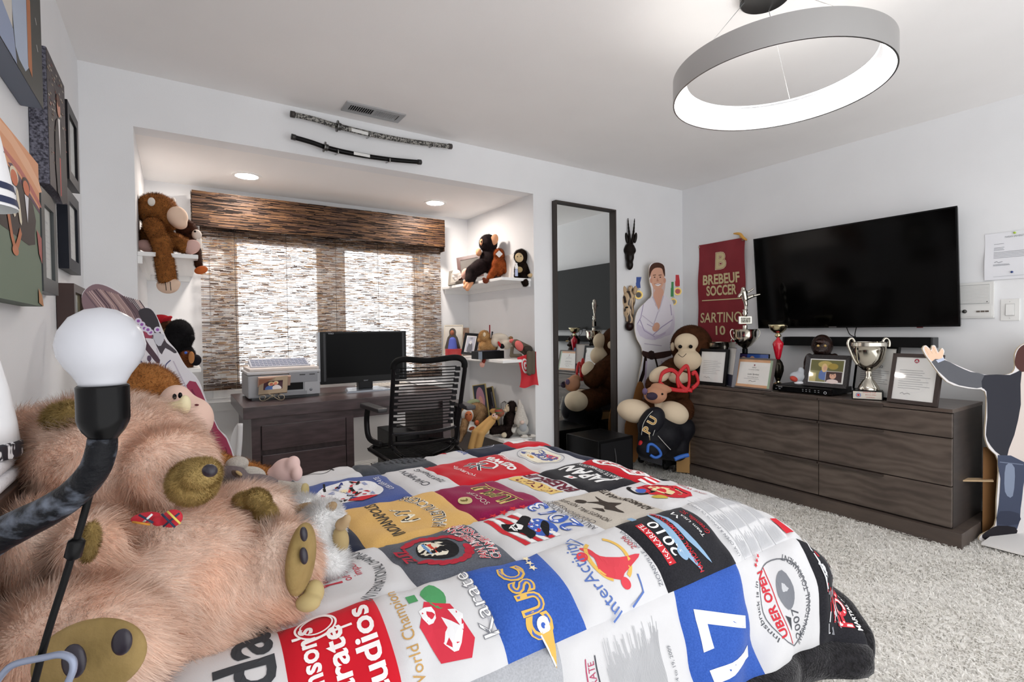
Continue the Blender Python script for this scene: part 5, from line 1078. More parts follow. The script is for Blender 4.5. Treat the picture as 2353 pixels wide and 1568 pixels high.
for u, r in ((1436, 12), (1459, -10)): soft('ear', t, [E(u, 668, 5, 11, .003, 4, r)], D, mat('#b59a78', .4), res=20)
soft('mane', t, [E(1449, 665, 6, 9, .0, 5)], D, zm, res=20)
bead('eye_slit', t, 1442, 707, 6, D - .034, mat('#110b0a', .4), 2.5, 2)
def medal(label, pts, disc, dr, rc, inner):
    D = dep(at(*disc, Y=3.14)); t = thing('medal', label, 'medal', at(disc[0], disc[1] + dr, Y=3.14), 'medals beside the cardboard man')
    for i in range(len(pts) - 1):
        (u0, v0, w0), (u1, v1, w1) = pts[i], pts[i + 1]; V = [PD(u + sg*w, v, D + .01*dd - .003*i) for dd in (0, .25) for u, v, w in ((u0, v0, w0), (u1, v1, w1)) for sg in (-1, 1)]
        MB().hexa([V[0], V[1], V[4], V[5], V[2], V[3], V[6], V[7]]).build('ribbon', mat(rc, .6), t, smooth=False)
    s = D/FPX; ax = np.stack([RT, UP, -FW]); P = PD(disc[0], disc[1], D)
    MB().lathe([(0, .002), (dr*s*.7, .002), (dr*s*.75, .005), (dr*s, .005), (dr*s, -.003), (0, -.003)], P, 24, ax).build('disc', mat('#b59a5a', .3, .9), t, ang=.6)
    MB().lathe([(0, .0035), (dr*s*.62, .0035), (dr*s*.62, .002)], P, 20, ax).build('enamel', mat(inner, .3), t, ang=.6)
    MB().tube([PD(disc[0] + 2.2*math.cos(k), disc[1] - dr - 2 + 2.5*math.sin(k), D) for k in np.linspace(0, 6.28, 9)[:-1]], .0014, 5, True).build('ring', mat('#b59a5a', .3, .9), t)
medal('bronze medal on a folded blue ribbon', [(1468, 637, 6), (1466, 650, 5), (1467, 662, 5)], (1467, 678), 10, '#2a4a94', '#2c2420')
medal('medal on a knotted green ribbon', [(1543, 648, 5), (1542, 662, 6), (1544, 682, 4)], (1547, 694), 8, '#3a8a4a', '#8d8a80')
medal('round red medal on a bright red ribbon', [(1555, 632, 5), (1556, 646, 6), (1557, 658, 5)], (1557, 670), 9, '#c22a34', '#b8343a')

# ------------------------------------------------------------------ left wall pictures
def wallspan(u0, u1, vt, vb, th, near=None):
    X = XL + th; a = at(u1, vt, X=X); b = at(u1, vb, X=X); y1 = (a[1] + b[1])/2
    y0 = at(u0, (vt + vb)/2, X=X)[1] if near is None else y1 - near
    return y0, y1, b[2], a[2]
def canvas(label, span, th, art, edge):
    y0, y1, z0, z1 = span; t = thing('canvas_print', label, 'canvas print', (XL + th/2, (y0 + y1)/2, z0), 'canvas photo prints on the left wall')
    blk_ = MB().box(XL + .001, XL + th, y0, y1, z0, z1).build('stretched_canvas', edge, t, smooth=False, bevel=.002)
    A = Art(); art(A, y1 - y0, z1 - z0); A.build('print', blk_, plane((XL + th, (y0 + y1)/2, (z0 + z1)/2), (0, 1, 0), (0, 0, 1)))
def c_shirt(A, w, h):
    A.rect('#4a4a46', -w/2, -h/2, w/2, h/2); A.rect('#c9c4bd', -w/2, -h/2, -w*.1, h/2); A.poly('#a8b4c8', [(-w*.12, h/2), (-w*.1, -h*.3), (0, -h*.46), (w*.22, -h*.4), (w*.24, 0), (w*.2, h*.5)], 2); A.poly('#b5754e', [(-w*.1, h/2), (0, h*.05), (w*.1, h/2)]); A.poly('#b0704a', [(w*.17, -h*.42), (w*.17, -h*.08), (w*.25, -h*.1), (w*.25, -h*.44)])
    A.poly('#8e9ab4', [(-w*.5, -h*.5), (-w*.05, -h*.5), (-w*.1, -h*.38), (-w*.5, -h*.3)]); [A.line('#d8d8d4', [(w*(.3 + .01*k), h*(.35 - .12*k)), (w*(.33 + .01*k), h*(.33 - .12*k))], .004) for k in range(6)]
def c_stad(A, w, h):
    A.rect('#4c4648', -w/2, -h/2, w/2, h/2); r = random.Random(4)
    for i in range(120): x, y = r.uniform(-w/2, w*.45), r.uniform(-h*.3, h*.45); A.rect(r.choice(['#b9a88c', '#7d6a5c', '#d8cfc0', '#8a3a34', '#5c5c60']), x, y, x + w*.06, y + h*.008)
    A.poly('#2a2328', [(-w*.15, -h/2), (-w*.2, -h*.05), (-w*.02, h*.1), (w*.3, h*.08), (w*.42, -h*.1), (w*.4, -h/2)], 2); A.poly('#e2dfe0', [(-w*.02, h*.1), (w*.1, h*.12), (w*.06, -h*.18)]); A.ell('#c98f7a', w*.04, h*.2, w*.1, h*.075); A.ell('#5c3a2c', w*.03, h*.255, w*.1, h*.045); A.line('#b8322c', [(w*.04, -h*.2), (w*.04, -h*.5)], w*.05)
def c_fam(A, w, h):
    A.rect('#6f7d6c', -w/2, -h/2, w/2, h/2); A.poly('#d8976e', [(-w/2, h/2), (w/2, h/2), (w/2, h*.18), (-w/2, h*.3)]); A.poly('#e3ae8a', [(-w*.5, h*.45), (w*.1, h*.42), (w/2, h*.3), (w/2, h*.38), (w*.1, h*.49)], 2).poly('#b5655c', [(-w*.2, h*.36), (w*.2, h*.3), (w/2, h*.2), (w/2, h*.24), (w*.2, h*.34)], 2).poly('#5c3f52', [(w*.05, h*.29), (w/2, h*.15), (w/2, h*.18), (w*.1, h*.31)])
    A.poly('#3c3230', [(-w/2, h*.28), (-w*.1, h*.3), (w*.38, h*.18), (w*.4, -h*.02), (w*.3, -h*.12), (-w/2, -h*.02)], 2)
    for x, y, hc in ((-.05, .30, '#7a5236'), (.12, .235, '#d9cdb4'), (.28, .24, '#3c2a22')): A.ell(hc, w*x, h*(y + .015), w*.055, h*.05); A.ell('#c96f4c', w*x, h*y, w*.045, h*.045); A.poly('#dcdde4', [(w*(x - .03), h*(y - .05)), (w*(x + .03), h*(y - .05)), (w*(x + .005), h*(y - .22))])
    A.poly('#dcd2bc', [(w*.06, h*.17), (w*.08, h*.02), (w*.12, h*.01), (w*.1, h*.16)], 2).poly('#dcd2bc', [(w*.16, h*.17), (w*.2, h*.0), (w*.17, -h*.01), (w*.13, h*.16)], 2)
    A.line('#b5704e', [(w*.02, h*.02), (w*.06, -h*.12), (w*.1, -h*.2)], w*.03).line('#b5704e', [(w*.18, -h*.06), (w*.14, -h*.14), (w*.1, -h*.2)], w*.03).ell('#c07a58', w*.1, -h*.2, w*.04, h*.03).poly('#a8605a', [(w*.42, h*.02), (w*.5, -h*.02), (w*.5, -h*.2), (w*.45, -h*.14)]).poly('#b5835c', [(w*.42, -h*.48), (w*.42, -h*.38), (w*.48, -h*.43), (w*.5, -h*.5)])
canvas('thick canvas of a person in a pale blue shirt, topmost at the ceiling', wallspan(0, 95, 0, 245, .05, .55)[:3] + (2.44,), .05, c_shirt, mat('#6e7482', .7))
canvas('canvas of a boy in a suit before stadium seats, speckled dark edge', wallspan(112, 151, 208, 466, .045), .045, c_stad, mat('#2c2b36', .8, c2='#6c6b78', scale=160, detail=1))
canvas('large canvas of a family in dark suits under an orange sky', wallspan(0, 92, 384, 704, .045, .72), .045, c_fam, mat('#5f6a60', .7))
def wframe(label, u0, u1, vt, vb, th, fw, fm, art, paper='#c9cac6', name='wall_frame', **k):
    y0, y1, z0, z1 = wallspan(u0, u1, vt, vb, th)
    picture(name, label, 'picture frame', (XL + .002, y0, z0), (0, 1, 0), (0, 0, 1), y1 - y0, z1 - z0, th, fw, fm, art, paper=paper, group='framed papers on the left wall', **k)
bf = mat('#17161a', .4)
wframe('black glass-fronted certificate frame nearest the ceiling corner', 157, 180, 286, 442, .03, .04, bf, doc('AWARD', n=5), '#b4b9b4')
wframe('dark grey certificate frame right below the stadium canvas', 96, 129.6, 468, 679, .03, .045, mat('#3c4142', .4), doc('DIPLOMA', n=6), '#c4c5bf')
wframe('black certificate frame under the one in the ceiling corner', 156, 182, 468, 632, .03, .045, mat('#1d2028', .4), doc('DIPLOMA', n=6), '#c4c5bf')
wframe('small brown wooden photo frame half behind the cutout woman hair', 170, 196, 665, 760, .05, .03, mat('#3a2520', .4), lambda A, w, h: (A.rect('#8d8a68', -w/2, -h/2, w/2, h/2), A.poly('#4c5a3c', [(-w*.3, -h/2), (-w*.2, h*.3), (w*.2, h*.2), (w*.3, -h/2)], 2)), name='brown_photo_frame')

# ------------------------------------------------------------------ headboard, side lamp
t = thing('headboard', 'dark brown wooden headboard shelf behind the plush bear', 'headboard', (XL + .06, 1.45, 0))
hb = mat('#3a2a22', .5, c2='#4a362c', scale=8, stretch=(6, 1, 6))
MB().box(XL + .001, XL + .12, .86, 2.12, .885, .91).build('shelf', hb, t, smooth=False, bevel=.003)
for y in (.86, 2.07): MB().box(XL + .001, XL + .11, y, y + .05, 0, .885).build('post', hb, t, smooth=False)
MB().box(XL + .03, XL + .05, .91, 2.07, .3, .885).build('panel', hb, t, smooth=False)
t = thing('folded_towel', 'white folded towel lying on the headboard shelf', 'towel', (XL + .06, 1.27, .91))
MB().box(XL + .005, XL + .115, 1.14, 1.38, .911, .935).box(XL + .01, XL + .11, 1.15, 1.37, .935, .96).build('layers', mat('#e2e3e8', .9, bump=.3, bscale=200), t, bevel=.01)
t = thing('white_table_lamp', 'white table lamp with navy-banded shade at the left edge', 'table lamp', (XL + .065, 1.27, .96))
lx, ly = XL + .065, 1.25
MB().lathe([(.06, .96), (.062, .965), (.062, .985), (.058, .988)], (lx, ly, 0), 32).build('base_band', mat('#22232c', .4, c2='#d8d8dc', scale=120, stretch=(1, 1, .3), detail=1, lo=.55, hi=.6), t, ang=.6)
MB().lathe([(.058, .988), (.055, 1.02), (.046, 1.08), (.036, 1.13), (.026, 1.17), (.015, 1.2), (.012, 1.33)], (lx, ly, 0), 32).build('body', mat('#eef0f4', .25), t)
MB().lathe([(.066, 1.40), (.04, 1.56)], (lx, ly, 0), 32, caps=False).build('shade', mat('#f2f3f6', .7), t)
for z0, r0 in ((1.405, .0663), (1.43, .0622)): MB().lathe([(r0, z0), (r0 - .002, z0 + .012)], (lx, ly, 0), 32, caps=False).build('trim_band', mat('#2a3352', .7), t)
MB().tube([(lx, ly, 1.33), (lx, ly, 1.5)], .004, 8).tube([(lx - .05, ly, 1.5), (lx + .05, ly, 1.5)], .002, 6).build('shade_holder', mat('#888888', .4, .8), t)

# ------------------------------------------------------------------ nightstand and antler lamp near the camera
t = thing('nightstand', 'small dark nightstand under the bare-bulb antler lamp', 'nightstand', (-.23, .5, 0))
MB().box(XL + .01, -.09, .22, .66, .55, .575).build('top', hb, t, smooth=False, bevel=.004); MB().box(XL + .02, -.11, .24, .64, .06, .55).build('body', hb, t, smooth=False)
for y in (.25, .59):
    for x in (XL + .03, -.16): MB().box(x, x + .04, y, y + .04, 0, .06).build('leg', hb, t, smooth=False)
t = thing('antler_lamp', 'lamp with a bare white bulb on a dark curved antler arm', 'lamp', (-.2, .45, .575))
D = .41
lathe_px(MB(), [(0, 706), (30, 712), (58, 730), (77, 760), (84, 792), (80, 818), (68, 842), (54, 862), (45, 880), (43, 892)], 231, D, 40).build('bulb', mat('#bcbdc3', .25, spec=.4), t)
lathe_px(MB(), [(47, 885), (50, 888), (50, 962), (47, 975), (40, 990), (30, 1003), (24, 1012)], 236, D, 32).build('socket', mat('#0c0c0d', .25), t, ang=.5)
path = [(236, 1006, 0), (232, 1040, 0), (214, 1085, 0), (170, 1135, .005), (110, 1175, .01), (50, 1205, .015), (-10, 1238, .02), (-70, 1290, .02), (-110, 1380, .02), (-120, 1500, .02)]
P = smooth_poly([PD(u, v, D + d) for u, v, d in path] + [V3(-.2, .45, .66), V3(-.2, .45, .58)], 6, False)
rad = np.interp(np.linspace(0, 1, len(P)), [0, .08, .2, .5, .8, 1], [28, 30, 31, 40, 42, 60])*D/FPX
MB().tube(P, rad, 18).build('antler_arm', mat('#0f1014', .5, c2='#787f8d', scale=45, stretch=(1, 1, 1.6), detail=8, lo=.5, hi=.8, bump=.5, bscale=60), t)
MB().lathe([(.07, .576), (.07, .59), (.05, .6), (.03, .605)], (-.2, .45, 0), 28).build('base', mat('#141416', .4), t, ang=.6)
cp = [(222, 1075), (205, 1140), (190, 1195), (172, 1255), (150, 1330), (124, 1410), (100, 1490), (80, 1568), (60, 1640), (40, 1720)]
MB().tube(smooth_poly([PD(u, v, D + .012) for u, v in cp], 4, False), .0027, 8).build('cord', mat('#0b0b0c', .5), t)
P0, P1 = PD(178, 1238, D + .012), PD(166, 1285, D + .012); MB().tube([P0, P0*.85 + P1*.15, P0*.15 + P1*.85, P1], [.0035, .0062, .0062, .0035], 10).build('inline_switch', mat('#0d0d0e', .35), t)
MB().tube(smooth_poly([PD(u, v, D + .005) for u, v in ((-30, 1600), (10, 1545), (40, 1525), (100, 1512), (140, 1505), (165, 1516), (168, 1540), (155, 1575), (150, 1620))], 5, False), .0028, 8).build('wire_loop', mat('#8b93a8', .35, .3), t)

# ------------------------------------------------------------------ the giant bear
furm = mat('#fbe5d6', .9, c2='#f3cbb2', scale=9, fur=.28, spec=.1, thru=.3, air=.5, name='bear_plush')
tanm = mat('#b59c66', .9, c2='#a68d58', scale=30, fur=.2, spec=.1, thru=.3, air=.4)
suede = mat('#9c8352', .85, c2='#8b7444', scale=20, bump=.3, bscale=60); padm = mat('#2b2630', .35)
D = .97
t = thing('giant_bear', 'giant peach-coloured plush bear with a tartan bow sprawled on the bed', 'soft toy', PD(400, 1500, .85)*[1, 1, 0] + V3(0, 0, .63))
soft('body', t, [E(285, 1060, 165, 140, .06, 140), E(215, 1030, 130, 110, .06, 110), E(390, 1070, 85, 85, .0, 90), E(395, 1340, 215, 190, 0, 170), E(300, 1240, 150, 110, .02, 130), E(110, 1270, 105, 120, -.10, 90), E(210, 1270, 72, 85, -.15, 60),
   E(190, 1480, 205, 125, -.24, 130), E(310, 1400, 120, 120, -.12, 110), E(590, 1330, 120, 110, .03, 100, 30), E(650, 1310, 72, 110, .03, 80), E(500, 1230, 120, 75, .1, 90), E(575, 1175, 85, 55, .13, 60), E(470, 1190, 100, 55, .12, 70), E(90, 1000, 85, 60, .06, 55), E(440, 1480, 150, 110, -.02, 120)],
   D, furm, res=92, k=.022, fur=.028, width=.0016, n=115000, seg=2, lay=.6, mess=.34, droop=(.45, -.1, -.5), clump=45)
soft('muzzle', t, [E(445, 1108, 52, 50, -.075, 55, -10), E(462, 1090, 40, 34, -.09, 45)], D, tanm, res=40, fur=.007, width=.0012, n=9000, lay=.5, clump=60)
bead('nose', t, 482, 1082, 17, D - .14, padm, 15, 14, -15)
soft('ear_lining', t, [E(150, 955, 50, 26, -.02, 22, 12)], D, tanm, res=30, fur=.012, width=.0018, n=5000, clump=60)
soft('far_ear', t, [E(398, 938, 36, 14, .1, 14, 18), E(425, 930, 12, 22, .1, 12)], D, mat('#d8cda8', .85), res=30)
soft('paw_pad', t, [E(560, 1150, 24, 17, .045, 16, 20), E(592, 1150, 30, 24, .04, 18, -20), E(612, 1180, 26, 24, .045, 16, -30)], D, tanm, res=40, k=.004, fur=.007, width=.0014, n=9000, clump=80)
soft('arm_pad', t, [E(207, 1245, 16, 46, -.215, 14, -8)], D, tanm, res=24, fur=.007, width=.0014, n=3000, clump=80)
soft('near_sole', t, [E(205, 1515, 135, 88, -.345, 35, 18)], D, suede, res=44, k=.01)
for u, v, a, b, r in ((280, 1476, 23, 31, -10), (170, 1520, 28, 40, 0)): soft('toe_pad', t, [E(u, v, a, b, -.385 + (.012 if u > 250 else 0), 12, r)], D, padm, res=20)
soft('far_sole', t, [E(692, 1285, 26, 82, -.02, 60, -4)], D, suede, res=36, k=.01)
for u, v, a, b in ((690, 1228, 8, 17), (690, 1278, 9, 20)): soft('toe_pad', t, [E(u + 8, v, a, b, -.06, 10, 8)], D, padm, res=18)
soft('toes', t, [E(722, 1362, 22, 28, -.01, 22), E(708, 1385, 28, 20, -.03, 22)], D, mat('#b3a070', .9), res=30, k=.006)
tart = mat('#b8182c', .7, c2='#c22234', scale=10)
soft('bow', t, [E(335, 1190, 34, 12, -.19, 14, 8), E(395, 1192, 24, 20, -.20, 14, 20), E(365, 1198, 14, 11, -.20, 12)], D, tart, res=44, k=.004)
for (a, b, c_) in (((372, 1182), (402, 1212), '#22304c'), ((385, 1176), (414, 1204), '#d9c25a'), ((376, 1210), (412, 1180), '#22304c'), ((320, 1184), (352, 1202), '#22304c'), ((330, 1200), (350, 1182), '#d8d8d8'), ((305, 1200), (345, 1206), '#c9872a')):
    MB().tube([PD(*a, D - .216), PD((a[0] + b[0])/2, (a[1] + b[1])/2, D - .220), PD(*b, D - .216)], .0016, 6).build('tartan_stripe', mat(c_, .7), t)

# ------------------------------------------------------------------ other toys on the bed
D = 1.5
t = thing('curly_monkey', 'curly tan plush monkey slumped behind the giant bear', 'soft toy', PD(380, 1180, 1.5)*[1, 1, 0] + V3(0, 0, .64))
cur = mat('#b9814c', .9, c2='#a66e3c', scale=14, fur=.3, spec=.1, thru=.3, air=.4)
soft('body', t, [E(325, 905, 80, 68, 0, 70), E(370, 1050, 85, 95, .05, 80), C((430, 1030, .08), (500, 1065, .12), 26, 24), C((500, 1065, .12), (610, 1092, .2), 24, 20)], D, cur, res=60, k=.02, fur=.015, width=.002, n=22000, lay=.3, mess=.75, clump=70, droop=(.2, 0, -.4))
soft('face', t, [E(405, 925, 34, 40, -.06, 34), E(440, 965, 45, 52, -.05, 45), E(400, 1010, 60, 50, -.03, 50)], D, mat('#e6c4b4', .8, bump=.1, bscale=300), res=50, k=.02)
for u, v in ((401, 912), (414, 909)): bead('eye', t, u, v, 4.5, D - .105, mat('#101014', .15), 7, 4)
bead('nose', t, 452, 931, 5, D - .085, mat('#6a2a2c', .5), 2.5, 3)
soft('hand', t, [E(655, 1082, 34, 28, .2, 22, 25), E(672, 1068, 16, 20, .19, 16, -20), E(682, 1088, 12, 18, .18, 14), E(630, 1090, 20, 16, .2, 16)], D, mat('#e8c8c2', .85), res=44, k=.008)
D = 1.58
t = thing('knit_lamb', 'grey plush lamb with white knitted legs lying on the bed', 'soft toy', PD(600, 1140, 1.62)*[1, 1, 0] + V3(0, 0, .63))
gf = mat('#75696a', .9, c2='#6b6061', scale=60, bump=.3, bscale=300); kn = mat('#ded8cf', .9, bump=.8, bscale=420, c2='#cfc8be', scale=160)
soft('body', t, [E(530, 1096, 36, 26, 0, 28), E(600, 1112, 48, 20, .02, 26, -12), E(566, 1120, 40, 20, .01, 26)], D, gf, res=44, k=.014)
soft('knit_back', t, [E(545, 1066, 24, 16, .03, 24), E(582, 1090, 28, 16, .05, 22, -15)], D, kn, res=36, k=.01)
soft('knit_leg', t, [C((640, 1118, .03), (690, 1128, -.0), 14, 17), C((620, 1130, .0), (655, 1148, -.02), 14, 15)], D, kn, res=44, k=.008)
soft('hoof', t, [E(700, 1126, 9, 15, -.0, 15)], D, mat('#b8a878', .9), res=20)
soft('ear', t, [E(544, 1090, 14, 7, -.05, 7, -35)], D, mat('#5c4a42', .9), res=20)
soft('ear_lining', t, [E(549, 1088, 9, 3.5, -.06, 5, -35)], D, mat('#b59a6c', .9), res=16)
soft('fluff', t, [E(510, 1118, 30, 12, -.03, 18, 15)], D, mat('#8a7d70', .9, fur=.4, air=.3), res=26, fur=.025, width=.0016, n=4000, mess=.8)
D = 1.16
t = thing('white_goat', 'fluffy white plush goat with tan ears lying face down', 'soft toy', PD(750, 1315, 1.17)*[1, 1, 0] + V3(0, 0, .63))
soft('body', t, [E(740, 1215, 42, 58, .04, 60, -8), E(735, 1280, 50, 42, .0, 50), E(765, 1300, 30, 26, -.01, 34), E(700, 1185, 40, 40, .08, 40)], D, mat('#ffffff', .9, fur=.03, spec=.1, thru=.3, air=.6), res=50, k=.02, fur=.018, width=.0015, n=26000, seg=2, lay=.4, mess=.35, clump=50)
soft('ear', t, [E(760, 1166, 16, 11, .03, 9, 35)], D, mat('#9a8262', .9), res=24); soft('ear', t, [E(688, 1170, 34, 10, .05, 12, 20)], D, mat('#9a8262', .9), res=30)
soft('horn', t, [E(786, 1205, 17, 14, -.01, 10, 40), E(795, 1196, 10, 14, -.015, 8, -30)], D, mat('#b09874', .9), res=30, k=.006)
soft('leg', t, [E(783, 1240, 18, 30, .0, 18, 10)], D, mat('#a89468', .9), res=26)

# ------------------------------------------------------------------ soft toys on the niche shelves
def plush(c, c2=None, fur=.3, air=.35): return mat(c, .9, c2=c2 or c, scale=30, fur=fur, spec=.1, thru=.2, air=air)
def felt(c): return mat(c, .85, bump=.08, bscale=400, spec=.2)
eyeb = mat('#0e0c0c', .12)
def toy(name, label, D, base, parts, eyes=(), cat='soft toy', group=None):
    t = thing(name, label, cat, base, group)
    for p in parts:
        nm, m, prims = p[:3]; o = p[3] if len(p) > 3 else {}
        k = dict(res=34, k=.010); k.update(o); soft(nm, t, prims, D, m, **k)
    for e in eyes: bead('eye', t, e[0], e[1], e[2], D + e[3], eyeb)
    return t
def onshelf(u, y, x, z): return V3(x, y, z)
FU = dict(fur=.011, width=.0019, n=9000, lay=.4, mess=.5, clump=70)
FL = dict(fur=.009, width=.0018, n=5000, lay=.4, mess=.5, clump=70)
brn = plush('#9a6434', '#80502a'); skin = felt('#e3c6b0')
toy('long_arm_monkey', 'shaggy brown monkey on the top left shelf, one long arm dangling', 2.80, (-.02, 3.36, SHL[0]), [
  ('body', brn, [E(360, 484, 42, 38, 0, 38), E(385, 500, 30, 30, 0, 30), E(362, 548, 36, 34, .02, 36), C((352, 520, -.1), (372, 560, -.14), 20, 19), C((372, 560, -.14), (384, 640, -.16), 19, 18), C((392, 553, -.05), (424, 566, -.08), 19, 17)], dict(res=60, fur=.014, width=.002, n=20000, lay=.45, mess=.45, clump=60)),
  ('muzzle', skin, [E(408, 499, 20, 24, -.03, 22), E(414, 515, 14, 12, -.03, 14)]), ('hand', skin, [E(386, 656, 25, 19, -.16, 14), E(404, 652, 10, 8, -.16, 8, 20)]),
  ('foot', felt('#dbb5ac'), [E(338, 566, 24, 14, -.09, 12, -15)]), ('foot', felt('#dbb5ac'), [E(440, 568, 20, 16, -.08, 12, 25)]), ('ear', felt('#d8d2ca'), [E(348, 464, 8, 10, -.10, 5)]), ('ear', felt('#d8d2ca'), [E(398, 462, 5, 8, .08, 5)])])
for u in (380, 391): MB().tube([PD(u, 648, 2.80 - .205), PD(u + 2, 668, 2.80 - .195)], .0016, 5).build('finger_line', eyeb, bpy.data.objects['long_arm_monkey'])
toy('dark_bird', 'dark brown plush bird with orange feet beside the long-armed monkey', 2.93, (.07, 3.4, SHL[0]), [
  ('body', plush('#4a2a1c', '#2c1a14'), [E(430, 535, 22, 30, 0, 22), E(442, 560, 18, 22, -.02, 18), C((452, 575, -.08), (456, 610, -.14), 9, 8)], FL), ('beak', felt('#e2d6cc'), [E(452, 540, 10, 12, -.04, 10)]), ('foot', felt('#cc6a34'), [E(462, 621, 15, 9, -.16, 9, 15)]), ('wing', felt('#e6e0d8'), [E(457, 560, 4, 22, -.03, 10)])], [(448, 532, 2.5, -.075)])
toy('red_cap_monkey', 'small monkey in a red cap behind the black gorilla', 2.98, (-.05, 3.52, SHL[1]), [
  ('cap', felt('#b8202c'), [E(370, 735, 20, 12, 0, 18), E(384, 733, 12, 4, -.04, 10, 30)]), ('body', plush('#5a3a28'), [E(384, 748, 14, 12, 0, 14), E(380, 790, 22, 42, 0, 20)], FL)])
toy('yellow_plush', 'pale yellow fluffy toy peeking beside the cardboard woman', 2.86, (-.02, 3.38, SHL[1]), [('body', plush('#d8c49a'), [E(385, 778, 12, 22, 0, 12), E(384, 815, 14, 20, 0, 14)], FL)])
toy('black_gorilla', 'black plush gorilla sitting on the lower left shelf', 2.86, (.03, 3.4, SHL[1]), [
  ('body', plush('#1b1a1c', '#121113', .3), [E(412, 772, 29, 38, 0, 30), E(420, 820, 26, 30, .02, 26)], FL), ('ear', felt('#151416'), [E(438, 778, 9, 9, -.0, 7)])])
toy('brown_puppy', 'brown plush puppy with a blue eye and black nose', 2.80, (.07, 3.33, SHL[1]), [
  ('body', plush('#8a5230', '#6e4026'), [E(430, 825, 17, 17, 0, 16), E(425, 840, 16, 10, .0, 14)], FL), ('muzzle', felt('#15131a'), [E(450, 828, 11, 13, -.0, 12)]), ('brow', felt('#b07a4c'), [E(440, 822, 6, 14, -.05, 6)])])
bead('eye', bpy.data.objects['brown_puppy'], 427, 811, 3.2, 2.74, mat('#3a66c8', .15))
# right upper shelf
z = SHR[0]
def facing(u0, v0, u1, v1, ut, vt, D0, D1, Dt, name, label, fm, fw, art, depth=.015, glass=True, **k):
    a, b, c_ = PD(u0, v0, D0), PD(u1, v1, D1), PD(ut, vt, Dt); ax = b - a; ay = c_ - a; ay = ay - nrm(ax)*(ay @ nrm(ax))
    return picture(name, label, 'picture frame', a, ax, ay, np.linalg.norm(ax), np.linalg.norm(ay), depth, fw, fm, art, glass=glass, **k)
facing(1055, 645, 1112, 634, 1073, 590, 4.44, 4.40, 4.47, 'hidden_picture', 'reddish brown photo frame behind the big-eared chimp', mat('#4a2620', .4), .03, lambda A, w, h: A.rect('#6e6a66', -w/2, -h/2, w/2, h/2))
facing(1031, 658, 1064, 652, 1053, 622, 4.46, 4.42, 4.50, 'rose_picture', 'grey photo frame with a white rose stuck on it', mat('#7a746c', .5), .02, lambda A, w, h: A.rect('#a8a49c', -w/2, -h/2, w/2, h/2))
t = toy('white_rose', 'white fabric rose stuck on the grey photo frame', 4.38, PD(1049, 640, 4.38), [('petals', felt('#e8e0da'), [E(1049, 629, 10, 9), E(1045, 636, 6, 6), E(1054, 634, 7, 7), E(1048, 641, 6, 5)], dict(k=.004))], cat='flower')
chb = plush('#2a1f20', '#1c1516'); tanf = felt('#dca27c')
t = toy('big_ear_chimp', 'black plush chimpanzee with large tan ears on the upper right shelf', 4.20, (2.13, 3.65, z), [
  ('body', chb, [E(1122, 560, 21, 21, 0, 20), E(1128, 600, 26, 30, .02, 24), C((1105, 612, -.04), (1086, 625, -.08), 17, 15), C((1086, 625, -.08), (1080, 645, -.12), 14, 11)], dict(res=54, **FU)),
  ('ear', tanf, [E(1136, 551, 9, 13, -.05, 5, -15)]), ('face', tanf, [E(1107, 557, 5, 8, -.04, 6), E(1100, 580, 7, 9, -.03, 8)], dict(k=.004)), ('foot', tanf, [C((1083, 648, -.13), (1074, 664, -.15), 6, 5), C((1079, 646, -.13), (1068, 660, -.15), 5, 4), E(1069, 650, 5, 7, -.12, 5)], dict(k=.005)), ('foot', felt('#dcaea0'), [E(1069, 630, 9, 13, -.02, 8, -10)])], [(1106, 556, 1.8, -.065)])
t = toy('orangutan_toy', 'small rust-orange plush ape with a white tag on its back', 4.02, (2.10, 3.43, z), [
  ('body', plush('#a8582c', '#8c4420'), [E(1147, 586, 12, 15, 0, 12), E(1147, 612, 16, 22, .0, 15), C((1137, 622, -.03), (1125, 640, -.08), 9, 7), C((1158, 610), (1164, 625, -.02), 8, 7)], FU), ('foot', felt('#6e3420'), [E(1116, 646, 7, 6, -.1, 5), E(1112, 641, 4, 3, -.1, 4)], dict(k=.003))])
MB(Fr(PD(1147, 584, 3.965), nrm(RT + UP), nrm(UP - RT), -FW)).box(-.02, .02, -.02, .02, -.001, .001).build('tag', mat('#e6e2e0', .6), t, smooth=False)
t = thing('dark_box', 'small dark box behind the rust-orange ape', 'box', (2.2, 3.55, z)); MB().box(2.14, 2.24, 3.50, 3.60, z, z + .055).build('case', mat('#23232c', .4), t, smooth=False, bevel=.003)
t = thing('leaning_print', 'thin mounted print leaning beside the dark plush monkey', 'print', (2.16, 3.36, z))
a, b = at(1169, 628, Y=3.30), at(1181, 577, Y=3.34); MB().hexa([(a[0], 3.28, z), (a[0] + .004, 3.28, z), (a[0], 3.42, z), (a[0] + .004, 3.42, z), (a[0] + .035, 3.28, z + .195), (a[0] + .039, 3.28, z + .195), (a[0] + .035, 3.42, z + .195), (a[0] + .039, 3.42, z + .195)]).build('board', mat('#d4cfca', .5), t, smooth=False)
toy('dark_monkey', 'dark brown plush monkey with a smiling tan face at the shelf end', 3.97, (2.22, 3.27, z), [
  ('body', plush('#2c2018', '#1d1614'), [E(1197, 590, 16, 17, 0, 15), E(1200, 622, 18, 22, .02, 16), C((1212, 612), (1219, 628, -.03), 7, 6), C((1203, 636, -.03), (1207, 652, -.09), 8, 7), C((1190, 636), (1188, 634), 7, 7)], FU),
  ('face', felt('#cdb48c'), [E(1193, 592, 10, 11, -.04, 6)]), ('hand', felt('#cdb48c'), [E(1219, 633, 7, 4.5, -.06, 5, 10)]), ('belly', felt('#a8926a'), [E(1193, 620, 8, 7, -.05, 5)])], [(1189, 590, 1.2, -.062), (1197, 589, 1.2, -.062)])
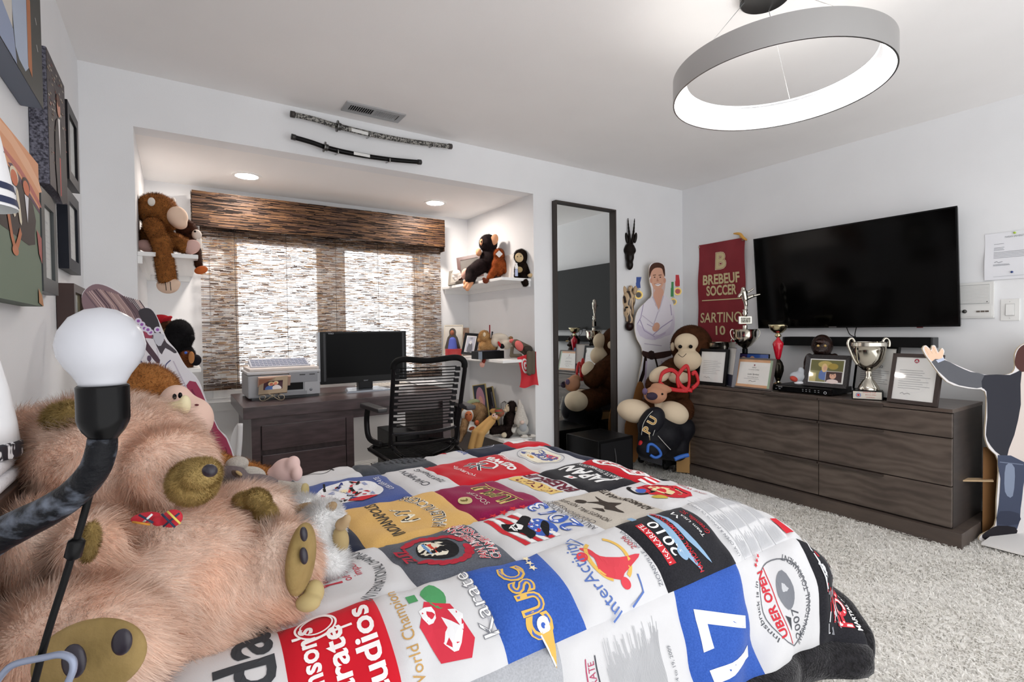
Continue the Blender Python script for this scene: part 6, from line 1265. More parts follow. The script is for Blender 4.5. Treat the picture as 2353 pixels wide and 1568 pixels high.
t = thing('spray_bottle', 'clear spray bottle with a white cap beside the dark monkey', 'bottle', PD(1187, 636, 3.9)); D = 3.90; b0 = at(1187, 635, Z=z)
lathe_px(MB(), [(3.2, 635), (3.4, 634), (3.4, 622), (2.4, 618)], 1187, D, 16).build('bottle', mat('#aab6d8', .1, spec=.6), t, ang=.6); lathe_px(MB(), [(3.4, 618), (3.4, 611), (2, 610), (2, 605), (0, 605)], 1187, D, 16).build('cap', mat('#eeeeee', .4), t, ang=.6)
# right middle shelf
z = SHR[1]
def apepic(A, w, h): A.rect('#d8d4cc', -w/2, -h/2, w/2, h/2)
facing(1019, 814, 1062, 814, 1019, 748, 4.5, 4.46, 4.54, 'glass_photo', 'pale photo standing behind the ape in the blue dress', mat('#cfc8b8', .4), .008, apepic)
t = toy('ape_doll', 'ape doll in a blue dress standing in a red box', 4.42, (2.06, 4.0, z), [
  ('body', plush('#3c2c26'), [E(1040, 764, 8, 10, 0, 8), C((1040, 775), (1040, 800), 9, 12), C((1033, 778), (1027, 800), 5, 5), C((1047, 778), (1053, 800), 5, 5)], dict(res=40, k=.006)), ('dress', felt('#5a66b8'), [C((1040, 783, -.03), (1040, 802, -.03), 8, 11)]), ('face', felt('#a0644c'), [E(1039, 765, 4.5, 6, -.025, 4)])])
t = thing('red_box', 'red patterned box holding the ape doll', 'box', PD(1042, 813, 4.38)); P = PD(1042, 812, 4.38); MB(rotz((P[0], P[1], z), -10)).box(-.065, .065, -.03, .03, 0, .068).build('carton', mat('#b8202a', .5, c2='#c84a48', scale=12), t, smooth=False, bevel=.002)
t = thing('canvas_block', 'small painted canvas block standing in the shelf corner', 'canvas', (2.2, 4.1, z)); f = rotz(PD(1064, 812, 4.62)*[1, 1, 0] + V3(0, 0, z), -8)
MB(f).box(0, .062, 0, .03, 0, .25).build('block', mat('#d8cfb8', .6), t, smooth=False); MB(f).box(0, .062, -.0015, 0, 0, .25).build('painting', mat('#b89a84', .6, c2='#8a6a58', scale=30), t, smooth=False)
facing(1061, 815, 1094, 818, 1070, 766, 4.26, 4.20, 4.30, 'black_photo_frame', 'black frame with a black and white portrait on the middle shelf', mat('#1a1b20', .35), .028, lambda A, w, h: (A.rect('#b9bccb', -w/2, -h/2, w/2, h/2), A.poly('#6a6c78', [(-w*.3, -h/2), (-w*.2, 0), (0, h*.15), (w*.25, 0), (w*.3, -h/2)], 2), A.ell('#e0e0e4', 0, h*.1, w*.15, h*.12), A.text('#3c3d46', '100', 0, h*.38, h*.18)), prof=.006)
toy('tan_monkey', 'light tan plush monkey seen from behind on the middle shelf', 4.10, (2.11, 3.5, z), [
  ('body', plush('#cfa672', '#bd9260'), [E(1113, 774, 13, 14, 0, 13), E(1125, 796, 18, 17, .0, 16), E(1110, 798, 10, 13, -.04, 9), E(1103, 812, 7, 9, -.05, 7), E(1102, 782, 5, 5, -.01, 5)], FU), ('ear', felt('#e0cdb0'), [E(1113, 769, 3.5, 5, -.055, 3)]), ('hanging_leg', felt('#8a3428'), [C((1114, 820, -.1), (1111, 832, -.11), 4, 4)], dict(res=20)), ('hanging_foot', felt('#dca89a'), [E(1108, 838, 6, 7, -.11, 4)], dict(res=20))])
facing(1129, 790, 1166, 790, 1129, 763, 4.40, 4.36, 4.42, 'low_black_frame', 'low black frame tucked behind the white plush cow', mat('#20222a', .35), .012, None)
t = thing('red_card', 'bright red photo card propped on the low black frame', 'card', PD(1138, 763, 4.44)); a = PD(1124, 772, 4.44); ax = RT*[1, 1, 0]; MB(Fr(a, nrm(ax), nrm(np.cross(nrm(ax), V3(0, 0, -1))), V3(0, 0, 1))).box(0, .105, -.001, .001, 0, .095).build('card', mat('#b81826', .5, c2='#5a0c14', scale=60, stretch=(6, 1, .3), detail=1), t, smooth=False)
toy('white_cow', 'cream plush cow with black patches lying on the black box', 4.06, (2.18, 3.42, z), [
  ('body', felt('#cfc5b6'), [E(1150, 776, 20, 10, 0, 12, -8), E(1163, 792, 14, 11, -.02, 12), E(1140, 786, 12, 12, 0, 12)], dict(k=.014)), ('patch', felt('#17151a'), [E(1154, 796, 6, 6, -.05, 4)]), ('horn', felt('#8a6c4c'), [E(1174, 777, 5, 4, -.02, 4)]), ('collar', felt('#b82a2a'), [E(1148, 792, 3, 8, -.05, 4, 25)])])
t = thing('black_speaker', 'long black speaker box lying on the middle shelf', 'speaker', (2.1, 3.3, z)); a = PD(1103, 822, 3.92); f = Fr((a[0], a[1], z), *rotz((0, 0, 0), 5).A)
MB(f).box(0, .235, 0, .12, 0, .062).build('case', mat('#131316', .4), t, smooth=False, bevel=.003); MB(f).box(-.001, .02, -.001, .02, .001, .06).build('end_panel', mat('#7d8896', .35), t, smooth=False); MB(f).box(.04, .2, .01, .11, .062, .066).build('lid', mat('#3a3a50', .4), t, smooth=False)
toy('vest_monkey', 'olive-grey plush monkey in a pink vest with dangling legs', 3.93, (2.20, 3.24, z), [
  ('body', felt('#5c5448'), [E(1184, 786, 7, 6, .02, 7), C((1186, 790), (1212, 806), 10, 13), C((1177, 800, -.02), (1175, 817, -.03), 4, 4), C((1175, 818, -.03), (1196, 817, -.04), 4, 4), C((1216, 812, -.06), (1216, 858, -.10), 6, 5.5), C((1225, 812, -.05), (1225, 856, -.09), 6, 5)], dict(res=64, k=.006)), ('vest', felt('#cf6a66'), [E(1193, 795, 9, 13, -.03, 11, 30)]), ('cap', felt('#cf6a66'), [E(1176, 784, 6, 5, .01, 6)]), ('trunks', felt('#3a342e'), [E(1213, 804, 12, 9, -.03, 11, -20)])])
# flag
t = thing('red_flag', 'small red flag with a white crescent disc hanging off the shelf', 'flag', PD(1212, 890, 3.86)); D = 3.87
def flagp(a, b):
    L, R_ = 1188 + 12*math.sin(b*2.2) - 4*b, 1232 + 6*b - 2*math.sin(b*3); v0, v1 = 822 - 14*a, 890 - 3*a + 3*math.sin(a*6)
    return PD(L + (R_ - L)*a, v0 + (v1 - v0)*b, D + .006*math.sin(a*9 + b*4))
fl = MB().grid(lambda a, b: flagp(a, b), 14, 16); V = np.concatenate(fl.V); fl.build('cloth', mat('#c4202c', .7), t)
A = Art(); A.ell('#e6dcdc', .32, .32, .2, .23).ring('#c4202c', .34, .32, .15, .17, .05, 50, 310).star('#c4202c', .37, .32, .085)
A.build('print', t, lambda x, y, l: np.array([flagp(a, b) for a, b in zip(x, y)]) - np.outer(l, FW), lift=.004, dl=.001, maxe=.08)
# low cabinet
z = .348
facing(1101, 1000, 1131, 997, 1101, 884, 4.30, 4.24, 4.32, 'portrait_photo', 'gold-edged portrait of a woman with tall blonde hair', mat('#b8a468', .4), .006, lambda A, w, h: (A.rect('#3c4250', -w/2, -h/2, w/2, h/2), A.ell('#b98a9c', 0, h*.2, w*.36, h*.26), A.ell('#d8a094', 0, h*.14, w*.2, h*.14), A.poly('#a81c2c', [(-w*.4, -h/2), (-w*.2, -h*.06), (w*.2, -h*.06), (w*.45, -h/2)], 2), A.ell('#c02434', 0, h*.07, w*.06, h*.012)))
facing(1132, 1000, 1152, 996, 1132, 888, 4.36, 4.30, 4.38, 'dark_portrait', 'dark portrait photo standing next to the gold-edged one', mat('#a8986a', .4), .006, lambda A, w, h: (A.rect('#1d1b20', -w/2, -h/2, w/2, h/2), A.ell('#5a3a40', w*.1, -h*.15, w*.2, h*.25), A.rect('#6a6a74', w*.25, -h*.2, w*.42, h*.4)))
toy('green_hat_toy', 'green knitted hat lying on top of the macaque toy', 4.20, PD(1088, 936, 4.2), [('hat', felt('#7c8468'), [E(1086, 928, 18, 10, 0, 14, 15), E(1098, 938, 9, 8, 0, 9)])], cat='hat')
toy('macaque_toy', 'tan plush macaque with an orange face in a white ruff', 4.08, (2.1, 3.6, z), [
  ('body', plush('#9a7c5a', '#86684a'), [E(1096, 948, 24, 22, 0, 20), E(1074, 950, 17, 18, -.03, 16), C((1070, 965, -.06), (1064, 990, -.16), 9, 8), C((1064, 990, -.16), (1056, 1012, -.2), 7, 5), C((1106, 955, -.05), (1098, 972, -.08), 10, 8)], dict(res=50, **FU)), ('ruff', felt('#d4d2cc'), [E(1074, 955, 14, 17, -.07, 6)]), ('face', felt('#b86a44'), [E(1077, 957, 9, 12, -.09, 7)]), ('hand', felt('#cf6a44'), [E(1096, 972, 5, 6, -.11, 5), E(1084, 985, 7, 4, -.09, 5, 20)], dict(k=.003))], [(1073, 953, 1.3, -.118), (1081, 953, 1.3, -.118)])
toy('beanie_monkey', 'long-armed tan monkey in a striped rainbow beanie', 3.95, (2.07, 3.3, z), [
  ('body', felt('#b8915a'), [E(1140, 956, 11, 10, 0, 10), C((1128, 962, -.02), (1092, 995, -.1), 7, 8), C((1092, 995, -.1), (1083, 1030, -.14), 8, 8), C((1132, 968, -.03), (1106, 1000, -.12), 7, 7), C((1106, 1000, -.12), (1098, 1030, -.15), 8, 8), E(1135, 945, 10, 6, .02, 8)], dict(res=60, k=.006)),
  ('face', felt('#e2c0b4'), [E(1137, 957, 7, 7, -.03, 4)]), ('beanie', mat('#b8342c', .8, c2='#3c6a4a', scale=3, stretch=(2, 2, 40), detail=0), [E(1148, 948, 12, 9, -.015, 11, -35)]), ('snout', felt('#caa070'), [E(1136, 961, 4, 3, -.045, 3)])], [(1134, 955, 1.3, -.046), (1140, 953, 1.3, -.046)])
toy('dark_chimp', 'seated dark brown plush chimp with cream face beside the gnome', 3.98, (2.16, 3.32, z), [
  ('body', plush('#2e2320', '#201816'), [E(1176, 936, 11, 14, 0, 12), E(1174, 968, 17, 22, 0, 16), C((1168, 985, -.03), (1132, 990, -.06), 9, 9), C((1178, 985, -.03), (1165, 1000, -.08), 8, 8)], dict(res=46, **FU)), ('face', felt('#cdbca0'), [E(1167, 938, 6, 9, -.015, 7), E(1162, 943, 5, 5, -.015, 5)], dict(k=.004)), ('ear', felt('#cdbca0'), [E(1186, 941, 3, 6, -.02, 4)]), ('foot', felt('#d4c9b0'), [E(1117, 991, 9, 8, -.07, 8)]), ('foot', felt('#d4c9b0'), [E(1160, 1000, 8, 6, -.09, 6)])], [(1168, 933, 1.3, -.038)])
t = toy('grey_gnome', 'pale grey gnome with a tall pointed hat in the shelf corner', 3.94, (2.22, 3.26, z), [
  ('hat', mat('#cfcac2', .9, c2='#b9b4ac', scale=150, bump=.3, bscale=200), [C((1193, 921), (1196, 935), 3, 6), C((1196, 935), (1197, 968), 7, 17)]), ('body', felt('#b4b4b0'), [E(1200, 988, 15, 14, 0, 14)]), ('beard', felt('#a4a8ac'), [E(1202, 982, 9, 11, -.04, 6)]), ('nose', felt('#dcc4b8'), [E(1200, 971, 5, 4.5, -.06, 5)]), ('arm', felt('#c9c6c0'), [C((1185, 976), (1179, 990, -.02), 5, 6)]), ('boot', felt('#d8d4cc'), [E(1205, 1003, 9, 4, -.04, 6)]), ('boot', felt('#d8d4cc'), [E(1222, 1002, 9, 4, -.03, 6)])])
for u, v in ((1182, 981), (1183, 977), (1200, 1001), (1216, 1000)): bead('stripe', t, u, v, 5, 3.94 - .035, felt('#6e6a66'), 1.6, 6)
t = thing('wire_lantern', 'small dark wire lantern behind the seated chimp', 'lantern', PD(1160, 948, 4.12)); D = 4.12
for k in range(8): a = k*.785; c_ = PD(1160, 990, D); MB().tube([c_*[1, 1, 0] + V3(.03*math.cos(a), .03*math.sin(a), z), c_*[1, 1, 0] + V3(.03*math.cos(a), .03*math.sin(a), PD(1160, 927, D)[2]), c_*[1, 1, 0] + V3(0, 0, PD(1160, 922, D)[2])], .0018, 5).build('wire', mat('#2c2622', .4), t)

# ------------------------------------------------------------------ cardboard figures
def pxplane(P0, n):
    P0 = np.asarray(P0, float); n = nrm(n)
    def f(x, y, l):
        d = FW + np.outer((np.asarray(x, float) - W/2)/FPX, RT) - np.outer((np.asarray(y, float) - HH/2)/FPX, UP)
        return CAM + d*(((P0 - CAM) @ n)/(d @ n))[:, None] + np.outer(l, n)
    return f, n
def cutout(label, outline, P0, n, art, th=.006, sm=4):
    f, n = pxplane(P0, n); p = smooth_poly(outline, sm) if sm else np.asarray(outline, float)
    tr = [tuple(q) for q in tessellate_polygon([[Vector((x, -y, 0)) for x, y in p]])]; m = len(p)
    Fv = f(p[:, 0], p[:, 1], np.zeros(m)); Bv = Fv - n*th; lo = Fv[Fv[:, 2].argmin()]
    t = thing('cardboard_cutout', label, 'cardboard cutout', (Fv[:, 0].mean(), Fv[:, 1].mean(), max(Fv[:, 2].min(), 0)), 'life-size cardboard people')
    b = put('card', np.concatenate([Fv, Bv]), tr + [tuple(i + m for i in q[::-1]) for q in tr] + [(i, i + m, (i + 1) % m + m, (i + 1) % m) for i in range(m)], mat('#c4b49a', .8), t, smooth=False)
    A = Art(); art(A, p); A.build('print', b, f, lift=.0008, dl=.0002); return t
# man in white karate suit
def man(A, p):
    A.poly('#e8e6ea', p)
    A.poly('#d4b8b0', [(1505, 640), (1527, 645), (1526, 672), (1512, 705), (1500, 680)], 3)
    A.poly('#e6e2ea', [(1500, 682), (1470, 712), (1462, 760), (1468, 775), (1500, 770), (1545, 768), (1550, 720), (1540, 695), (1526, 678), (1512, 712)], 3)
    A.poly('#d9a890', [(1494, 625), (1498, 612), (1512, 608), (1524, 618), (1526, 645), (1518, 665), (1508, 668), (1498, 655)], 4).ell('#cf9a84', 1496, 645, 3, 6).ell('#cf9a84', 1527, 645, 3, 6)
    A.poly('#4a2e22', [(1492, 640), (1492, 618), (1500, 606), (1514, 604), (1526, 612), (1528, 636), (1524, 628), (1520, 617), (1506, 616), (1497, 624)], 3)
    for x in (1504, 1517): A.line('#4a2e22', [(x - 4, 633), (x + 3, 632)], 1.6).ell('#3a241e', x, 637.5, 1.9, 1.3)
    A.poly('#c08a74', [(1510, 638), (1513.5, 647), (1508, 647)]).poly('#f2efee', [(1504, 653), (1519, 652), (1512, 658)], 2).line('#9a5248', [(1503, 652.5), (1511, 654), (1520, 651.5)], 1)
    A.poly('#d6a48e', [(1507, 664), (1522, 664), (1524, 680), (1513, 712), (1501, 686)], 2); A.line('#c9c2d0', [(1499, 682), (1514, 716), (1524, 680)], 3)
    A.poly('#d2cbdb', [(1462, 745), (1470, 772), (1500, 782), (1530, 772), (1500, 768), (1476, 752)], 2).poly('#d8d2df', [(1546, 720), (1540, 750), (1515, 770), (1500, 778), (1540, 770), (1550, 745)], 2).line('#a498b8', [(1478, 700), (1472, 730), (1464, 745)], 1.6).line('#a498b8', [(1540, 700), (1543, 725)], 1.6).line('#a498b8', [(1486, 745), (1500, 752)], 1.4)
    A.line('#a89dbb', [(1470, 735), (1480, 760), (1505, 775)], 2).line('#a89dbb', [(1545, 735), (1520, 752), (1500, 770)], 2).line('#c9c2d0', [(1475, 725), (1500, 745)], 2).line('#c4bccc', [(1480, 790), (1520, 795)], 2).ell('#d9a890', 1507, 752, 8, 11, 25)
    A.line('#c4bccc', [(1512, 716), (1500, 750)], 2).poly('#c8bcd2', [(1500, 776), (1530, 762), (1528, 768), (1504, 782)])
    A.poly('#3a2420', [(1476, 806), (1500, 812), (1540, 806), (1541, 818), (1505, 826), (1478, 820)], 2).poly('#2a1a18', [(1490, 808), (1502, 808), (1504, 824), (1492, 826)], 2).poly('#241716', [(1480, 820), (1476, 850), (1466, 880), (1473, 882), (1484, 850), (1486, 824)], 2).line('#241716', [(1505, 822), (1512, 850)], 4)
    A.line('#c8bcd2', [(1485, 830), (1480, 900), (1476, 960)], 4).line('#c8bcd2', [(1520, 830), (1525, 900)], 3)
cutout('cardboard cutout of a smiling man in a white karate suit', [(1492, 612), (1502, 604), (1516, 604), (1528, 614), (1530, 645), (1528, 676), (1545, 692), (1552, 730), (1550, 765), (1545, 800), (1556, 860), (1560, 960), (1556, 1050), (1490, 1052), (1474, 1000), (1468, 940), (1466, 880), (1476, 826), (1474, 800), (1462, 776), (1458, 745), (1466, 712), (1494, 685), (1497, 668), (1492, 645)], (3.4, 3.07, 0), (0, -1, .0), man)
# woman at the right edge
def wright(A, p):
    A.poly('#d8d4d4', p)
    A.poly('#e2bfa4', [(2123, 800), (2128, 796), (2140, 808), (2142, 797), (2148, 797), (2155, 812), (2163, 802), (2168, 808), (2164, 824), (2150, 832), (2138, 828), (2128, 814)], 2)
    for x in ((2126, 802), (2134, 799), (2143, 799)): A.line('#c9a084', [x, (x[0] + 8, x[1] + 14)], .8)
    A.poly('#55565c', [(2140, 832), (2166, 826), (2200, 842), (2230, 855), (2262, 862), (2258, 890), (2225, 890), (2180, 876)], 2).poly('#b4bcd0', [(2150, 828), (2168, 822), (2170, 828), (2155, 834)])
    A.poly('#23242e', [(2262, 862), (2320, 862), (2345, 850), (2380, 850), (2380, 1000), (2330, 1050), (2300, 1048), (2276, 1025), (2265, 1000), (2268, 960), (2266, 900), (2256, 892)], 2)
    A.poly('#d2c6bf', [(2348, 845), (2400, 842), (2400, 1060), (2350, 1062), (2312, 1056), (2330, 1000), (2345, 930)], 2)
    A.poly('#4a2620', [(2332, 840), (2334, 815), (2346, 796), (2380, 782), (2396, 795), (2398, 840), (2390, 850), (2360, 850), (2348, 855)], 3).ell('#d2a088', 2376, 828, 20, 30)
    for x in (2368, 2384): A.ell('#3a241e', x, 822, 3, 1.8)
    A.line('#a04c48', [(2368, 843), (2376, 846), (2385, 843)], 2).poly('#b98870', [(2375, 824), (2379, 835), (2372, 835)])
    A.poly('#3a4258', [(2292, 1046), (2352, 1062), (2350, 1120), (2344, 1170), (2336, 1216), (2290, 1214), (2294, 1160), (2298, 1100)], 2).poly('#7c879c', [(2310, 1070), (2330, 1075), (2326, 1140), (2308, 1130)], 3).line('#6a7488', [(2296, 1062), (2350, 1068)], 2).poly('#2a3044', [(2296, 1175), (2340, 1180), (2338, 1205), (2292, 1205)], 2)
    A.poly('#3a4258', [(2360, 1062), (2398, 1060), (2396, 1200), (2370, 1200)], 2)
    A.poly('#1d1a20', [(2256, 1230), (2270, 1218), (2292, 1208), (2332, 1212), (2334, 1228), (2312, 1232), (2296, 1243), (2262, 1240)], 2).poly('#1d1a20', [(2365, 1200), (2398, 1200), (2398, 1225), (2360, 1225)], 2)
cutout('cardboard cutout of a woman with one arm raised at the dresser end', [(2120, 800), (2128, 794), (2139, 805), (2142, 795), (2149, 795), (2156, 810), (2164, 800), (2170, 808), (2168, 824), (2200, 840), (2240, 856), (2275, 862), (2318, 860), (2332, 846), (2332, 815), (2346, 794), (2380, 782), (2398, 795), (2402, 845), (2402, 900), (2402, 1060), (2400, 1225), (2400, 1238), (2340, 1238), (2298, 1248), (2254, 1244), (2254, 1230), (2286, 1208), (2290, 1150), (2294, 1060), (2272, 1030), (2263, 1000), (2266, 950), (2263, 900), (2225, 893), (2175, 878), (2138, 832), (2124, 812)], (3.585, .888, .0), (-.38, -.925, 0), wright, sm=3)
cb = bpy.data.objects[[o.name for o in bpy.data.objects if o.name.startswith('cardboard_cutout')][-1]]
P = at(2350, 1262, Z=.03); MB().box(3.50, 3.98, .60, .86, .018, .028).build('foot_board', mat('#e2e0de', .7), cb, smooth=False)
a, b = at(2272, 1075, X=3.78), at(2268, 1215, X=3.78); MB().hexa([(3.68, .90, .03), (3.688, .90, .03), (3.9, .80, .03), (3.908, .80, .03), (3.68, .90, .5), (3.688, .90, .5), (3.9, .80, .5), (3.908, .80, .5)]).build('easel_back', mat('#6e4a24', .8), cb, smooth=False)
MB().hexa([(3.55, .98, .315), (3.70, .86, .315), (3.60, 1.0, .315), (3.76, .88, .315), (3.55, .98, .322), (3.70, .86, .322), (3.60, 1.0, .322), (3.76, .88, .322)]).build('easel_tab', mat('#b49a78', .8), cb, smooth=False)
# woman seen from behind, left of the niche
def wleft(A, p):
    A.poly('#e6e4e8', p)
    A.poly('#8a7278', [(188, 695), (192, 672), (212, 655), (236, 655), (268, 670), (300, 694), (320, 718), (350, 770), (345, 800), (310, 830), (270, 800), (230, 760), (200, 725)], 3)
    r = random.Random(9)
    for k in range(26): x = 195 + k*5; A.line(r.choice(['#b79c98', '#5c4a50', '#c4aaa4', '#6e5a60', '#a88c88']), [(x, 664 + abs(x - 225)*.28), (x + 30, 700 + abs(x - 225)*.35), (x + 62, 770 + abs(x - 225)*.2)], 2.4)
    A.poly('#a2485c', [(345, 735), (350, 775), (320, 790), (300, 790), (300, 740)], 2)
    A.poly('#e2dfe4', [(300, 790), (345, 778), (380, 788), (402, 802), (424, 842), (454, 876), (428, 888), (438, 950), (468, 1008), (498, 1034), (462, 1052), (415, 1044), (340, 1000), (285, 900)], 2)
    A.line('#c4bcc8', [(398, 830), (425, 885), (440, 950)], 3).line('#cfc8d2', [(360, 800), (380, 900), (420, 1000)], 3)
    A.poly('#3c383e', [(318, 716), (336, 708), (352, 716), (366, 745), (368, 775), (352, 760), (330, 742)], 3).poly('#4a444a', [(366, 775), (385, 790), (406, 808), (400, 812), (380, 800), (372, 815), (362, 800), (350, 770)], 2).poly('#55404a', [(322, 745), (335, 780), (352, 805), (368, 828), (362, 836), (346, 818), (325, 790), (312, 760)], 2)
    for x, y in ((318, 738), (332, 755), (346, 764), (362, 758), (326, 746), (340, 758)): A.ell('#d8d2e2', x, y, 8, 7).ell('#9a5cae', x, y, 3.8, 3.4)
    A.poly('#c8c8d0', [(352, 766), (378, 770), (370, 795), (358, 790)], 2)
    for q in ([(322, 826), (330, 838), (345, 846)], [(340, 818), (348, 840), (362, 846)], [(352, 836), (366, 842), (372, 852)], [(378, 846), (372, 860), (384, 880)], [(392, 828), (380, 842), (388, 866)], [(384, 866), (400, 874)]): A.line('#4c5076', smooth_poly(q, 4, False), 2.6)
    A.ell('#5c4c60', 343, 824, 5, 7).text('#7a78a4', 'KARATE', 400, 893, 16, rot=20)
    A.poly('#a03c58', [(428, 886), (450, 878), (472, 922), (500, 985), (520, 1008), (538, 1060), (524, 1066), (508, 1058), (496, 1030), (484, 1000), (458, 950)], 2).line('#7c2c48', [(440, 895), (470, 950), (494, 1005)], 4).line('#7c2c48', [(508, 1030), (516, 1058)], 2).line('#7c2c48', [(518, 1028), (526, 1055)], 2)
    A.poly('#2a2630', [(430, 1046), (466, 1052), (500, 1036), (510, 1062), (520, 1120), (520, 1330), (420, 1330)], 0)
cutout('cardboard cutout of a woman in a white T-shirt seen from behind', [(188, 690), (192, 670), (212, 654), (238, 654), (270, 668), (302, 692), (318, 712), (336, 706), (354, 716), (370, 748), (384, 780), (406, 806), (426, 840), (456, 874), (474, 920), (502, 984), (522, 1006), (540, 1060), (530, 1120), (525, 1240), (520, 1340), (410, 1340), (380, 1150), (330, 1010), (290, 900), (270, 810), (225, 765), (198, 725)], (0, 2.42, 0), (0, -1, 0), wleft)

# ------------------------------------------------------------------ corner by the dresser
D = 4.18
t = toy('giant_plush_monkey', 'giant brown plush monkey with beige face slumped in the corner', D, (3.42, 2.82, .35), [
  ('body', plush('#4a2a18', '#38200f', .25), [E(1588, 795, 46, 48, .05, 44), E(1560, 880, 55, 60, .04, 46), C((1530, 860, -.02), (1510, 885, -.1), 24, 26), C((1540, 930, -.02), (1490, 945, -.14), 26, 28), C((1580, 930, -.02), (1560, 950, -.14), 26, 28)], dict(res=60, fur=.008, width=.0022, n=16000, lay=.6, mess=.3)),
  ('face', felt('#cdbba0'), [E(1577, 788, 27, 22, -.10, 18), E(1580, 828, 31, 26, -.10, 26)], dict(k=.02)), ('foot', felt('#d8c6ac'), [E(1458, 945, 40, 27, -.20, 30, -10)], dict(k=.02)), ('foot', felt('#d8c6ac'), [E(1546, 950, 36, 27, -.22, 30, -15), E(1512, 936, 12, 14, -.2, 12)], dict(k=.02)), ('hand', felt('#d8c6ac'), [E(1516, 862, 26, 18, -.15, 18, 30)]), ('ear', felt('#cdbba0'), [E(1546, 797, 5, 10, .02, 8)]), ('hand', felt('#d8c6ac'), [E(1560, 868, 26, 14, -.14, 14)])], [(1563, 797, 4.5, -.172), (1587, 797, 4.5, -.172)])
MB().tube(smooth_poly([PD(u, v, D - .215) for u, v in ((1558, 814), (1568, 821), (1577, 813))], 4, False), .0022, 5).build('mouth_line', eyeb, t)
t = thing('red_strap_pads', 'tangle of bright red padded straps on the plush monkey lap', 'straps', PD(1558, 900, 3.95)); redm = mat('#c01620', .55)
for pts in ([(1516, 878), (1522, 860), (1540, 852), (1555, 860), (1560, 880), (1572, 894), (1590, 900)], [(1560, 892), (1556, 870), (1570, 848), (1580, 845), (1584, 870), (1580, 895), (1566, 898)], [(1514, 880), (1530, 892), (1552, 898), (1580, 900)], [(1590, 862), (1598, 858), (1604, 880), (1590, 895)]):
    P = smooth_poly([PD(u, v, 3.93) for u, v in pts], 5, False); MB().tube(P, .012, 6).tube(P + UP*.012, .010, 6).build('strap', redm, t)
t = toy('brown_bulldog_toy', 'small tan plush dog with a dark nose upside down on the bag', 3.90, PD(1500, 930, 3.95), [('head', felt('#b9886c'), [E(1506, 908, 26, 20, 0, 22), E(1520, 892, 24, 10, .02, 14, -15)], dict(k=.02)), ('nose', felt('#3a3040'), [E(1498, 911, 13, 9, -.07, 8)]), ('ear', felt('#6a5a78'), [E(1482, 900, 6, 8, -.02, 6)])], [(1489, 906, 2.5, -.07), (1522, 906, 2.5, -.07)])
t = thing('sports_bag', 'black backpack with gold block letters slumped in the corner', 'backpack', (3.38, 2.72, .06)); bagm = mat('#15151a', .55, bump=.2, bscale=60); D = 3.98
soft('body', t, [C((1494, 968, -.02), (1566, 985, .04), 30, 30), C((1494, 1026, -.02), (1552, 1034, .04), 26, 26), C((1492, 975, -.05), (1492, 1028, -.06), 24, 26), C((1560, 985, .06), (1556, 1030, .05), 26, 26), E(1525, 1000, 40, 36, -.04, 36)], D, bagm, res=52, k=.03)
soft('lid', t, [E(1497, 970, 27, 38, -.10, 20, -35)], D, mat('#1b1b21', .5), res=36, k=.02)
soft('pocket', t, [E(1500, 1030, 38, 24, -.10, 20, 10)], D, bagm, res=36)
A = Art(); 
for nm, (x, y) in (('P', (-.05, .0)), ('U', (.03, .0))): A.text('#e8d8b4', nm, x, y, .085, bold=.05); A.text('#b08a4c', nm, x, y, .085, bold=.012)
c_ = PD(1494, 975, D - .19); A.build('print', t, plane(c_, nrm(UP*.82 + RT*.45 ), nrm(-RT*.82 + UP*.45)), lift=.002)
for pts in ([(1474, 1000), (1478, 975), (1490, 955), (1500, 945)], [(1500, 1002), (1506, 985), (1514, 965)], [(1512, 1002), (1526, 1018), (1541, 1034)]): MB().tube(smooth_poly([PD(u, v, D - .155) for u, v in pts], 4, False), .0025, 5).build('piping', mat('#c9c9c4', .5), t)
MB().tube([PD(1492, 1000, D - .19), PD(1493, 1012, D - .19)], .004, 6).build('zip_pull', mat('#b4a488', .3, .7), t)
t = thing('rolling_case', 'black rolling case base standing on the carpet under the bag', 'suitcase', at(1500, 1072, Z=.02)); a, b = at(1466, 1056, Z=.05), at(1531, 1074, Z=.05); f = Fr((a[0], a[1], .02), nrm((b - a)*[1, 1, 0]), nrm(np.cross(V3(0, 0, 1), (b - a)*[1, 1, 0])), V3(0, 0, 1)); w = np.linalg.norm((b - a)[:2])
MB(f).box(0, w, 0, .2, .03, .30).build('shell', mat('#131315', .6), t, smooth=False, bevel=.01); MB(f).box(.01, w - .04, -.006, 0, .035, .085).build('kick_plate', mat('#54555c', .6, c2='#6a6b72', scale=200), t, smooth=False)
for x in (.02, w - .02): MB(f).lathe([(.03, -.012), (.033, -.006), (.033, .006), (.03, .012)], (x, .02, .034), 16, np.array([(0, 1, 0), (0, 0, 1), (1, 0, 0)])).build('wheel', mat('#0d0d0e', .5), t)
t = thing('blue_pads', 'blue foam sparring pads stuffed under the bag', 'sparring pads', PD(1500, 1052, 3.86)); bm = mat('#2a62b8', .5)
for pts, r in (([(1488, 1040), (1490, 1024), (1500, 1022), (1514, 1034), (1518, 1046), (1506, 1052), (1494, 1046)], .014), ([(1550, 1056), (1565, 1050), (1582, 1046)], .02)): MB().tube(smooth_poly([PD(u, v, 3.82) for u, v in pts], 5, False), r*.8, 8).build('pad', bm, t)
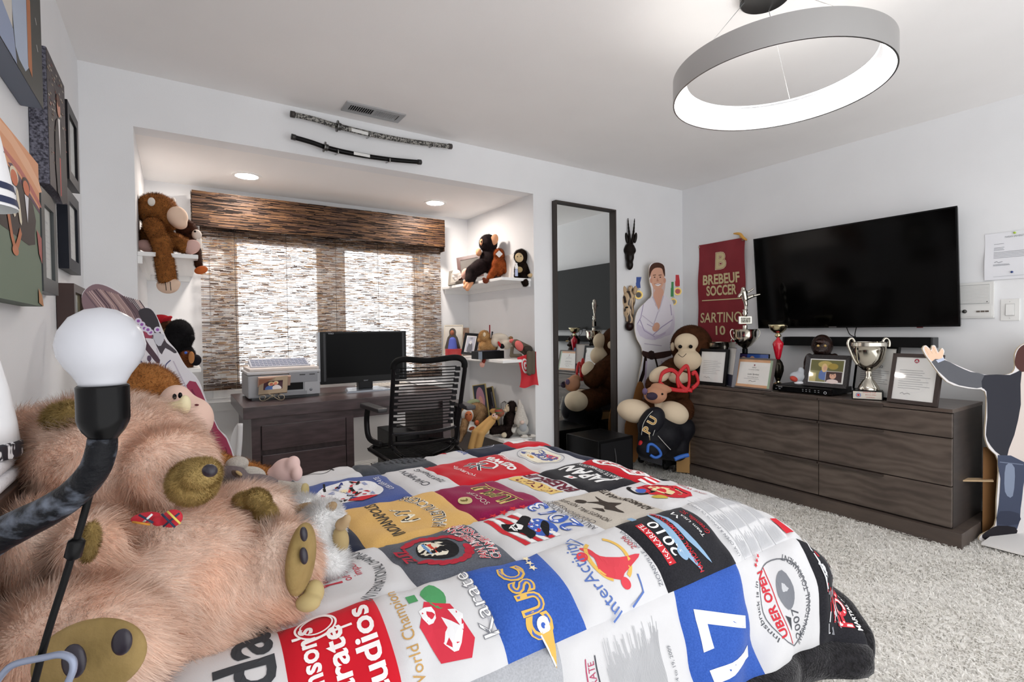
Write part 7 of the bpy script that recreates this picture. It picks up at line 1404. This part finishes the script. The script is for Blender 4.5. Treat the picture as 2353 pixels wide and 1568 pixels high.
t = thing('red_glove', 'red sparring glove poking out beneath the bag', 'glove', PD(1474, 1046, 3.92)); soft('mitt', t, [E(1475, 1030, 8, 18, 0, 10, 10)], 3.88, redm, res=26)
t = thing('cardboard_sheet', 'brown cardboard panel standing behind the sports bag', 'cardboard', at(1455, 1060, Z=.02)); f_, n_ = pxplane((3.25, 3.0, 0), (-.3, -1, 0))
q = smooth_poly([(1437, 975), (1452, 930), (1466, 880), (1480, 890), (1470, 960), (1466, 1052), (1444, 1058), (1437, 1010)], 3); Vv = f_(q[:, 0], q[:, 1], np.zeros(len(q))); m = len(q); tr = [tuple(x) for x in tessellate_polygon([[Vector((x, -y, 0)) for x, y in q]])]
put('panel', np.concatenate([Vv, Vv - n_*.006]), tr + [tuple(i + m for i in x[::-1]) for x in tr] + [(i, i + m, (i + 1) % m + m, (i + 1) % m) for i in range(m)], mat('#8a5a2a', .8), t, smooth=False)
t = thing('cardboard_box', 'tall narrow cardboard box wedged against the dresser end', 'box', at(1565, 1050, Z=.02)); P = PD(1572, 1020, 4.12); MB(rotz((P[0], P[1], .02), 30)).box(-.07, .07, -.05, .05, 0, PD(1570, 985, 4.12)[2]).build('carton', mat('#a88250', .8), t, smooth=False)
t = thing('subwoofer', 'black subwoofer cube on the floor in front of the mirror', 'speaker', (2.98, 2.9, .0))
P = at(1424, 1064, Z=.02); sx1, sy0 = at(1416, 1060, Y=2.90)[0], 2.90; zt = at(1330, 1010, Y=2.88)[2]
MB().box(sx1 - .36, sx1, 2.72, 3.08, .025, .36).build('cabinet', mat('#0c0c0d', .3), t, smooth=False, bevel=.006)
MB().box(sx1 - .34, sx1 - .02, 2.712, 2.72, .05, .34).build('grille', mat('#151517', .8, bump=.3, bscale=500), t, smooth=False)
for x in (sx1 - .33, sx1 - .03):
    for y in (2.75, 3.05): MB().lathe([(.015, 0), (.015, .025)], (x, y, 0), 10).build('foot', blackm, t)
MB().tube(smooth_poly([(sx1 - .2, 2.715, .29), (sx1 - .2, 2.70, .2), (sx1 - .22, 2.69, .05), (sx1 - .1, 2.66, .02), (sx1 + .1, 2.8, .02)], 5, False), .004, 6).build('cable', mat('#3a3a3c', .5), t)
